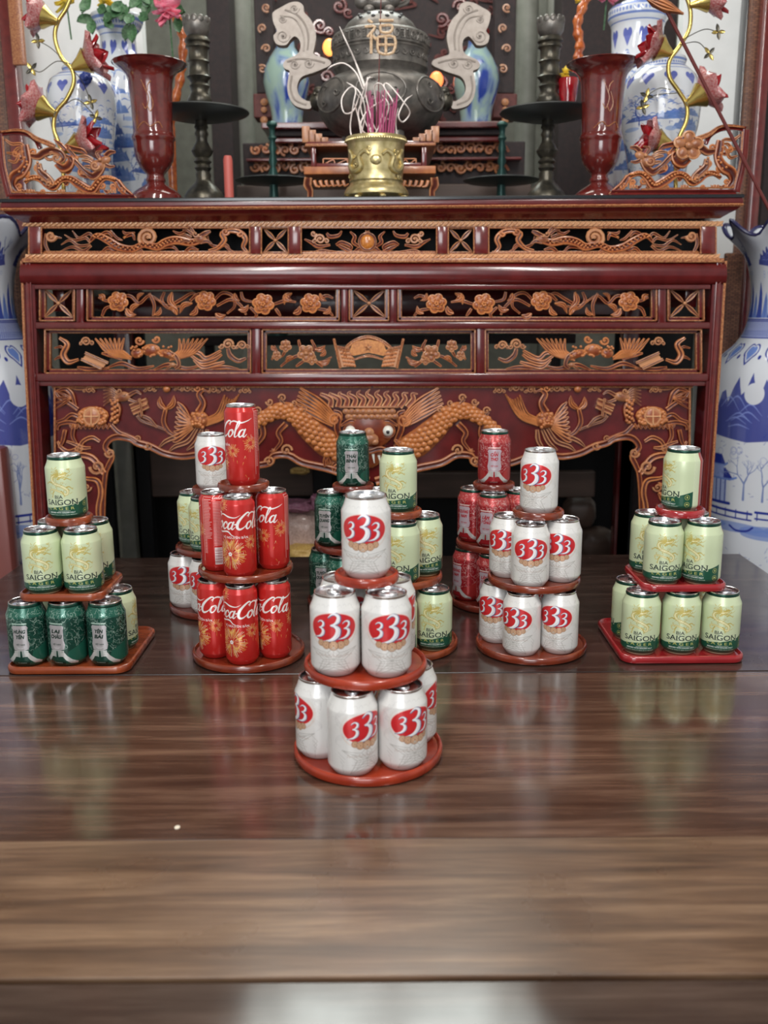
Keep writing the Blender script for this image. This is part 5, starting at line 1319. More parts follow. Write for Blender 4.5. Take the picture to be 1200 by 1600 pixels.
    c.stroke([(852, 644), (846, 630), (852, 616), (844, 608)], [12, 9, 8, 5], .8, -1); c.stroke([(846, 609), (836, 612)], [5, 1], .8, 1); c.bead(846, 608, 2, 3); c.curl(854, 607, 5, 1.1, 2.4, 0, 1, 0)
    c.place('phoenix_body', MT['carved'], APRON, mm)
    for st in ([(856, 670), (870, 690), (890, 698), (900, 706)], [(848, 672), (858, 692), (872, 704)], [(840, 672), (842, 690), (852, 704)], [(862, 664), (884, 680), (905, 690), (916, 700)]):
        c = Cx(); c.double(st, [5, 7, 6, 2], .9, -5); c.place('tail_feather', MT['carved2'], APRON, mm)
    for x, y, r, f in ((806, 606, 7, 1), (830, 609, 6, -1), (870, 607, 7, 1), (930, 607, 6, -1), (780, 610, 6, 1), (884, 606, 5, -1)):
        c = Cx(); c.cloud(x, y, r, -3, f); c.place('cloud_scroll', MT['carved2'], APRON, mm)
    # scaled serpent body running out from the mask, fins on its back
    body = [(628, 706), (652, 694), (678, 672), (700, 650), (724, 642), (748, 652), (768, 666), (784, 676)]
    c = Cx(); c.stroke(body, [34, 38, 34, 28, 24, 20, 15, 6], .5, -6, 5, 10); c.place('serpent_body', MT['carved'], APRON, mm)
    P = cr(body, 4); Wd = np.interp(np.linspace(0, 1, len(P)), np.linspace(0, 1, 8), [30, 34, 30, 25, 21, 17, 12, 4])
    c = Cx()
    for i in range(1, len(P) - 1):
        t = P[i + 1] - P[i - 1]; L = math.hypot(t[0], t[1]); nx, ny = -t[1] / L, t[0] / L
        m_ = 4 if Wd[i] > 24 else 3 if Wd[i] > 15 else 2
        for j in range(m_):
            q = (j + (0.5 if i % 2 else 0.0)) / m_ - .45
            c.blob((P[i][0] + nx * Wd[i] * q, P[i][1] + ny * Wd[i] * q, 1.5 + 5 * (1 - abs(q) * 1.6)), (5.2, 4.6, 3.2), 8, 5)
    c.place('body_scales', MT['orange'], APRON, mm, kind='stuff')
    for k, (x, y) in enumerate([(688, 640), (704, 630), (722, 622), (742, 628), (760, 642)]):
        c = Cx(); c.curl(x, y, 6, 1.2, 3, 0, 1 if k % 2 else -1, -2); c.stroke([(x - 2, y + 10), (x + 4, y + 2)], [6, 3], .8, -3); c.place('back_fin', MT['carved2'], APRON, mm)
    for st in ([(716, 662), (728, 676), (724, 690), (734, 704)], [(754, 664), (752, 680), (762, 694), (774, 702)]):
        c = Cx(); c.stroke(st, [9, 8, 6, 4], .8, -3); e = st[-1]
        for q in (-.9, -.2, .5): c.stroke([e, (e[0] + 8 * math.cos(q), e[1] + 7 * math.sin(q) + 3)], [3, 1], .9, -2, 2)
        c.place('leg_and_claw', MT['carved'], APRON, mm)
    # chest feathers under the jaw
    for k in range(6):
        c = Cx(); c.double([(618 - k * 2, 690 + k * 5), (638, 704 + k * 5), (662 - k * 4, 700 + k * 8)], [4, 7, 6, 2], .9, -4); c.place('chest_feather', MT['carved'], APRON, mm)
apron_half(None); apron_half(MIR)
# the mask itself (centre x 574)
XC = 577
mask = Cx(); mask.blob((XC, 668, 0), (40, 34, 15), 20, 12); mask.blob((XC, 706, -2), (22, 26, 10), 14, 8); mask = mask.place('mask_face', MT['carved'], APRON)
c = Cx(); c.rect(XC - 46, 634, XC + 46, 637, -2, 8, 1); 
for k in range(9):
    for j in range(2): c.blob((XC - 36 + k * 9 + j * 4, 642 + j * 8, 13 - abs(k - 4) * .8), (5.6, 4.6, 3), 9, 6)
c.place('forehead_scales', MT['carved2'], mask)
for sg in (1, -1):
    c = Cx(); c.blob((XC + sg * 29, 672, 10), (8.5, 8.5, 7), 16, 9); c.place('eyeball', MT['eye'], mask, label='white bulging eye')
    c = Cx(); c.blob((XC + sg * 29, 673, 16.5), (3, 3, 1.5), 10, 6); c.place('pupil', MT['black'], mask)
    c = Cx(); c.stroke([(XC + sg * (29 + 10 * math.cos(a)), 672 + 10 * math.sin(a)) for a in np.linspace(0, 6.28, 17)], 3, .9, 10, 2); c.stroke([(XC + sg * 14, 662), (XC + sg * 28, 656), (XC + sg * 44, 664)], [4, 7, 3], .9, 9); c.place('eye_socket', MT['carved'], mask)
    c = Cx(); c.stroke([(XC + sg * 42, 690), (XC + sg * 50, 668), (XC + sg * 46, 648), (XC + sg * 56, 642)], [8, 10, 9, 4], .9, -1); c.curl(XC + sg * 54, 656, 11, 1.3, 4, 0, sg, 1); c.place('ear_scroll', MT['carved'], mask)
    for k in range(6):                 # fanned fins beside the face
        t = k / 5; c = Cx(); c.double([(XC + sg * (56 - 4 * t), 664 - 8 * t), (XC + sg * (80 - 6 * t), 652 - 22 * t), (XC + sg * (118 - 10 * t - (0 if k else 6)), 610 + 26 * (1 - t) - 4 * t)], [7, 9, 8, 2.5], .9, -3 + k * .5); c.place('fin', MT['carved'], mask)
    for k in range(5):
        c = Cx(); c.stroke([(XC + sg * (40 + k * 3), 688 + k * 3), (XC + sg * (60 + k * 2), 700 + k * 4), (XC + sg * (54 + k * 4), 722 + k * 2)], [5, 7, 2], .9, 0); c.place('beard_lock', MT['carved'], mask)
    for k in range(3):
        c = Cx(); c.stroke([(XC + sg * (6 + k * 9), 708 + k * 2), (XC + sg * (8 + k * 9), 722 - k * 2)], [4, 1], .9, 9, 2); c.place('tooth', MT['eye'], mask)
c = Cx(); c.blob((XC, 684, 16), (15, 10, 8), 14, 8); c.blob((XC - 9, 688, 19), (6, 5, 5)); c.blob((XC + 9, 688, 19), (6, 5, 5)); c.blob((XC, 674, 17), (8, 8, 5)); c.place('nose', MT['carved2'], mask)
c = Cx(); c.stroke([(XC - 36, 706), (XC - 18, 700), (XC, 704), (XC + 18, 700), (XC + 36, 706)], [4, 8, 7, 8, 4], .9, 9); c.place('upper_lip', MT['carved'], mask)
for k, x in enumerate(range(-76, 80, 15)):
    h_ = 26 - abs(x) * .10; c = Cx(); c.stroke([(XC + x * .8, 636), (XC + x * .86 + 5, 624), (XC + x * .95 - 3, 616), (XC + x + 2, 634 - h_)], [9, 8, 5, 1.2], .8, -1); c.place('flame_lock', MT['rope'], mask)
Cx.WS = 1.5
# --- openwork end brackets on top of the altar
def z7(a): return [(x / 5.4545, 190 + y / 5.4545) for x, y in a]
def end_bracket(mm):
    D = DA + .012
    t = thing('end_bracket', ('left' if mm is None else 'right') + ' openwork dragon bracket standing on the ' + ('left' if mm is None else 'right') + ' end of the altar top', 'bracket', (at(90 if mm is None else 1065, 300, D).x, D, ZT), 'openwork end brackets')
    DY = 0 if mm is None else -7
    def mk(fn, name, m):
        c = Cx(D); fn(c); c.v = [(x, y + DY, d) for x, y, d in c.v]
        W_ = []
        for x, y, d in c.v:
            if mm is not None: x = mm - x
            w = at(x, y, D); W_.append((w.x, w.y - d / PXM, w.z))
        zmin = min(v[2] for v in W_)
        c.v = [(a, b, max(z, ZT + .0005)) for a, b, z in W_]
        c.build(name, MT[m], t)
    mk(lambda c: (c.stroke(z7([(5, 110), (30, 380), (90, 640)]), [8, 8, 8], 1.2, 0), c.stroke(z7([(5, 105), (120, 90), (230, 105), (310, 160), (345, 230)]), [6, 6, 6, 5], 1, 0), c.stroke([(16, 309), (100, 309), (211, 309)], [8, 8, 7], 1.3, 0, 2)), 'frame_rail', 'lacquer2')
    mk(lambda c: (c.stroke(z7([(40, 130), (60, 380), (115, 600)]), 2, .9, 6), c.stroke(z7([(110, 605), (600, 612), (900, 620)]), 2, .9, 6), c.stroke(z7([(20, 92), (150, 78), (240, 92), (320, 150), (430, 195), (480, 215)]), [2, 3, 3, 5, 6, 3], .9, 5)), 'gold_bead', 'goldline')
    mk(lambda c: [c.double(z7(s), [2, 4, 4, 2], .9, -1) for s in ([(40, 150), (100, 190), (170, 190), (215, 215)], [(55, 265), (110, 270), (150, 230), (185, 225)], [(70, 330), (130, 345), (160, 290), (175, 245)])], 'flame_ribbon', 'carved')
    mk(lambda c: (c.stroke(z7([(215, 200), (225, 270), (235, 350), (190, 430), (130, 470), (110, 540), (150, 600)]), [8, 10, 9, 12, 12, 8, 5], .8, -1), [c.bead(*q, 2.2, 3) for q in z7([(200, 260), (215, 310), (235, 345), (215, 390), (170, 430), (205, 440), (240, 370)])]), 'tail_scroll', 'carved')
    mk(lambda c: (c.stroke(z7([(250, 290), (330, 300), (380, 270), (450, 250), (520, 270), (545, 320), (500, 350)]), [5, 8, 9, 9, 7, 5, 3], .9, 0), c.curl(89, 247, 7, 1.3, 3, 0, 1, 2), c.curl(80, 242, 10, 1.0, 3.4, PI, -1, 1)), 'cloud_scroll', 'carved2')
    mk(lambda c: (c.stroke(z7([(330, 360), (345, 430), (400, 480), (440, 530), (400, 560)]), [6, 8, 9, 8, 4], .9, 0), [c.bead(x, y, 2.4, 3) for x, y in z7([(325, 350), (340, 400), (345, 370), (370, 500), (420, 520)])], c.curl(78, 284, 7, 1.3, 3, 0, 1, 1)), 'claw_leg', 'carved2')
    mk(lambda c: (c.stroke(z7([(480, 360), (540, 400), (590, 380), (610, 330), (590, 300)]), [6, 9, 10, 8, 5], .9, 0), c.stroke(z7([(210, 520), (270, 480), (340, 490), (400, 540), (460, 560), (520, 500), (600, 490), (680, 540), (780, 590), (840, 520), (900, 480), (980, 500), (1040, 560)]), [4, 6, 7, 7, 8, 7, 8, 10, 10, 8, 6, 6, 5], .9, -1), [c.bead(x, y, 2.3, 3) for x, y in cr(z7([(230, 500), (340, 480), (460, 540), (560, 480), (680, 530), (780, 580), (880, 480), (980, 490)]), 5)]), 'serpent_body', 'carved')
    mk(lambda c: (c.stroke(z7([(560, 290), (640, 340), (720, 420), (800, 470), (870, 400), (880, 320)]), [4, 6, 5, 9, 7, 4], .9, 0), [c.double(z7(s), [2, 4.4, 4, 1.5], .9, 1) for s in ([(670, 300), (740, 300), (800, 330)], [(700, 330), (760, 340), (810, 370)], [(720, 380), (770, 390), (810, 410)])]), 'mane', 'carved2')
    mk(lambda c: (c.blob((*z7([(830, 380)])[0], 1), (12, 10, 6), 12, 8), c.blob((*z7([(900, 330)])[0], 1), (9, 7, 5), 10, 6, -.4), c.stroke(z7([(900, 300), (940, 265), (985, 260)]), [6, 6, 3], .9, 1), c.stroke(z7([(900, 370), (940, 385), (980, 380)]), [5, 4, 2], .9, 1), c.bead(*z7([(860, 330)])[0], 3, 6), c.curl(*z7([(820, 380)])[0], 7, 1.3, 3, 0, 1, 5), c.stroke(z7([(860, 330), (830, 270), (880, 250)]), [3, 3, 1], .9, 3)), 'dragon_head', 'carved2')
    mk(lambda c: (c.stroke(z7([(560, 200), (620, 230), (700, 250), (740, 280)]), [3, 6, 6, 2], .9, 0), c.stroke(z7([(460, 150), (520, 200), (560, 240)]), [1.5, 5, 5], .9, 0), c.stroke(z7([(570, 195), (590, 240), (640, 300)]), [2, 5, 4], .9, 0)), 'crest', 'carved')
    mk(lambda c: [[c.stroke([(x + k * 4, 296 + abs(k - 1)), (x + k * 5 - 1, 302)], [3.4, 2], .9, 2, 2) for k in range(3)] for x in (45, 92, 172)], 'claw', 'rope')
    mk(lambda c: (c.stroke(z7([(1000, 510), (1050, 580), (1100, 620), (1160, 660)]), [7, 8, 7, 3], .9, 0), c.curl(192, 299, 6, 1.3, 3, PI, 1, 1)), 'toe_scroll', 'carved')
    for (x, y, r, a, dr) in ((24, 240, 5, 0, 1), (40, 270, 6, 2, -1), (30, 292, 6, 1, 1), (58, 262, 6, 0, 1), (66, 300, 5, 3, -1), (98, 262, 7, 1, 1), (112, 280, 6, 4, -1), (128, 268, 6, 2, 1), (116, 248, 5, 0, -1), (142, 296, 6, 1, 1), (160, 290, 5, 3, -1), (52, 238, 6, 2, 1), (124, 300, 5, 0, 1), (176, 292, 5, 1, -1)):
        mk(lambda c: (c.curl(x, y, r, 1.2, 3, a, dr, -1), c.stroke([(x + r * math.cos(a), y + r * math.sin(a)), (x + 8 * dr, y + 8), (x + 14 * dr, y + 4)], [3, 4, 1.5], .9, -1)), 'cloud_scroll', 'carved')
    if mm is not None:
        mk(lambda c: c.flower(92, 236, 22, 5, 5, .9), 'peony', 'carved2')
end_bracket(None); end_bracket(1165.0)
Cx.WS = 1.0
# ------------------------------------------------------------------ things on the altar
def turned(name, label, cat, cx, D, prof, m, group=None, ybase=None, n=48, base_z=None, part='body', extra=None, uvm=None):
    """prof: (photo y, radius in photo px) from top to bottom; stands on the altar top unless base_z is given"""
    o_x = at(cx, 300, D).x
    bz = ZT + .0008 if base_z is None else base_z
    t = thing(name, label, cat, (o_x, D, bz), group)
    P = []
    for y, r in prof:
        z = at(cx, y, D).z
        P.append((r / ppm(D, z), max(z - bz, 0)))
    P[-1] = (P[-1][0], 0.0); P.append((0, 0))
    mb = MB().lathe(P, n)
    if uvm:
        H = max(p[1] for p in P); mb.uv = []
        mb = MB().lathe(P, n, a0=-1.5 * PI + uvm, a1=.5 * PI + uvm - 1e-5)
        mb.uv = [(i / n, p[1] / H) for p in P for i in range(n + 1)]
    mb.build(part, m, t, loc=(0, 0, 0), angle=50)
    return t, bz
for cx, sd in ((244.5, 'left'), (935.5, 'right')):
    D = DA + .14
    t, bz = turned('flared_vase', f'dark red glossy flared vase standing on the {sd} half of the altar', 'vase', cx, D,
        [(112, 50), (106, 55), (100, 58), (99, 57.5), (99.5, 56), (104, 54), (110, 44), (118, 37), (126, 34.5), (150, 32.5), (180, 31), (208, 30.5), (211, 31), (214, 33), (218, 33.2), (221, 31.5), (226, 31), (240, 30.5), (252, 28), (262, 23), (269, 17), (273, 13.5), (277, 13), (280, 15), (283, 15.5), (286, 13.5), (290, 18), (297, 29), (303, 36), (308, 39), (318, 39.5)][2:], MT['gloss_vase'], 'flared vases on the altar')
    # inner lip then gold hairline scrolls on the front
    def onv(a, y, r):
        z = at(cx, y, D).z; R_ = (r + .3) / ppm(D, z); return (R_ * math.sin(a), -R_ * math.cos(a), z - bz)
    for st in ([(-.5, 126), (0, 124.5), (.5, 126)], [(-.2, 132), (-.05, 145), (.1, 160), (-.05, 176), (-.2, 168)], [(.15, 150), (.3, 168), (.15, 180), (.02, 172)], [(-.6, 205), (-.2, 196), (.1, 203), (.5, 196), (.7, 204)], [(.25, 134), (.1, 140), (.05, 150)]):
        MB().tube([onv(a, y, 33.6 - (y - 125) * .036) for a, y in [tuple(p) for p in cr(st, 5)]], .0011, 5).build('gold_scroll', MT['goldline'], t, loc=(0, 0, 0))
for cx, sd in ((319, 'left'), (853, 'right')):
    D = DA + .30
    t = turned('candlestick', f'tall turned bronze candlestick with a wide drip disc, {sd} of the censer', 'candlestick', cx, D,
        [(58, 16), (62, 19), (66, 20), (69, 17), (72, 18.5), (75, 19), (78, 15.5), (94, 15), (97, 17.5), (100, 15), (117, 15.5), (121, 19), (125, 15), (130, 13), (135, 16), (139, 14), (145, 13), (151, 17), (158, 19.5), (164, 18), (169, 13), (175, 13), (179, 17), (183, 9), (194, 9), (199, 11), (203, 8.5), (210, 11), (215, 8.5), (222, 9), (229, 13), (236, 17), (243, 14), (247, 10), (253, 14), (257, 10), (263, 13), (268, 10), (274, 12), (280, 11), (286, 14), (292, 20), (300, 27), (308, 31), (322, 33)], MT['bronze_dark'], 'bronze candlesticks')[0]
    z = at(cx, 186, D).z - ZT - .0008; R_ = 75 / ppm(D, 1.0)
    MB().lathe([(0, -.004), (R_ * .5, -.002), (R_ * .96, .012), (R_, .016), (R_ * .99, .019), (R_ * .9, .016), (R_ * .4, .006), (0, .005)], 64).build('drip_disc', MT['disc'], t, loc=(0, 0, z), label='wide shallow disc')
    z = at(cx, 60, D).z - ZT
    cup = MB().lathe([(.016, -.004), (.026, .003), (.034, .017), (.036, .034), (.034, .040), (.031, .034), (.024, .012), (0, .006)], 40).build('cup', MT['bronze'], t, loc=(0, 0, z))
    for k in range(12):
        a = k * PI / 6
        MB().blob((.034 * math.cos(a), .034 * math.sin(a), .040), (.0035, .0085, .010), 8, 6, a).build('petal', MT['bronze'], cup, loc=(0, 0, 0))
# candle stub / red rod left
p = at(358, 300, DA + .10)
MB().lathe([(0, .115), (.009, .114), (.0115, .105), (.0115, .0), (0, 0)], 20).build('candle', MT['candle'], None, label='short faded red candle standing right of the left candlestick', cat='candle', loc=(p.x, p.y, ZT + .0008))

# censer and its little stand
CD = DA + .34
st = thing('censer_stand', 'small carved red lacquer stand under the bronze censer', 'stand', (at(579, 300, CD).x, CD, ZT + .0008))
def B(x0, y0, x1, y1, f, b_, name, m, bev=.002, ph=None, parent=st, D=CD):
    a, c = at(x0, y0, D), at(x1, y1, D)
    z0 = max(c.z, ZT + .001)
    o = MB().box(a.x, c.x, D - f, D + b_, z0, a.z, bev).build(name, MT[m], parent); return o
B(486, 236, 674, 241, .155, .155, 'top_board', 'lacquer2'); B(484, 240, 676, 243, .158, .158, 'gold_line', 'goldline', .001)
for sg, x0 in ((1, 479), (-1, 681)):
    for k in range(4): B(min(x0 + sg * k * 9, x0 + sg * (k * 9 + 12)), 214 + k * 5.5, max(x0 + sg * k * 9, x0 + sg * (k * 9 + 12)), 238, .155, -.135, 'stepped_gallery', 'carved2', .0015)
B(492, 243, 500, 273, .15, .15, 'post', 'lacquer2'); B(655, 243, 663, 273, .15, .15, 'post', 'lacquer2'); B(500, 268, 655, 273, .15, .15, 'rail', 'lacquer2')
for x0, x1 in ((505, 543), (626, 650)):
    B(x0, 247, x1, 268, .146, -.14, 'lattice_frame', 'goldline', .001) if False else None
    c = Cx(CD - .145)
    for (a, b, q, w) in ((x0, 248, x1, 248), (x0, 267, x1, 267), (x0, 248, x0, 267), (x1, 248, x1, 267)): c.stroke([(a, b), (q, w)], 2.2, 1, 0, 1, 6)
    c.stroke([(x0, 258), ((x0 + x1) / 2 - 4, 250), ((x0 + x1) / 2, 258), ((x0 + x1) / 2 + 4, 266), (x1, 257)], 2.6, 1, 0, 4, 6); c.stroke([(x0, 266), ((x0 + x1) / 2, 257), (x1, 249)], 2.2, 1, 0, 3, 6)
    c.place('lattice', MT['carved'], st)
B(482, 274, 676, 284, .16, .16, 'apron_rail', 'carved')
for sg, x0 in ((1, 479), (-1, 681)):
    c = Cx(CD - .15); c.stroke([(x0 + sg * 3, 278), (x0 + sg * 2, 290), (x0 + sg * 6, 300), (x0 + sg * 5, 318)], [13, 14, 10, 9], 1.2, 0, 5); c.v = [v for v in c.v]
    W_ = c
    o = c.place('leg', MT['carved2'], st)
    for v in o.data.vertices: v.co.z = max(v.co.z, ZT + .001)
    c = Cx(CD - .15)
    for k in range(6): c.stroke([(x0 + sg * (12 + k * 9), 282), (x0 + sg * (15 + k * 9), 290), (x0 + sg * (21 + k * 9), 292 - k)], [6, 5, 2], .8, 0, 3, 6)
    c.place('acanthus_apron', MT['carved'], st)
B(490, 306, 668, 316, .15, .15, 'foot_rail', 'lacquer2') if False else None
ztop = at(579, 236, CD).z
ce = thing('censer', 'large grey bronze censer with domed lid and upright dragon handles', 'censer', (at(596, 300, CD).x, CD, ztop + .0005))
def LP(prof, cx=596, D=CD, bz=None):
    bz = ztop if bz is None else bz
    return [(r / ppm(D, at(cx, y, D).z), at(cx, y, D).z - bz) for y, r in prof]
MB().lathe([(0, LP([(104, 62)])[0][1])] + LP([(104, 62), (112, 74), (117, 70), (122, 68), (128, 80), (140, 93), (153, 98), (168, 99), (182, 95), (196, 86), (208, 72), (216, 55), (219, 30), (219, 1)]), 64).build('belly', MT['bronze'], ce, loc=(0, 0, 0))
for k in range(3):
    a = -PI / 2 + k * 2 * PI / 3 + .5
    zz = LP([(219, 1)])[0][1]
    MB().tube([(.085 * math.cos(a), .085 * math.sin(a), zz + .03), (.105 * math.cos(a), .105 * math.sin(a), .0), (.10 * math.cos(a), .10 * math.sin(a), 0.0)] if False else [(.07 * math.cos(a), .07 * math.sin(a), zz + .035), (.085 * math.cos(a), .085 * math.sin(a), zz + .005), (.088 * math.cos(a), .088 * math.sin(a), .0)], [.03, .022, .018], 12).build('leg', MT['bronze'], ce, loc=(0, 0, 0))
MB().lathe(LP([(84, 74), (87, 76), (90, 74), (104, 73), (112, 74), (114, 66)]), 64).build('neck', MT['bronze'], ce, loc=(0, 0, 0))
lid = MB().lathe([(0, LP([(22, 10)])[0][1])] + LP([(22, 22), (30, 40), (40, 52), (50, 58), (55, 60), (58, 70), (60, 74), (64, 76), (82, 76), (84, 74)]), 64).build('lid', MT['bronze'], ce, loc=(0, 0, 0))
def on_lathe(a, y, r, cx=596, D=CD, bz=None):
    bz = ztop if bz is None else bz
    z = at(cx, y, D).z; R_ = r / ppm(D, z); return (R_ * math.sin(a), -R_ * math.cos(a), z - bz)
for k in range(26):                       # key-fret and scroll relief round the lid band
    a = -1.6 + k * .128
    q = [(a - .04, 66), (a + .04, 66), (a + .04, 78), (a - .03, 78), (a - .03, 70), (a + .01, 70), (a + .01, 75)] if k % 3 else [(a + .05 * math.cos(t), 72 + 6 * math.sin(t)) for t in np.linspace(0, 6, 9)]
    MB().tube([on_lathe(*p, 76.6) for p in q], .0017, 5).build('fret_relief', MT['bronze'], lid, loc=(0, 0, 0))
for k in range(14):
    a = -1.3 + k * .2
    MB().tube([on_lathe(a + .08 * math.cos(t) * (1 - t / 9), 97 + 6 * math.sin(t) * (1 - t / 9), 74) for t in np.linspace(0, 7, 14)], .0017, 5).build('scroll_relief', MT['bronze'], ce, loc=(0, 0, 0))
for sg in (-1, 0, 1):                     # cartouches on the belly
    pts = [(sg * .95 + .38 * math.cos(t), 160 + 26 * math.sin(t)) for t in np.linspace(0, 2 * PI, 30)]
    def rad(y): return float(np.interp(y, [128, 140, 153, 168, 182, 196], [80, 93, 98, 99, 95, 86])) + .8
    MB().tube([on_lathe(a, y, rad(y)) for a, y in pts], .0028, 6).build('cartouche', MT['bronze'], ce, loc=(0, 0, 0))
    for q in range(7):
        a0, y0 = sg * .95 + .22 * math.cos(q * 2.1), 160 + 14 * math.sin(q * 2.1)
        MB().tube([on_lathe(a0 + .07 * math.cos(t) * (1 - t / 8), y0 + 6 * math.sin(t) * (1 - t / 8), rad(y0) + .4) for t in np.linspace(0, 6, 12)], .002, 5).build('cloud_relief', MT['bronze'], ce, loc=(0, 0, 0))
for k in range(9):                        # pierced lotus holes of the dome
    a = -.8 + k * .2; MB().blob(on_lathe(a, 33 + (k % 2) * 7, 44 + (k % 2) * 8), (.006, .004, .004), 8, 5).build('pierced_hole', MT['black'], lid, loc=(0, 0, 0))
c = Cx(CD); c.blob((594, 6, 0), (26, 12, 14), 14, 8); c.blob((566, 4, 4), (13, 12, 10), 12, 7); c.blob((612, 0, 2), (14, 14, 11), 12, 7); c.blob((577, 17, 10), (9, 7, 7)); c.blob((608, 17, 10), (9, 7, 7)); c.curl(566, -2, 8, 1.3, 4, 0, 1, 12); c.stroke([(622, 10), (636, 2), (632, -14)], [8, 9, 5], 1, 0)
c.place('lion_finial', MT['bronze'], ce)
HP = [(130, 60), (165, 38), (200, 20), (235, 16), (258, 32), (262, 60), (285, 85), (304, 120), (312, 165), (306, 205), (302, 236), (330, 248), (368, 262), (374, 282), (340, 300), (300, 316), (258, 330), (238, 352), (232, 385), (244, 415), (270, 434), (292, 440), (290, 466), (262, 468), (222, 454), (198, 420), (190, 375), (196, 330), (200, 308), (182, 300), (172, 284), (184, 262), (214, 248), (238, 232), (246, 205), (242, 178), (222, 162), (202, 178), (186, 198), (162, 200), (140, 190), (132, 160), (146, 140), (134, 110), (128, 85)]
for mm in (None, 1192.0):
    P = [(380 + x / 2.727, y / 2.727) for x, y in cr(HP, 3, closed=True)]
    h = plate(P, -8, 10, 'handle', 'bronze_pale', ce, mm, D=CD)
    def hz(a): return [(380 + x / 2.727, y / 2.727) for x, y in a]
    for stt, w in (([(180, 50), (230, 70), (265, 110), (280, 160), (276, 220)], 3), ([(160, 75), (215, 85), (245, 120), (262, 170), (260, 225)], 2.4), ([(210, 330), (204, 380), (222, 430), (270, 452)], 3), ([(190, 270), (240, 258), (300, 262), (350, 274)], 3)):
        c = Cx(CD); c.stroke(hz(stt), w, .9, 10); c.place('raised_line', MT['bronze_pale'], h, mm)
    for x, y, r in ((220, 45, 8), (172, 160, 11), (222, 280, 8), (282, 276, 8), (170, 90, 6)):
        q = hz([(x, y)])[0]; c = Cx(CD); c.curl(q[0], q[1], r, 1.5, 2.4, 0, 1, 10); c.place('spiral_relief', MT['bronze_pale'], h, mm)
    c = Cx(CD - .01); q = hz([(318, 430)])[0]; c.blob((q[0], q[1], 0), (13, 17, 16), 12, 8); c.blob((q[0] + 2, q[1] - 14, 6), (9, 8, 8)); c.bead(q[0] - 4, q[1] - 8, 3, 14); c.bead(q[0] + 6, q[1] + 6, 4, 14); c.place('mask_lug', MT['bronze_dark'], ce, mm)

# brass incense bowl
BD = DA + .068
bw = thing('incense_bowl', 'polished brass incense bowl with dragon relief, front centre of the altar', 'bowl', (at(588, 300, BD).x, BD, ZT + .0008))
bz = ZT + .0008
body = [(216, 44), (215.5, 46.5), (218, 48), (223, 47.5), (227, 45), (229, 44.5), (240, 43.5), (255, 43.5), (270, 42.5), (280, 41), (284, 42.5), (287, 41), (291, 42), (294, 46), (299, 49), (303, 50.5), (306, 50), (309, 46), (320, 40)]
P = LP(body, 588, BD, bz); P = [(r, max(z, .003)) for r, z in P]
MB().lathe([(0, P[0][1] - .012), (P[0][0] * .93, P[0][1] - .012)] + P + [(0, .003)], 64).build('bowl_body', MT['brass'], bw, loc=(0, 0, 0))
for k in range(8):
    a = k * PI / 4 + .2; R_ = P[-3][0]
    MB().blob((R_ * math.cos(a), R_ * math.sin(a), .005), (.012, .009, .005), 8, 5, a).build('foot', MT['brass'], bw, loc=(0, 0, 0))
def onb(a, y, r): return on_lathe(a, y, r, 588, BD, bz)
rb = random.Random(2)
for sg in (-1, 1):
    for stt in ([(sg * 1.15, 238), (sg * .95, 250), (sg * 1.1, 262), (sg * .85, 272), (sg * .55, 266), (sg * .62, 250), (sg * .4, 242), (sg * .22, 248)],):
        MB().tube([onb(a, y, 44.6) for a, y in [tuple(p) for p in cr(stt, 6)]], [.003 + .003 * math.sin(t) for t in np.linspace(.3, 2.9, 43)], 7).build('dragon_relief', MT['brass'], bw, loc=(0, 0, 0))
    for q in range(5):
        a0, y0 = sg * rb.uniform(.2, 1.2), rb.uniform(234, 280)
        MB().tube([onb(a0 + .1 * math.cos(t) * (1 - t / 8), y0 + 5 * math.sin(t) * (1 - t / 8), 44.2) for t in np.linspace(0, 6, 12)], .0019, 5).build('cloud_relief', MT['brass'], bw, loc=(0, 0, 0))
MB().blob(onb(0, 256, 44), (.014, .006, .012), 12, 7).build('pearl', MT['brass'], bw, loc=(0, 0, 0))
for k in range(40): MB().blob(onb(-1.6 + k * .082, 222, 47.8), (.0028, .002, .0028), 6, 4).build('rim_bead', MT['brass'], bw, loc=(0, 0, 0))
sand = MB().lathe([(0, P[0][1] - .006), (P[0][0] * .9, P[0][1] - .011)], 32).build('ash_bed', MT['ash'], bw, loc=(0, 0, 0))
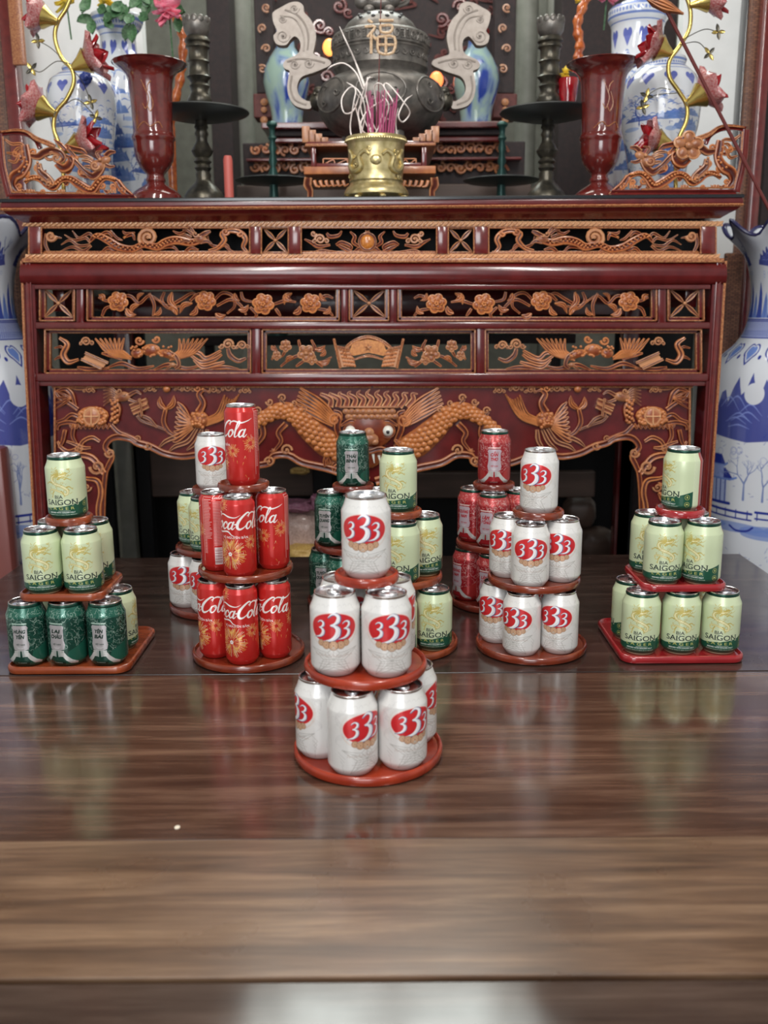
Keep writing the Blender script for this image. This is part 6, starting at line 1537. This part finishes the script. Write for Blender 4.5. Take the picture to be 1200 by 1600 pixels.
# incense: bundle of magenta sticks, curled white ash, one long red stick with a gilt blessing charm
zi = at(588, 222, BD).z
rb = random.Random(9)
for k in range(44):
    x0, d0 = 592 + rb.uniform(-24, 30), rb.uniform(-.03, .035); y1 = rb.uniform(138, 178)
    a, b = at(588 + (x0 - 588) * .75, 226, BD + d0 * .8), at(x0, y1, BD + d0)
    MB().tube([a, b], .0012, 5).build('incense_stick', MT['pinkstick'], None, label='thin magenta incense stick standing in the crowded brass bowl', cat='incense stick', group='magenta sticks in the brass bowl')
def zc(a): return [(380 + x / 2.727, y / 2.727) for x, y in a]
for k, stt in enumerate([[(470, 620), (456, 540), (470, 440), (478, 380), (440, 350)], [(500, 585), (520, 480), (500, 400), (460, 370), (420, 420), (430, 480), (470, 470), (500, 390)], [(540, 585), (500, 540), (530, 470), (600, 420), (590, 360), (560, 370), (570, 480)],
      [(530, 520), (560, 570), (590, 500), (610, 420), (600, 370), (570, 350)], [(510, 380), (480, 310), (430, 270), (380, 280), (355, 300)], [(515, 370), (480, 270), (440, 180), (410, 112)], [(520, 370), (490, 290), (450, 200), (416, 130)],
      [(600, 500), (640, 510), (640, 440), (600, 370), (620, 360), (680, 430), (710, 480), (680, 520), (662, 490), (690, 430), (720, 405)], [(570, 585), (620, 460), (590, 400)], [(520, 400), (550, 520), (580, 575)], [(530, 330), (520, 400), (490, 480), (510, 560)], [(560, 585), (520, 520), (500, 440), (530, 340), (550, 330)], [(505, 590), (490, 500), (470, 430)], [(655, 580), (650, 520), (660, 460)]]):
    pts = []
    for i, (x, y) in enumerate([tuple(p) for p in cr(zc(stt), 6)]): pts.append(at(x, y, BD + .02 * math.sin(i * .35 + k)))
    MB().tube(pts, [.0017] * (len(pts) - 3) + [.0014, .001, .0006], 6).build('curled_ash', MT['ash'], None, label='pale curled ash of a burnt incense stick looping above the brass bowl', cat='incense ash', group='curled ash above the brass bowl')
ch = thing('blessing_charm', 'gilt openwork character charm on a long thin red stick above the brass bowl', 'charm', at(592, 225, BD - .005))
MB().tube([at(589, 222, BD - .005), at(592, 120, BD - .005), at(596, -30, BD - .005)], .0012, 6).build('stick', MT['redstick'], ch)
c = Cx(BD - .012)
for stt in ([(575, 31), (582, 36)], [(570, 42), (586, 42), (574, 58)], [(580, 50), (580, 84)], [(582, 56), (588, 62)], [(592, 32), (615, 32)], [(594, 40), (612, 40), (610, 50), (596, 50), (594, 40)], [(590, 58), (616, 58), (614, 82), (592, 82), (590, 58)], [(603, 58), (603, 82)], [(591, 70), (615, 70)]):
    c.stroke(stt, [4.5, 5, 4.5], .8, 0, 3, 7)
c.place('charm_character', noise_mat('pale_gilt_charm', [(0.3, (0.42, 0.25, 0.13)), (0.7, (0.72, 0.52, 0.33))], nscale=30, rough=.4), ch)

# blue and white porcelain
avp = print_mat('blue_landscape_porcelain', altar_vase_paint(5), 0.10, 0.0, 0.6)
BV = 'blue and white porcelain'
turned('porcelain_vase', f'{BV} vase with flowers, behind the left flared red vase', 'vase', 199, DA + .48, [(27, 38), (26, 39.5), (29, 41), (34, 40), (44, 36), (52, 29), (60, 27), (82, 28), (92, 36), (106, 50), (125, 60), (150, 63), (190, 60), (240, 48), (290, 38), (345, 36)], avp, 'porcelain vases on the altar', uvm=.3)
turned('porcelain_jar', f'{BV} jar standing furthest left on the altar behind the lotus lamp', 'jar', 138, DA + .24, [(106, 24), (105, 25), (108, 27), (113, 26), (118, 34), (128, 46), (145, 52), (170, 52), (210, 47), (260, 38), (300, 34), (340, 33)], avp, 'porcelain vases on the altar', uvm=1.3)
turned('porcelain_vase', f'{BV} vase at back right above the flared red vase', 'vase', 984, DA + .56, [(6, 30), (10, 34), (13, 43), (18, 46), (32, 46), (38, 42), (46, 40), (84, 38), (96, 42), (120, 52), (180, 56), (280, 40), (350, 36)], avp, 'porcelain vases on the altar', uvm=2.2)
turned('porcelain_jar', f'{BV} jar with blue ear knobs behind the right lotus lamp', 'jar', 1025, DA + .27, [(93, 32), (92, 34), (96, 36), (104, 34), (110, 40), (122, 52), (140, 59), (165, 61), (200, 58), (245, 48), (290, 40), (335, 38)], avp, 'porcelain vases on the altar', uvm=.9)
for cx_, cy_, D in ((1060, 130, DA + .19), (134, 122, DA + .16)):
    c = Cx(D)
    for k in range(7): a = k * .9; c.blob((cx_ + 6 * math.cos(a), cy_ + 6 * math.sin(a), 0), (5, 5, 4))
    c.blob((cx_, cy_, 3), (6, 6, 5)); 
    par = [o for o in COL.objects if o.get('label', '').startswith(BV + ' jar ' + ('with' if cx_ > 600 else 'standing'))][0]
    c.place('ear_knob', mat('cobalt_glaze', (.03, .06, .30), .2), par)
def petal_mb(base, tip, width, curl=.25, th=.0012, nrm=None, n=7, m_=5):
    base, tip = Vector(base), Vector(tip); ax = tip - base; L = ax.length; ax.normalize()
    nrm = (nrm or Vector((0, -1, 0))); nrm = (nrm - ax * nrm.dot(ax)).normalized(); sd = ax.cross(nrm)
    V = []
    for face in (1, -1):
        for i in range(n + 1):
            t = i / n; w = width * (math.sin(PI * min(t * .92 + .08, 1)) ** .8) / 2
            for j in range(m_ + 1):
                s_ = j / m_ * 2 - 1
                V.append(base + ax * L * t + sd * w * s_ + nrm * (curl * L * (t * t * .8) - .35 * width * (s_ * s_) * -1 * .5 + face * th))
    F = []; q = m_ + 1; o = (n + 1) * q
    for i in range(n):
        for j in range(m_):
            a = i * q + j; F.append((a, a + 1, a + q + 1, a + q)); F.append((o + a, o + a + q, o + a + q + 1, o + a + 1))
    for i in range(n):
        for j in (0, m_): a = i * q + j; F.append((a, a + q, o + a + q, o + a))
    for j in range(m_):
        for i in (0, n): a = i * q + j; F.append((a, o + a, o + a + 1, a + 1))
    return MB().add(V, F)
# artificial bouquet
def carnation(px, py, D, r, m, label, n=20, seed=1):
    c = at(px, py, D); t = thing('artificial_flower', label, 'flower', c, 'artificial flowers in the porcelain vases')
    rr = random.Random(seed); R_ = r / ppm(D, c.z)
    for k in range(n):
        a, e = rr.uniform(0, 2 * PI), rr.uniform(-.5, 1.2)
        d = Vector((math.cos(a) * math.cos(e), -abs(math.sin(e)) * .8 - .15, math.sin(a) * math.cos(e)))
        petal_mb(c - d * R_ * .1, c + d * R_ * rr.uniform(.75, 1.05), R_ * .8, .3, .0006, Vector((0, 0, 1)), 4, 3).build('petal', MT[m], t)
    MB().tube([c, c + Vector((0, .02, -R_ * 2.2))], .0025, 6).build('stem', MT['leafgreen'], t)
carnation(264, 17, DA + .36, 30, 'pink', 'large pink carnation above the left flared vase', 26, 1)
carnation(104, 6, DA + .40, 22, 'yellow', 'yellow flower at the top left beside the lotus stem', 16, 2)
carnation(168, 2, DA + .42, 18, 'yellow', 'yellow flower over the mouth of the left porcelain vase', 16, 3)
carnation(948, -4, DA + .55, 20, 'pink', 'pink flower at the top, left of the back right vase', 16, 4)
carnation(908, 2, DA + .55, 14, 'yellow', 'small yellow flower at the top right of centre', 12, 5)
rr = random.Random(12)
fo = thing('foliage_spray', 'green leaves spilling over the mouth of the left porcelain vase', 'foliage', at(200, 40, DA + .40))
for k in range(30):
    x, y = rr.uniform(138, 282), rr.uniform(-8, 40); a = rr.uniform(-.3, PI + .3); L = rr.uniform(18, 34); D = DA + .36 + rr.uniform(0, .08)
    petal_mb(at(x, y, D), at(x + L * math.cos(a) * .7, y + L * abs(math.sin(a)) * .9 + 4, D - .02), .028, .2, .0006, None, 5, 3).build('leaf', MT['leafgreen'], fo)
# lotus lamps: brass stem with glass blossoms
def blossom(parent, bx, by, tx, ty, D, r, seed=0):
    """bell from (bx,by) opening towards (tx,ty)"""
    b, t_ = at(bx, by, D), at(tx, ty, D); ax = (t_ - b).normalized(); L = (t_ - b).length
    rr = random.Random(seed); R_ = r / ppm(D, b.z)
    bell = MB().tube([b, b + ax * L * .25, b + ax * L * .5], [R_ * .18, R_ * .42, R_ * .78], 16).build('brass_bell', MT['brass_stem'], parent)
    up = ax.orthogonal().normalized(); w = ax.cross(up)
    for ring, (n, reach, wd, m) in enumerate(((6, 0.92, 1.45, 'glass_pink'), (4, .95, .95, 'glass_red'))):
        for k in range(n):
            a = 2 * PI * k / n + ring * .6 + seed
            rd = up * math.cos(a) + w * math.sin(a)
            base = b + ax * L * .4 + rd * R_ * .35; tip = b + ax * L * (1.25 + .25 * ring) * reach * .8 + rd * R_ * (1.35 - .5 * ring)
            petal_mb(base, tip, R_ * wd, -.18, .0012, -rd, 7, 5).build('glass_petal', MT[m], bell)
    MB().blob(b + ax * L * .8, (R_ * .35,) * 3, 12, 8).build('glass_bulb', MT['glass_red'], bell)
def lotus_lamp(side):
    D = DA + .085; g_ = 'brass lotus lamps'
    if side == 'left': stem = [(116, -20), (104, 12), (90, 35), (86, 60), (96, 90), (112, 108), (115, 130), (104, 155), (88, 175), (84, 200), (92, 224), (98, 250), (100, 330)]
    else: stem = [(1066, -20), (1078, 12), (1077, 45), (1062, 72), (1046, 95), (1046, 120), (1060, 142), (1073, 165), (1072, 190), (1060, 218), (1056, 250), (1056, 330)]
    t = thing('lotus_lamp', f'curving brass lotus lamp with red glass blossoms on the {side} end of the altar', 'lamp', (at(stem[-1][0], 300, D).x, D, ZT), g_)
    pts = [at(x, y, D) for x, y in [tuple(p) for p in cr(stem, 5)]]
    pts = [p for p in pts if p.z > ZT + .012] + [Vector((pts[-1].x, D, ZT + .008))]
    MB().tube(pts, .0052, 10).build('stem', MT['brass_stem'], t)
    MB().lathe([(0, 0), (.05, 0), (.052, .006), (.03, .012), (.008, .02), (0, .02)], 32).build('base_plate', MT['brass_stem'], t, loc=(0, 0, .0005))
    F_ = [((90, 34), (48, 20), 23, 1), ((113, 106), (160, 84), 26, 2), ((86, 178), (42, 160), 26, 3), ((98, 236), (152, 214), 24, 4)] if side == 'left' else [((1050, 84), (1008, 66), 26, 5), ((1073, 163), (1118, 134), 26, 6), ((1050, 226), (1004, 214), 24, 7), ((1078, 8), (1130, -2), 20, 8)]
    for (b, tt, r, sd) in F_: blossom(t, *b, *tt, D - .01, r, sd)
    wires = [[(96, 90), (78, 74), (60, 64)], [(110, 100), (88, 96), (64, 112), (50, 108)], [(98, 165), (120, 155), (140, 172), (150, 184)], [(115, 110), (130, 130), (142, 160)]] if side == 'left' else [[(1066, 62), (1100, 46), (1122, 50)], [(1062, 70), (1090, 66), (1108, 84)], [(1048, 140), (1030, 138), (1010, 150)], [(1060, 145), (1020, 150), (1004, 168)]]
    for k, wv in enumerate(wires):
        MB().tube([at(x, y, D - .012 - .008 * k) for x, y in [tuple(p) for p in cr(wv, 6)]], .0011, 5).build('twisted_wire', MT['bronze_dark'], t)
        ex, ey = wv[-1]
        for q in range(4):
            a = q * 1.5 + k; e = at(ex, ey, D - .012 - .008 * k)
            petal_mb(e, at(ex + 11 * math.cos(a), ey + 13 * math.sin(a), D - .012 - .008 * k), .009, .1, .0008, None, 4, 3).build('metal_leaflet', MT['bronze_dark' if q % 2 else 'brass_stem'], t)
lotus_lamp('left'); lotus_lamp('right')
# dried lotus pod on a long red stick leaning at the right
lp = thing('lotus_pod', 'brown lotus pod on a long slanting dark red stick, top right', 'pod', at(1170, 250, DA - .1))
A_, B_ = at(1036, 6, DA - .02), at(1225, 372, DA - .02)
MB().tube([A_, A_ + (B_ - A_) * .5, B_], .0042, 8).build('stick', MT['redstick'], lp)
c = Cx(DA - .02); c.stroke([(1008, -4), (1024, 2), (1044, 12), (1068, 22)], [3, 20, 19, 3], .9, 0, 6, 12); c.place('pod', MT['carved2'], lp)
for k in range(3):
    c = Cx(DA - .03); c.stroke([(1010, -3 + k * 2), (1034, 3 + k * 6), (1066, 21)], [1, 4, 1], .9, 3 + k, 5, 6); c.place('sepal', MT['carved'], lp)
# orange glossy wooden stems behind
for nm, stt, D in (('left flared vase', [(262, -10), (276, 30), (286, 60), (284, 100), (280, 130), (270, 170), (266, 210)], DA + .60), ('right flared vase', [(922, -14), (910, 12), (902, 40), (906, 70), (904, 95), (920, 140), (938, 200)], DA + .50)):
    pts = [at(x, y, D) for x, y in [tuple(p) for p in cr(stt, 5)]]; x_, y_, z_ = pts[-1]
    pts.append(Vector((x_, y_, ZT + .002)))
    t = thing('crane_figure', f'glossy orange wooden crane neck rising behind the {nm}', 'figure', (x_, y_, ZT + .001), 'orange crane figures')
    MB().tube(pts, [.010 + .006 * math.sin(i * .9) ** 2 for i in range(len(pts))], 10).build('neck', MT['orangewood'], t)
    MB().blob((x_, y_, ZT + .03), (.035, .05, .028), 14, 9).build('body', MT['orangewood'], t)
turned('glass_cup', 'small red glass cup resting on the drip disc of the right candlestick', 'cup', 882, DA + .30, [(124, 14), (123, 15), (126, 16), (150, 14), (168, 12), (178, 11)], MT['glass_red'], base_z=at(853, 186, DA + .30).z + .0125)
tp = at(882, 122, DA + .33)
carnation(884, 114, DA + .30, 10, 'yellow', 'yellow paper flower in the red glass cup', 12, 6)

# ------------------------------------------------------------------ big floor vases beside the altar
fvp = print_mat('blue_pagoda_porcelain', floor_vase_paint(3), 0.12, 0.0, 0.6)
def floor_vase(cx, side):
    D = 2.62 if side == 'right' else 2.60; z0 = FLOOR
    t = thing('floor_vase', f'tall {BV} floor vase with ruffled rim at the {side} of the altar', 'vase', (at(cx, 600, D).x, D, z0), 'floor vases beside the altar')
    prof = [(1.30, .168), (1.295, .172), (1.285, .168), (1.24, .128), (1.18, .106), (1.12, .100), (1.06, .108), (1.02, .130), (.985, .168), (.94, .196), (.86, .206), (.70, .204), (.50, .194), (.30, .172), (.14, .148), (.06, .142), (0, .150)]
    top = at(cx, 358, D).z - z0; k = top / 1.295
    n = 72; V, uv = [], []
    prof2 = [tuple(p) for p in cr([(z, r, 0) for z, r in prof], 3)]
    for z, r, _ in prof2:
        for i in range(n + 1):
            a = -1.5 * PI + 2 * PI * i / n
            ruff = max(0, (z - 1.22) / .08)
            rr_ = r * (1 + .10 * ruff * math.sin(a * 8)); zz = z * k + .022 * ruff * math.sin(a * 8 + .6)
            V.append((rr_ * math.cos(a), rr_ * math.sin(a), zz)); uv.append((i / n, z / 1.305))
    m_ = len(prof2)
    F = [(j * (n + 1) + i, j * (n + 1) + i + 1, (j + 1) * (n + 1) + i + 1, (j + 1) * (n + 1) + i) for j in range(m_ - 1) for i in range(n)]
    mb = MB().add(V, F); mb.uv = uv
    o = mb.build('vase_body', fvp, t, loc=(0, 0, 0), angle=None)
    s = o.modifiers.new('wall', 'SOLIDIFY'); s.thickness = .006; s.offset = -1
    P_ = [((.172 + .001) * (1 + .10 * math.sin(a * 8)) * math.cos(a), .173 * (1 + .10 * math.sin(a * 8)) * math.sin(a), 1.296 * k + .022 * math.sin(a * 8 + .6)) for a in np.linspace(0, 2 * PI, 97)]
    MB().tube(P_, .0042, 6).build('dark_rim', mat('dark_blue_rim', (.03, .03, .10), .25), t, loc=(0, 0, 0))
floor_vase(1222, 'right'); floor_vase(-26, 'left')

# ------------------------------------------------------------------ behind: pillars, rear altar, stored things
def slab(name, x0, y0, x1, y1, D, th, m, label=None, cat=None, group=None, parent=None, kind=None, bev=.004, yr=None):
    yr = (y0 + y1) / 2 if yr is None else yr
    a, b = at(x0, yr, D), at(x1, yr, D); zt, zb = at((x0 + x1) / 2, y0, D).z, max(at((x0 + x1) / 2, y1, D).z, FLOOR)
    return MB().box(a.x, b.x, D, D + th, zb, zt, bev).build(name, MT[m], parent, smooth=False, label=label, cat=cat, group=group, kind=kind)
for nm, x0, x1 in (('pillar_left', 362, 396), ('pillar_right', 806, 838), ('pillar_far_right', 850, 872)):
    a, b = at(x0, 150, 3.9), at(x1, 150, 3.9); r = (b.x - a.x) / 2
    MB().lathe([(r, FLOOR), (r, 2.9)], 32, c=((a.x + b.x) / 2, 3.9, 0)).build('trim_' + str({'pillar_left': 1, 'pillar_right': 2, 'pillar_far_right': 3}[nm]), MT['pillar'], kind='structure')
ra = thing('rear_altar', 'dark carved rear altar in the shadow behind the censer', 'altar', (at(600, 300, 3.15).x, 3.3, FLOOR))
slab('back_board', 424, -40, 778, 200, 3.62, .03, 'dark_wood', parent=ra)
for x0, x1 in ((398, 428), (772, 806)):
    slab('post', x0, -40, x1, 146, 3.40, .06, 'dark_wood', parent=ra)
    slab('carved_block', x0 - 2, 146, x1 + 2, 184, 3.38, .09, 'dull_red', parent=ra)
    c = Cx(3.375)
    for k in range(5): c.curl((x0 + x1) / 2 + (k % 2) * 6 - 3, -20 + k * 32, 7, 1.3, 3, k, 1, 0)
    c.bead((x0 + x1) / 2, 172, 5, 4); c.bead((x0 + x1) / 2, 188, 6, 4); c.bead((x0 + x1) / 2, 160, 6, 2)
    c.place('post_carving', MT['carved2'], ra, kind='stuff')
slab('shelf_edge', 408, 190, 790, 200, 3.20, .42, 'lacquer', parent=ra); slab('shelf_rail', 420, 202, 785, 212, 3.23, .05, 'dark_wood', parent=ra); slab('shelf_rail', 420, 214, 785, 222, 3.22, .05, 'lacquer', parent=ra)
slab('dark_panel', 380, 222, 820, 290, 3.28, .03, 'dark_wood', parent=ra)
for y0, m in ((233, 'orange'), (262, 'orange')):
    c = Cx(3.26); rr = random.Random(y0)
    for k in range(26):
        x = 400 + k * 15.2; c.curl(x, y0 + rr.uniform(-3, 3), 8, 1.2, 4, rr.uniform(0, 6), 1 if k % 2 else -1, 0)
        c.stroke([(x, y0 + 5), (x + 8, y0 - 4), (x + 15, y0 + 4)], [3, 5, 3], .8, 0)
    c.place('gilt_frieze', MT['carved'] if y0 == 233 else MT['orange'], ra, kind='stuff')
slab('shelf_rail', 384, 246, 816, 251, 3.22, .05, 'lacquer', parent=ra)
slab('lower_board', 370, 288, 830, 330, 3.24, .05, 'brown_wood', parent=ra)
for k, (x, y) in enumerate(((460, 20), (500, 40), (690, 30), (720, 10), (650, 60), (530, 10), (745, 40), (480, 80), (510, 120), (690, 130))):
    c = Cx(3.6); c.curl(x, y, 12, 1.4, 5, k, 1 if k % 2 else -1, 0); c.curl(x + 14, y + 10, 8, 1.3, 4, k + 2, 1, 0); c.place('scroll_carving', MT['lacquer2'], ra)
c = Cx(3.61); rr = random.Random(77)
for k in range(60):
    x, y = rr.uniform(430, 770), rr.uniform(-30, 180); c.curl(x, y, rr.uniform(5, 11), 1.2, 4, rr.uniform(0, 6), 1 if k % 2 else -1, 0); c.stroke([(x, y), (x + rr.uniform(-16, 16), y + 8), (x + rr.uniform(-24, 24), y + rr.uniform(-4, 16))], [3, 5, 2], .8, 0)
c.place('dim_carving', MT['dull_red'], ra, kind='stuff')
for (x, y, c_) in ((515, 74, (1.0, .35, .08)), (682, 125, (1.0, .22, .06))):
    m = mat('glowing_orange_bulb', c_, .3, Emission_Strength=1.6); bsdf(m).inputs['Emission Color'].default_value = (*c_, 1)
    p = at(x, y, 3.5); MB().blob(p, (.024, .024, .028), 14, 9).build('altar_bulb', m, None, label='glowing orange bulb ' + ('left of the censer lid' if x < 600 else 'right of the censer neck'), cat='bulb')
for cx, sd in ((452, 'left'), (742, 'right')):
    D = 3.33; bz_ = at(600, 190, 3.2).z
    turned('celadon_vase', f'pale celadon and blue vase half hidden behind the {sd} censer handle', 'vase', cx, D, [(38, 14), (37, 16), (42, 15), (60, 13), (75, 15), (92, 26), (110, 34), (130, 36), (150, 32), (170, 26), (184, 24), (196, 24)], MT['celadon'], 'celadon vases', base_z=bz_)
for cx, sd in ((428, 'left'), (783, 'right')):
    D = 3.07
    t, b_ = turned('green_candlestick', f'dark green candlestick with disc in the shadow at {sd} behind the censer stand', 'candlestick', cx, D, [(190, 5), (192, 8), (196, 9), (200, 5), (210, 4), (216, 7), (222, 4), (232, 7), (240, 4), (252, 7), (260, 4), (272, 8), (282, 6), (300, 7), (330, 9), (430, 16)], mat('dark_green_bronze', (.02, .07, .06), .35, .4), 'dark green candlesticks', base_z=.52)
    z = at(cx, 288, D).z - .52; R_ = 60 / ppm(D, 1.0)
    MB().lathe([(0, -.003), (R_ * .9, .006), (R_, .011), (R_ * .97, .013), (0, .004)], 48).build('disc', MT['disc'], t, loc=(0, 0, z))
MB().box(-.62, .62, 3.03, 3.22, .49, .5195, .003).build('ledge', MT['dark_wood'], ra)
for x_ in (-.6, .57): MB().box(x_, x_ + .03, 3.165, 3.20, FLOOR, .49, .003).build('ledge_leg', MT['dark_wood'], ra)
# dark cupboards, and dark sheets added behind the altar's openwork
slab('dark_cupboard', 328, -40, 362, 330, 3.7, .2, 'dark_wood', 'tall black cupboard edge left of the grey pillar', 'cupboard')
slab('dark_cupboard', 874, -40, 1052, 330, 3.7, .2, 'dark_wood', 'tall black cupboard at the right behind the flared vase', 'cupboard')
ck = thing('storage_shelf', 'low storage shelf with added blackish backdrop sheets, under and behind the altar', 'shelf', (at(600, 700, 3.0).x, 3.05, FLOOR))
slab('dark_back_sheet', 204, 596, 968, 905, 3.22, .02, 'dull_black', parent=ck); slab('dark_upper_sheet', 84, 340, 220, 590, 3.02, .03, 'dull_black', parent=ck)  # near-black sheets added to give the dark seen through the openwork
slab('dark_upper_sheet', 300, 335, 960, 511, 3.10, .03, 'dull_black', parent=ck); slab('dark_upper_sheet', 966, 350, 1088, 600, 3.02, .03, 'dull_black', parent=ck)
slab('dark_side_sheet', 108, 590, 176, 905, 3.02, .03, 'dull_black', parent=ck); slab('dark_side_sheet', 966, 600, 1062, 905, 3.02, .03, 'dark_wood', parent=ck)
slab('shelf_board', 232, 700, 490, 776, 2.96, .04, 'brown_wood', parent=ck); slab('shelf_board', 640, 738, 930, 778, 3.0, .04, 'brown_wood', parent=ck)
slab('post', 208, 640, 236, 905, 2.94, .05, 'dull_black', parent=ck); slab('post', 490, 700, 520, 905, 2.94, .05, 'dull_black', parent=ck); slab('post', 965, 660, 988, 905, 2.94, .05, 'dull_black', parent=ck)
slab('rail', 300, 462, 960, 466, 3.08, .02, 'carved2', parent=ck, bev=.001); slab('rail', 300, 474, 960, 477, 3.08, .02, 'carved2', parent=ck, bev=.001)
a, b = at(180, 700, 2.9), at(203, 700, 2.9)
MB().box(a.x, b.x, 2.9, 2.95, FLOOR, at(190, 560, 2.9).z, .004).build('trim_4', MT['pillar'], kind='structure')
# drawer box directly behind the top frieze
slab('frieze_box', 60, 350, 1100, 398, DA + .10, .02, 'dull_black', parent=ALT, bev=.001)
# wrapped bundle and yellow paper under the altar
wb = thing('wrapped_bundle', 'clear plastic bundle of gold paper with mauve foil neck under the altar', 'bundle', at(472, 860, 2.62))
def lump(cx, cy, D, rx, ry, name, m, seed, parent, amp=.18):
    c = at(cx, cy, D); k = ppm(D, c.z); bm = bmesh.new(); bmesh.ops.create_icosphere(bm, subdivisions=4, radius=1)
    from mathutils import noise
    for v in bm.verts:
        n_ = noise.noise(v.co * 2.2 + Vector((seed, 0, 0))) + .5 * noise.noise(v.co * 5 + Vector((seed, 3, 0)))
        q = v.co * (1 + amp * n_); sx = abs(q.x) ** .7 * (1 if q.x > 0 else -1); sz = abs(q.z) ** .75 * (1 if q.z > 0 else -1)
        v.co = Vector((c.x + sx * rx / k, c.y + q.y * rx / k * .8, c.z + sz * ry / k))
    bm.verts.index_update(); mb = MB().add([v.co[:] for v in bm.verts], [[v.index for v in f.verts] for f in bm.faces]); bm.free()
    return mb.build(name, MT[m], parent, angle=None)
lump(472, 838, 2.62, 34, 42, 'plastic_bag', 'plastic', 1, wb); lump(474, 864, 2.56, 28, 14, 'gold_paper', 'paperyellow', 5, wb); lump(462, 790, 2.60, 26, 9, 'foil_ruffle', 'pinkfoil', 2, wb, .5); lump(494, 784, 2.60, 8, 12, 'foil_neck', 'pinkfoil', 4, wb, .5)
slab('crate', 430, 894, 520, 1000, 2.52, .24, 'dark_wood', 'low dark crate hidden behind the table, under the wrapped bundle', 'crate', yr=890)
yp = lump(468, 736, 2.93, 14, 5, 'yellow_packet', 'paperyellow', 7, None, .4); yp['label'] = 'crumpled yellow packet on the dark shelf under the altar'; yp['category'] = 'packet'
lump_k = 0
for x, y, r in ((905, 800, 26), (860, 850, 24), (930, 850, 28), (820, 810, 18)):
    o = lump(x, y, 3.1, r, r, 'storage_jar', 'brown_wood', 10 + x, None, .1); o['label'] = f"dim round brown jar under the altar, {dict([(905, 'upper one at right'), (860, 'lower middle one'), (930, 'lower one furthest right'), (820, 'furthest left and smallest')])[x]}"; o['category'] = 'jar'; o['group'] = 'dim jars under the altar'
# woven pillars with red posts at both sides
for side, xs, m in (('right', ((1150, 1156, 'black', 3.0), (1157, 1178, 'woven', 2.98), (1178, 1192, 'lacquer2', 2.93)), 0), ('left', ((-30, 17, 'woven', 2.98), (17, 38, 'lacquer2', 2.93)), 0)):
    t = thing('woven_post', f'woven bamboo clad post with red lacquered edging at the {side} border', 'post', (at(xs[0][0], 250, 2.98).x, 2.98, FLOOR), 'woven posts')
    for x0, x1, mm_, D in xs:
        a, b = at(x0, 250, D), at(x1, 250, D)
        MB().box(a.x, b.x, D, D + .05, FLOOR, 1.9, .004).build({'black': 'dark_edge', 'woven': 'woven_panel', 'lacquer2': 'red_post'}[mm_], MT[mm_], t)
    if side == 'left':
        a, b = at(17, 60, 2.92), at(38, 60, 2.92); MB().box(a.x, b.x, 2.915, 2.93, at(30, 102, 2.92).z, 1.9, .004).build('gilt_cap', MT['goldline'], t)
for side, x0, x1, y0, y1 in (('right', 1122, 1150, 395, 560), ('left', 28, 50, 370, 440)):
    slab('woven_screen', x0, y0, x1, y1 + 200, 2.86, .02, 'woven', f'strip of woven bamboo screen between altar and {side} floor vase', 'screen', 'woven screens')
slab('side_cabinet', 1200, -40, 1320, 420, 3.12, .2, 'dark_wood', 'dark cabinet cut off by the right border', 'cabinet')
# faded red wooden post at the far left corner of the table
a = at(-30, 800, 2.36); b = at(11, 800, 2.36)
wp = thing('wooden_post', 'faded red wooden post at the left border behind the table corner', 'post', (a.x, 2.36, FLOOR))
MB().box(a.x, b.x, 2.36, 2.42, FLOOR, at(0, 700, 2.36).z, .012).build('shaft', MT['fade_red'], wp)
MB().box(a.x - .01, b.x + .012, 2.35, 2.43, FLOOR, FLOOR + .10, .008).build('foot_block', MT['fade_red'], wp)
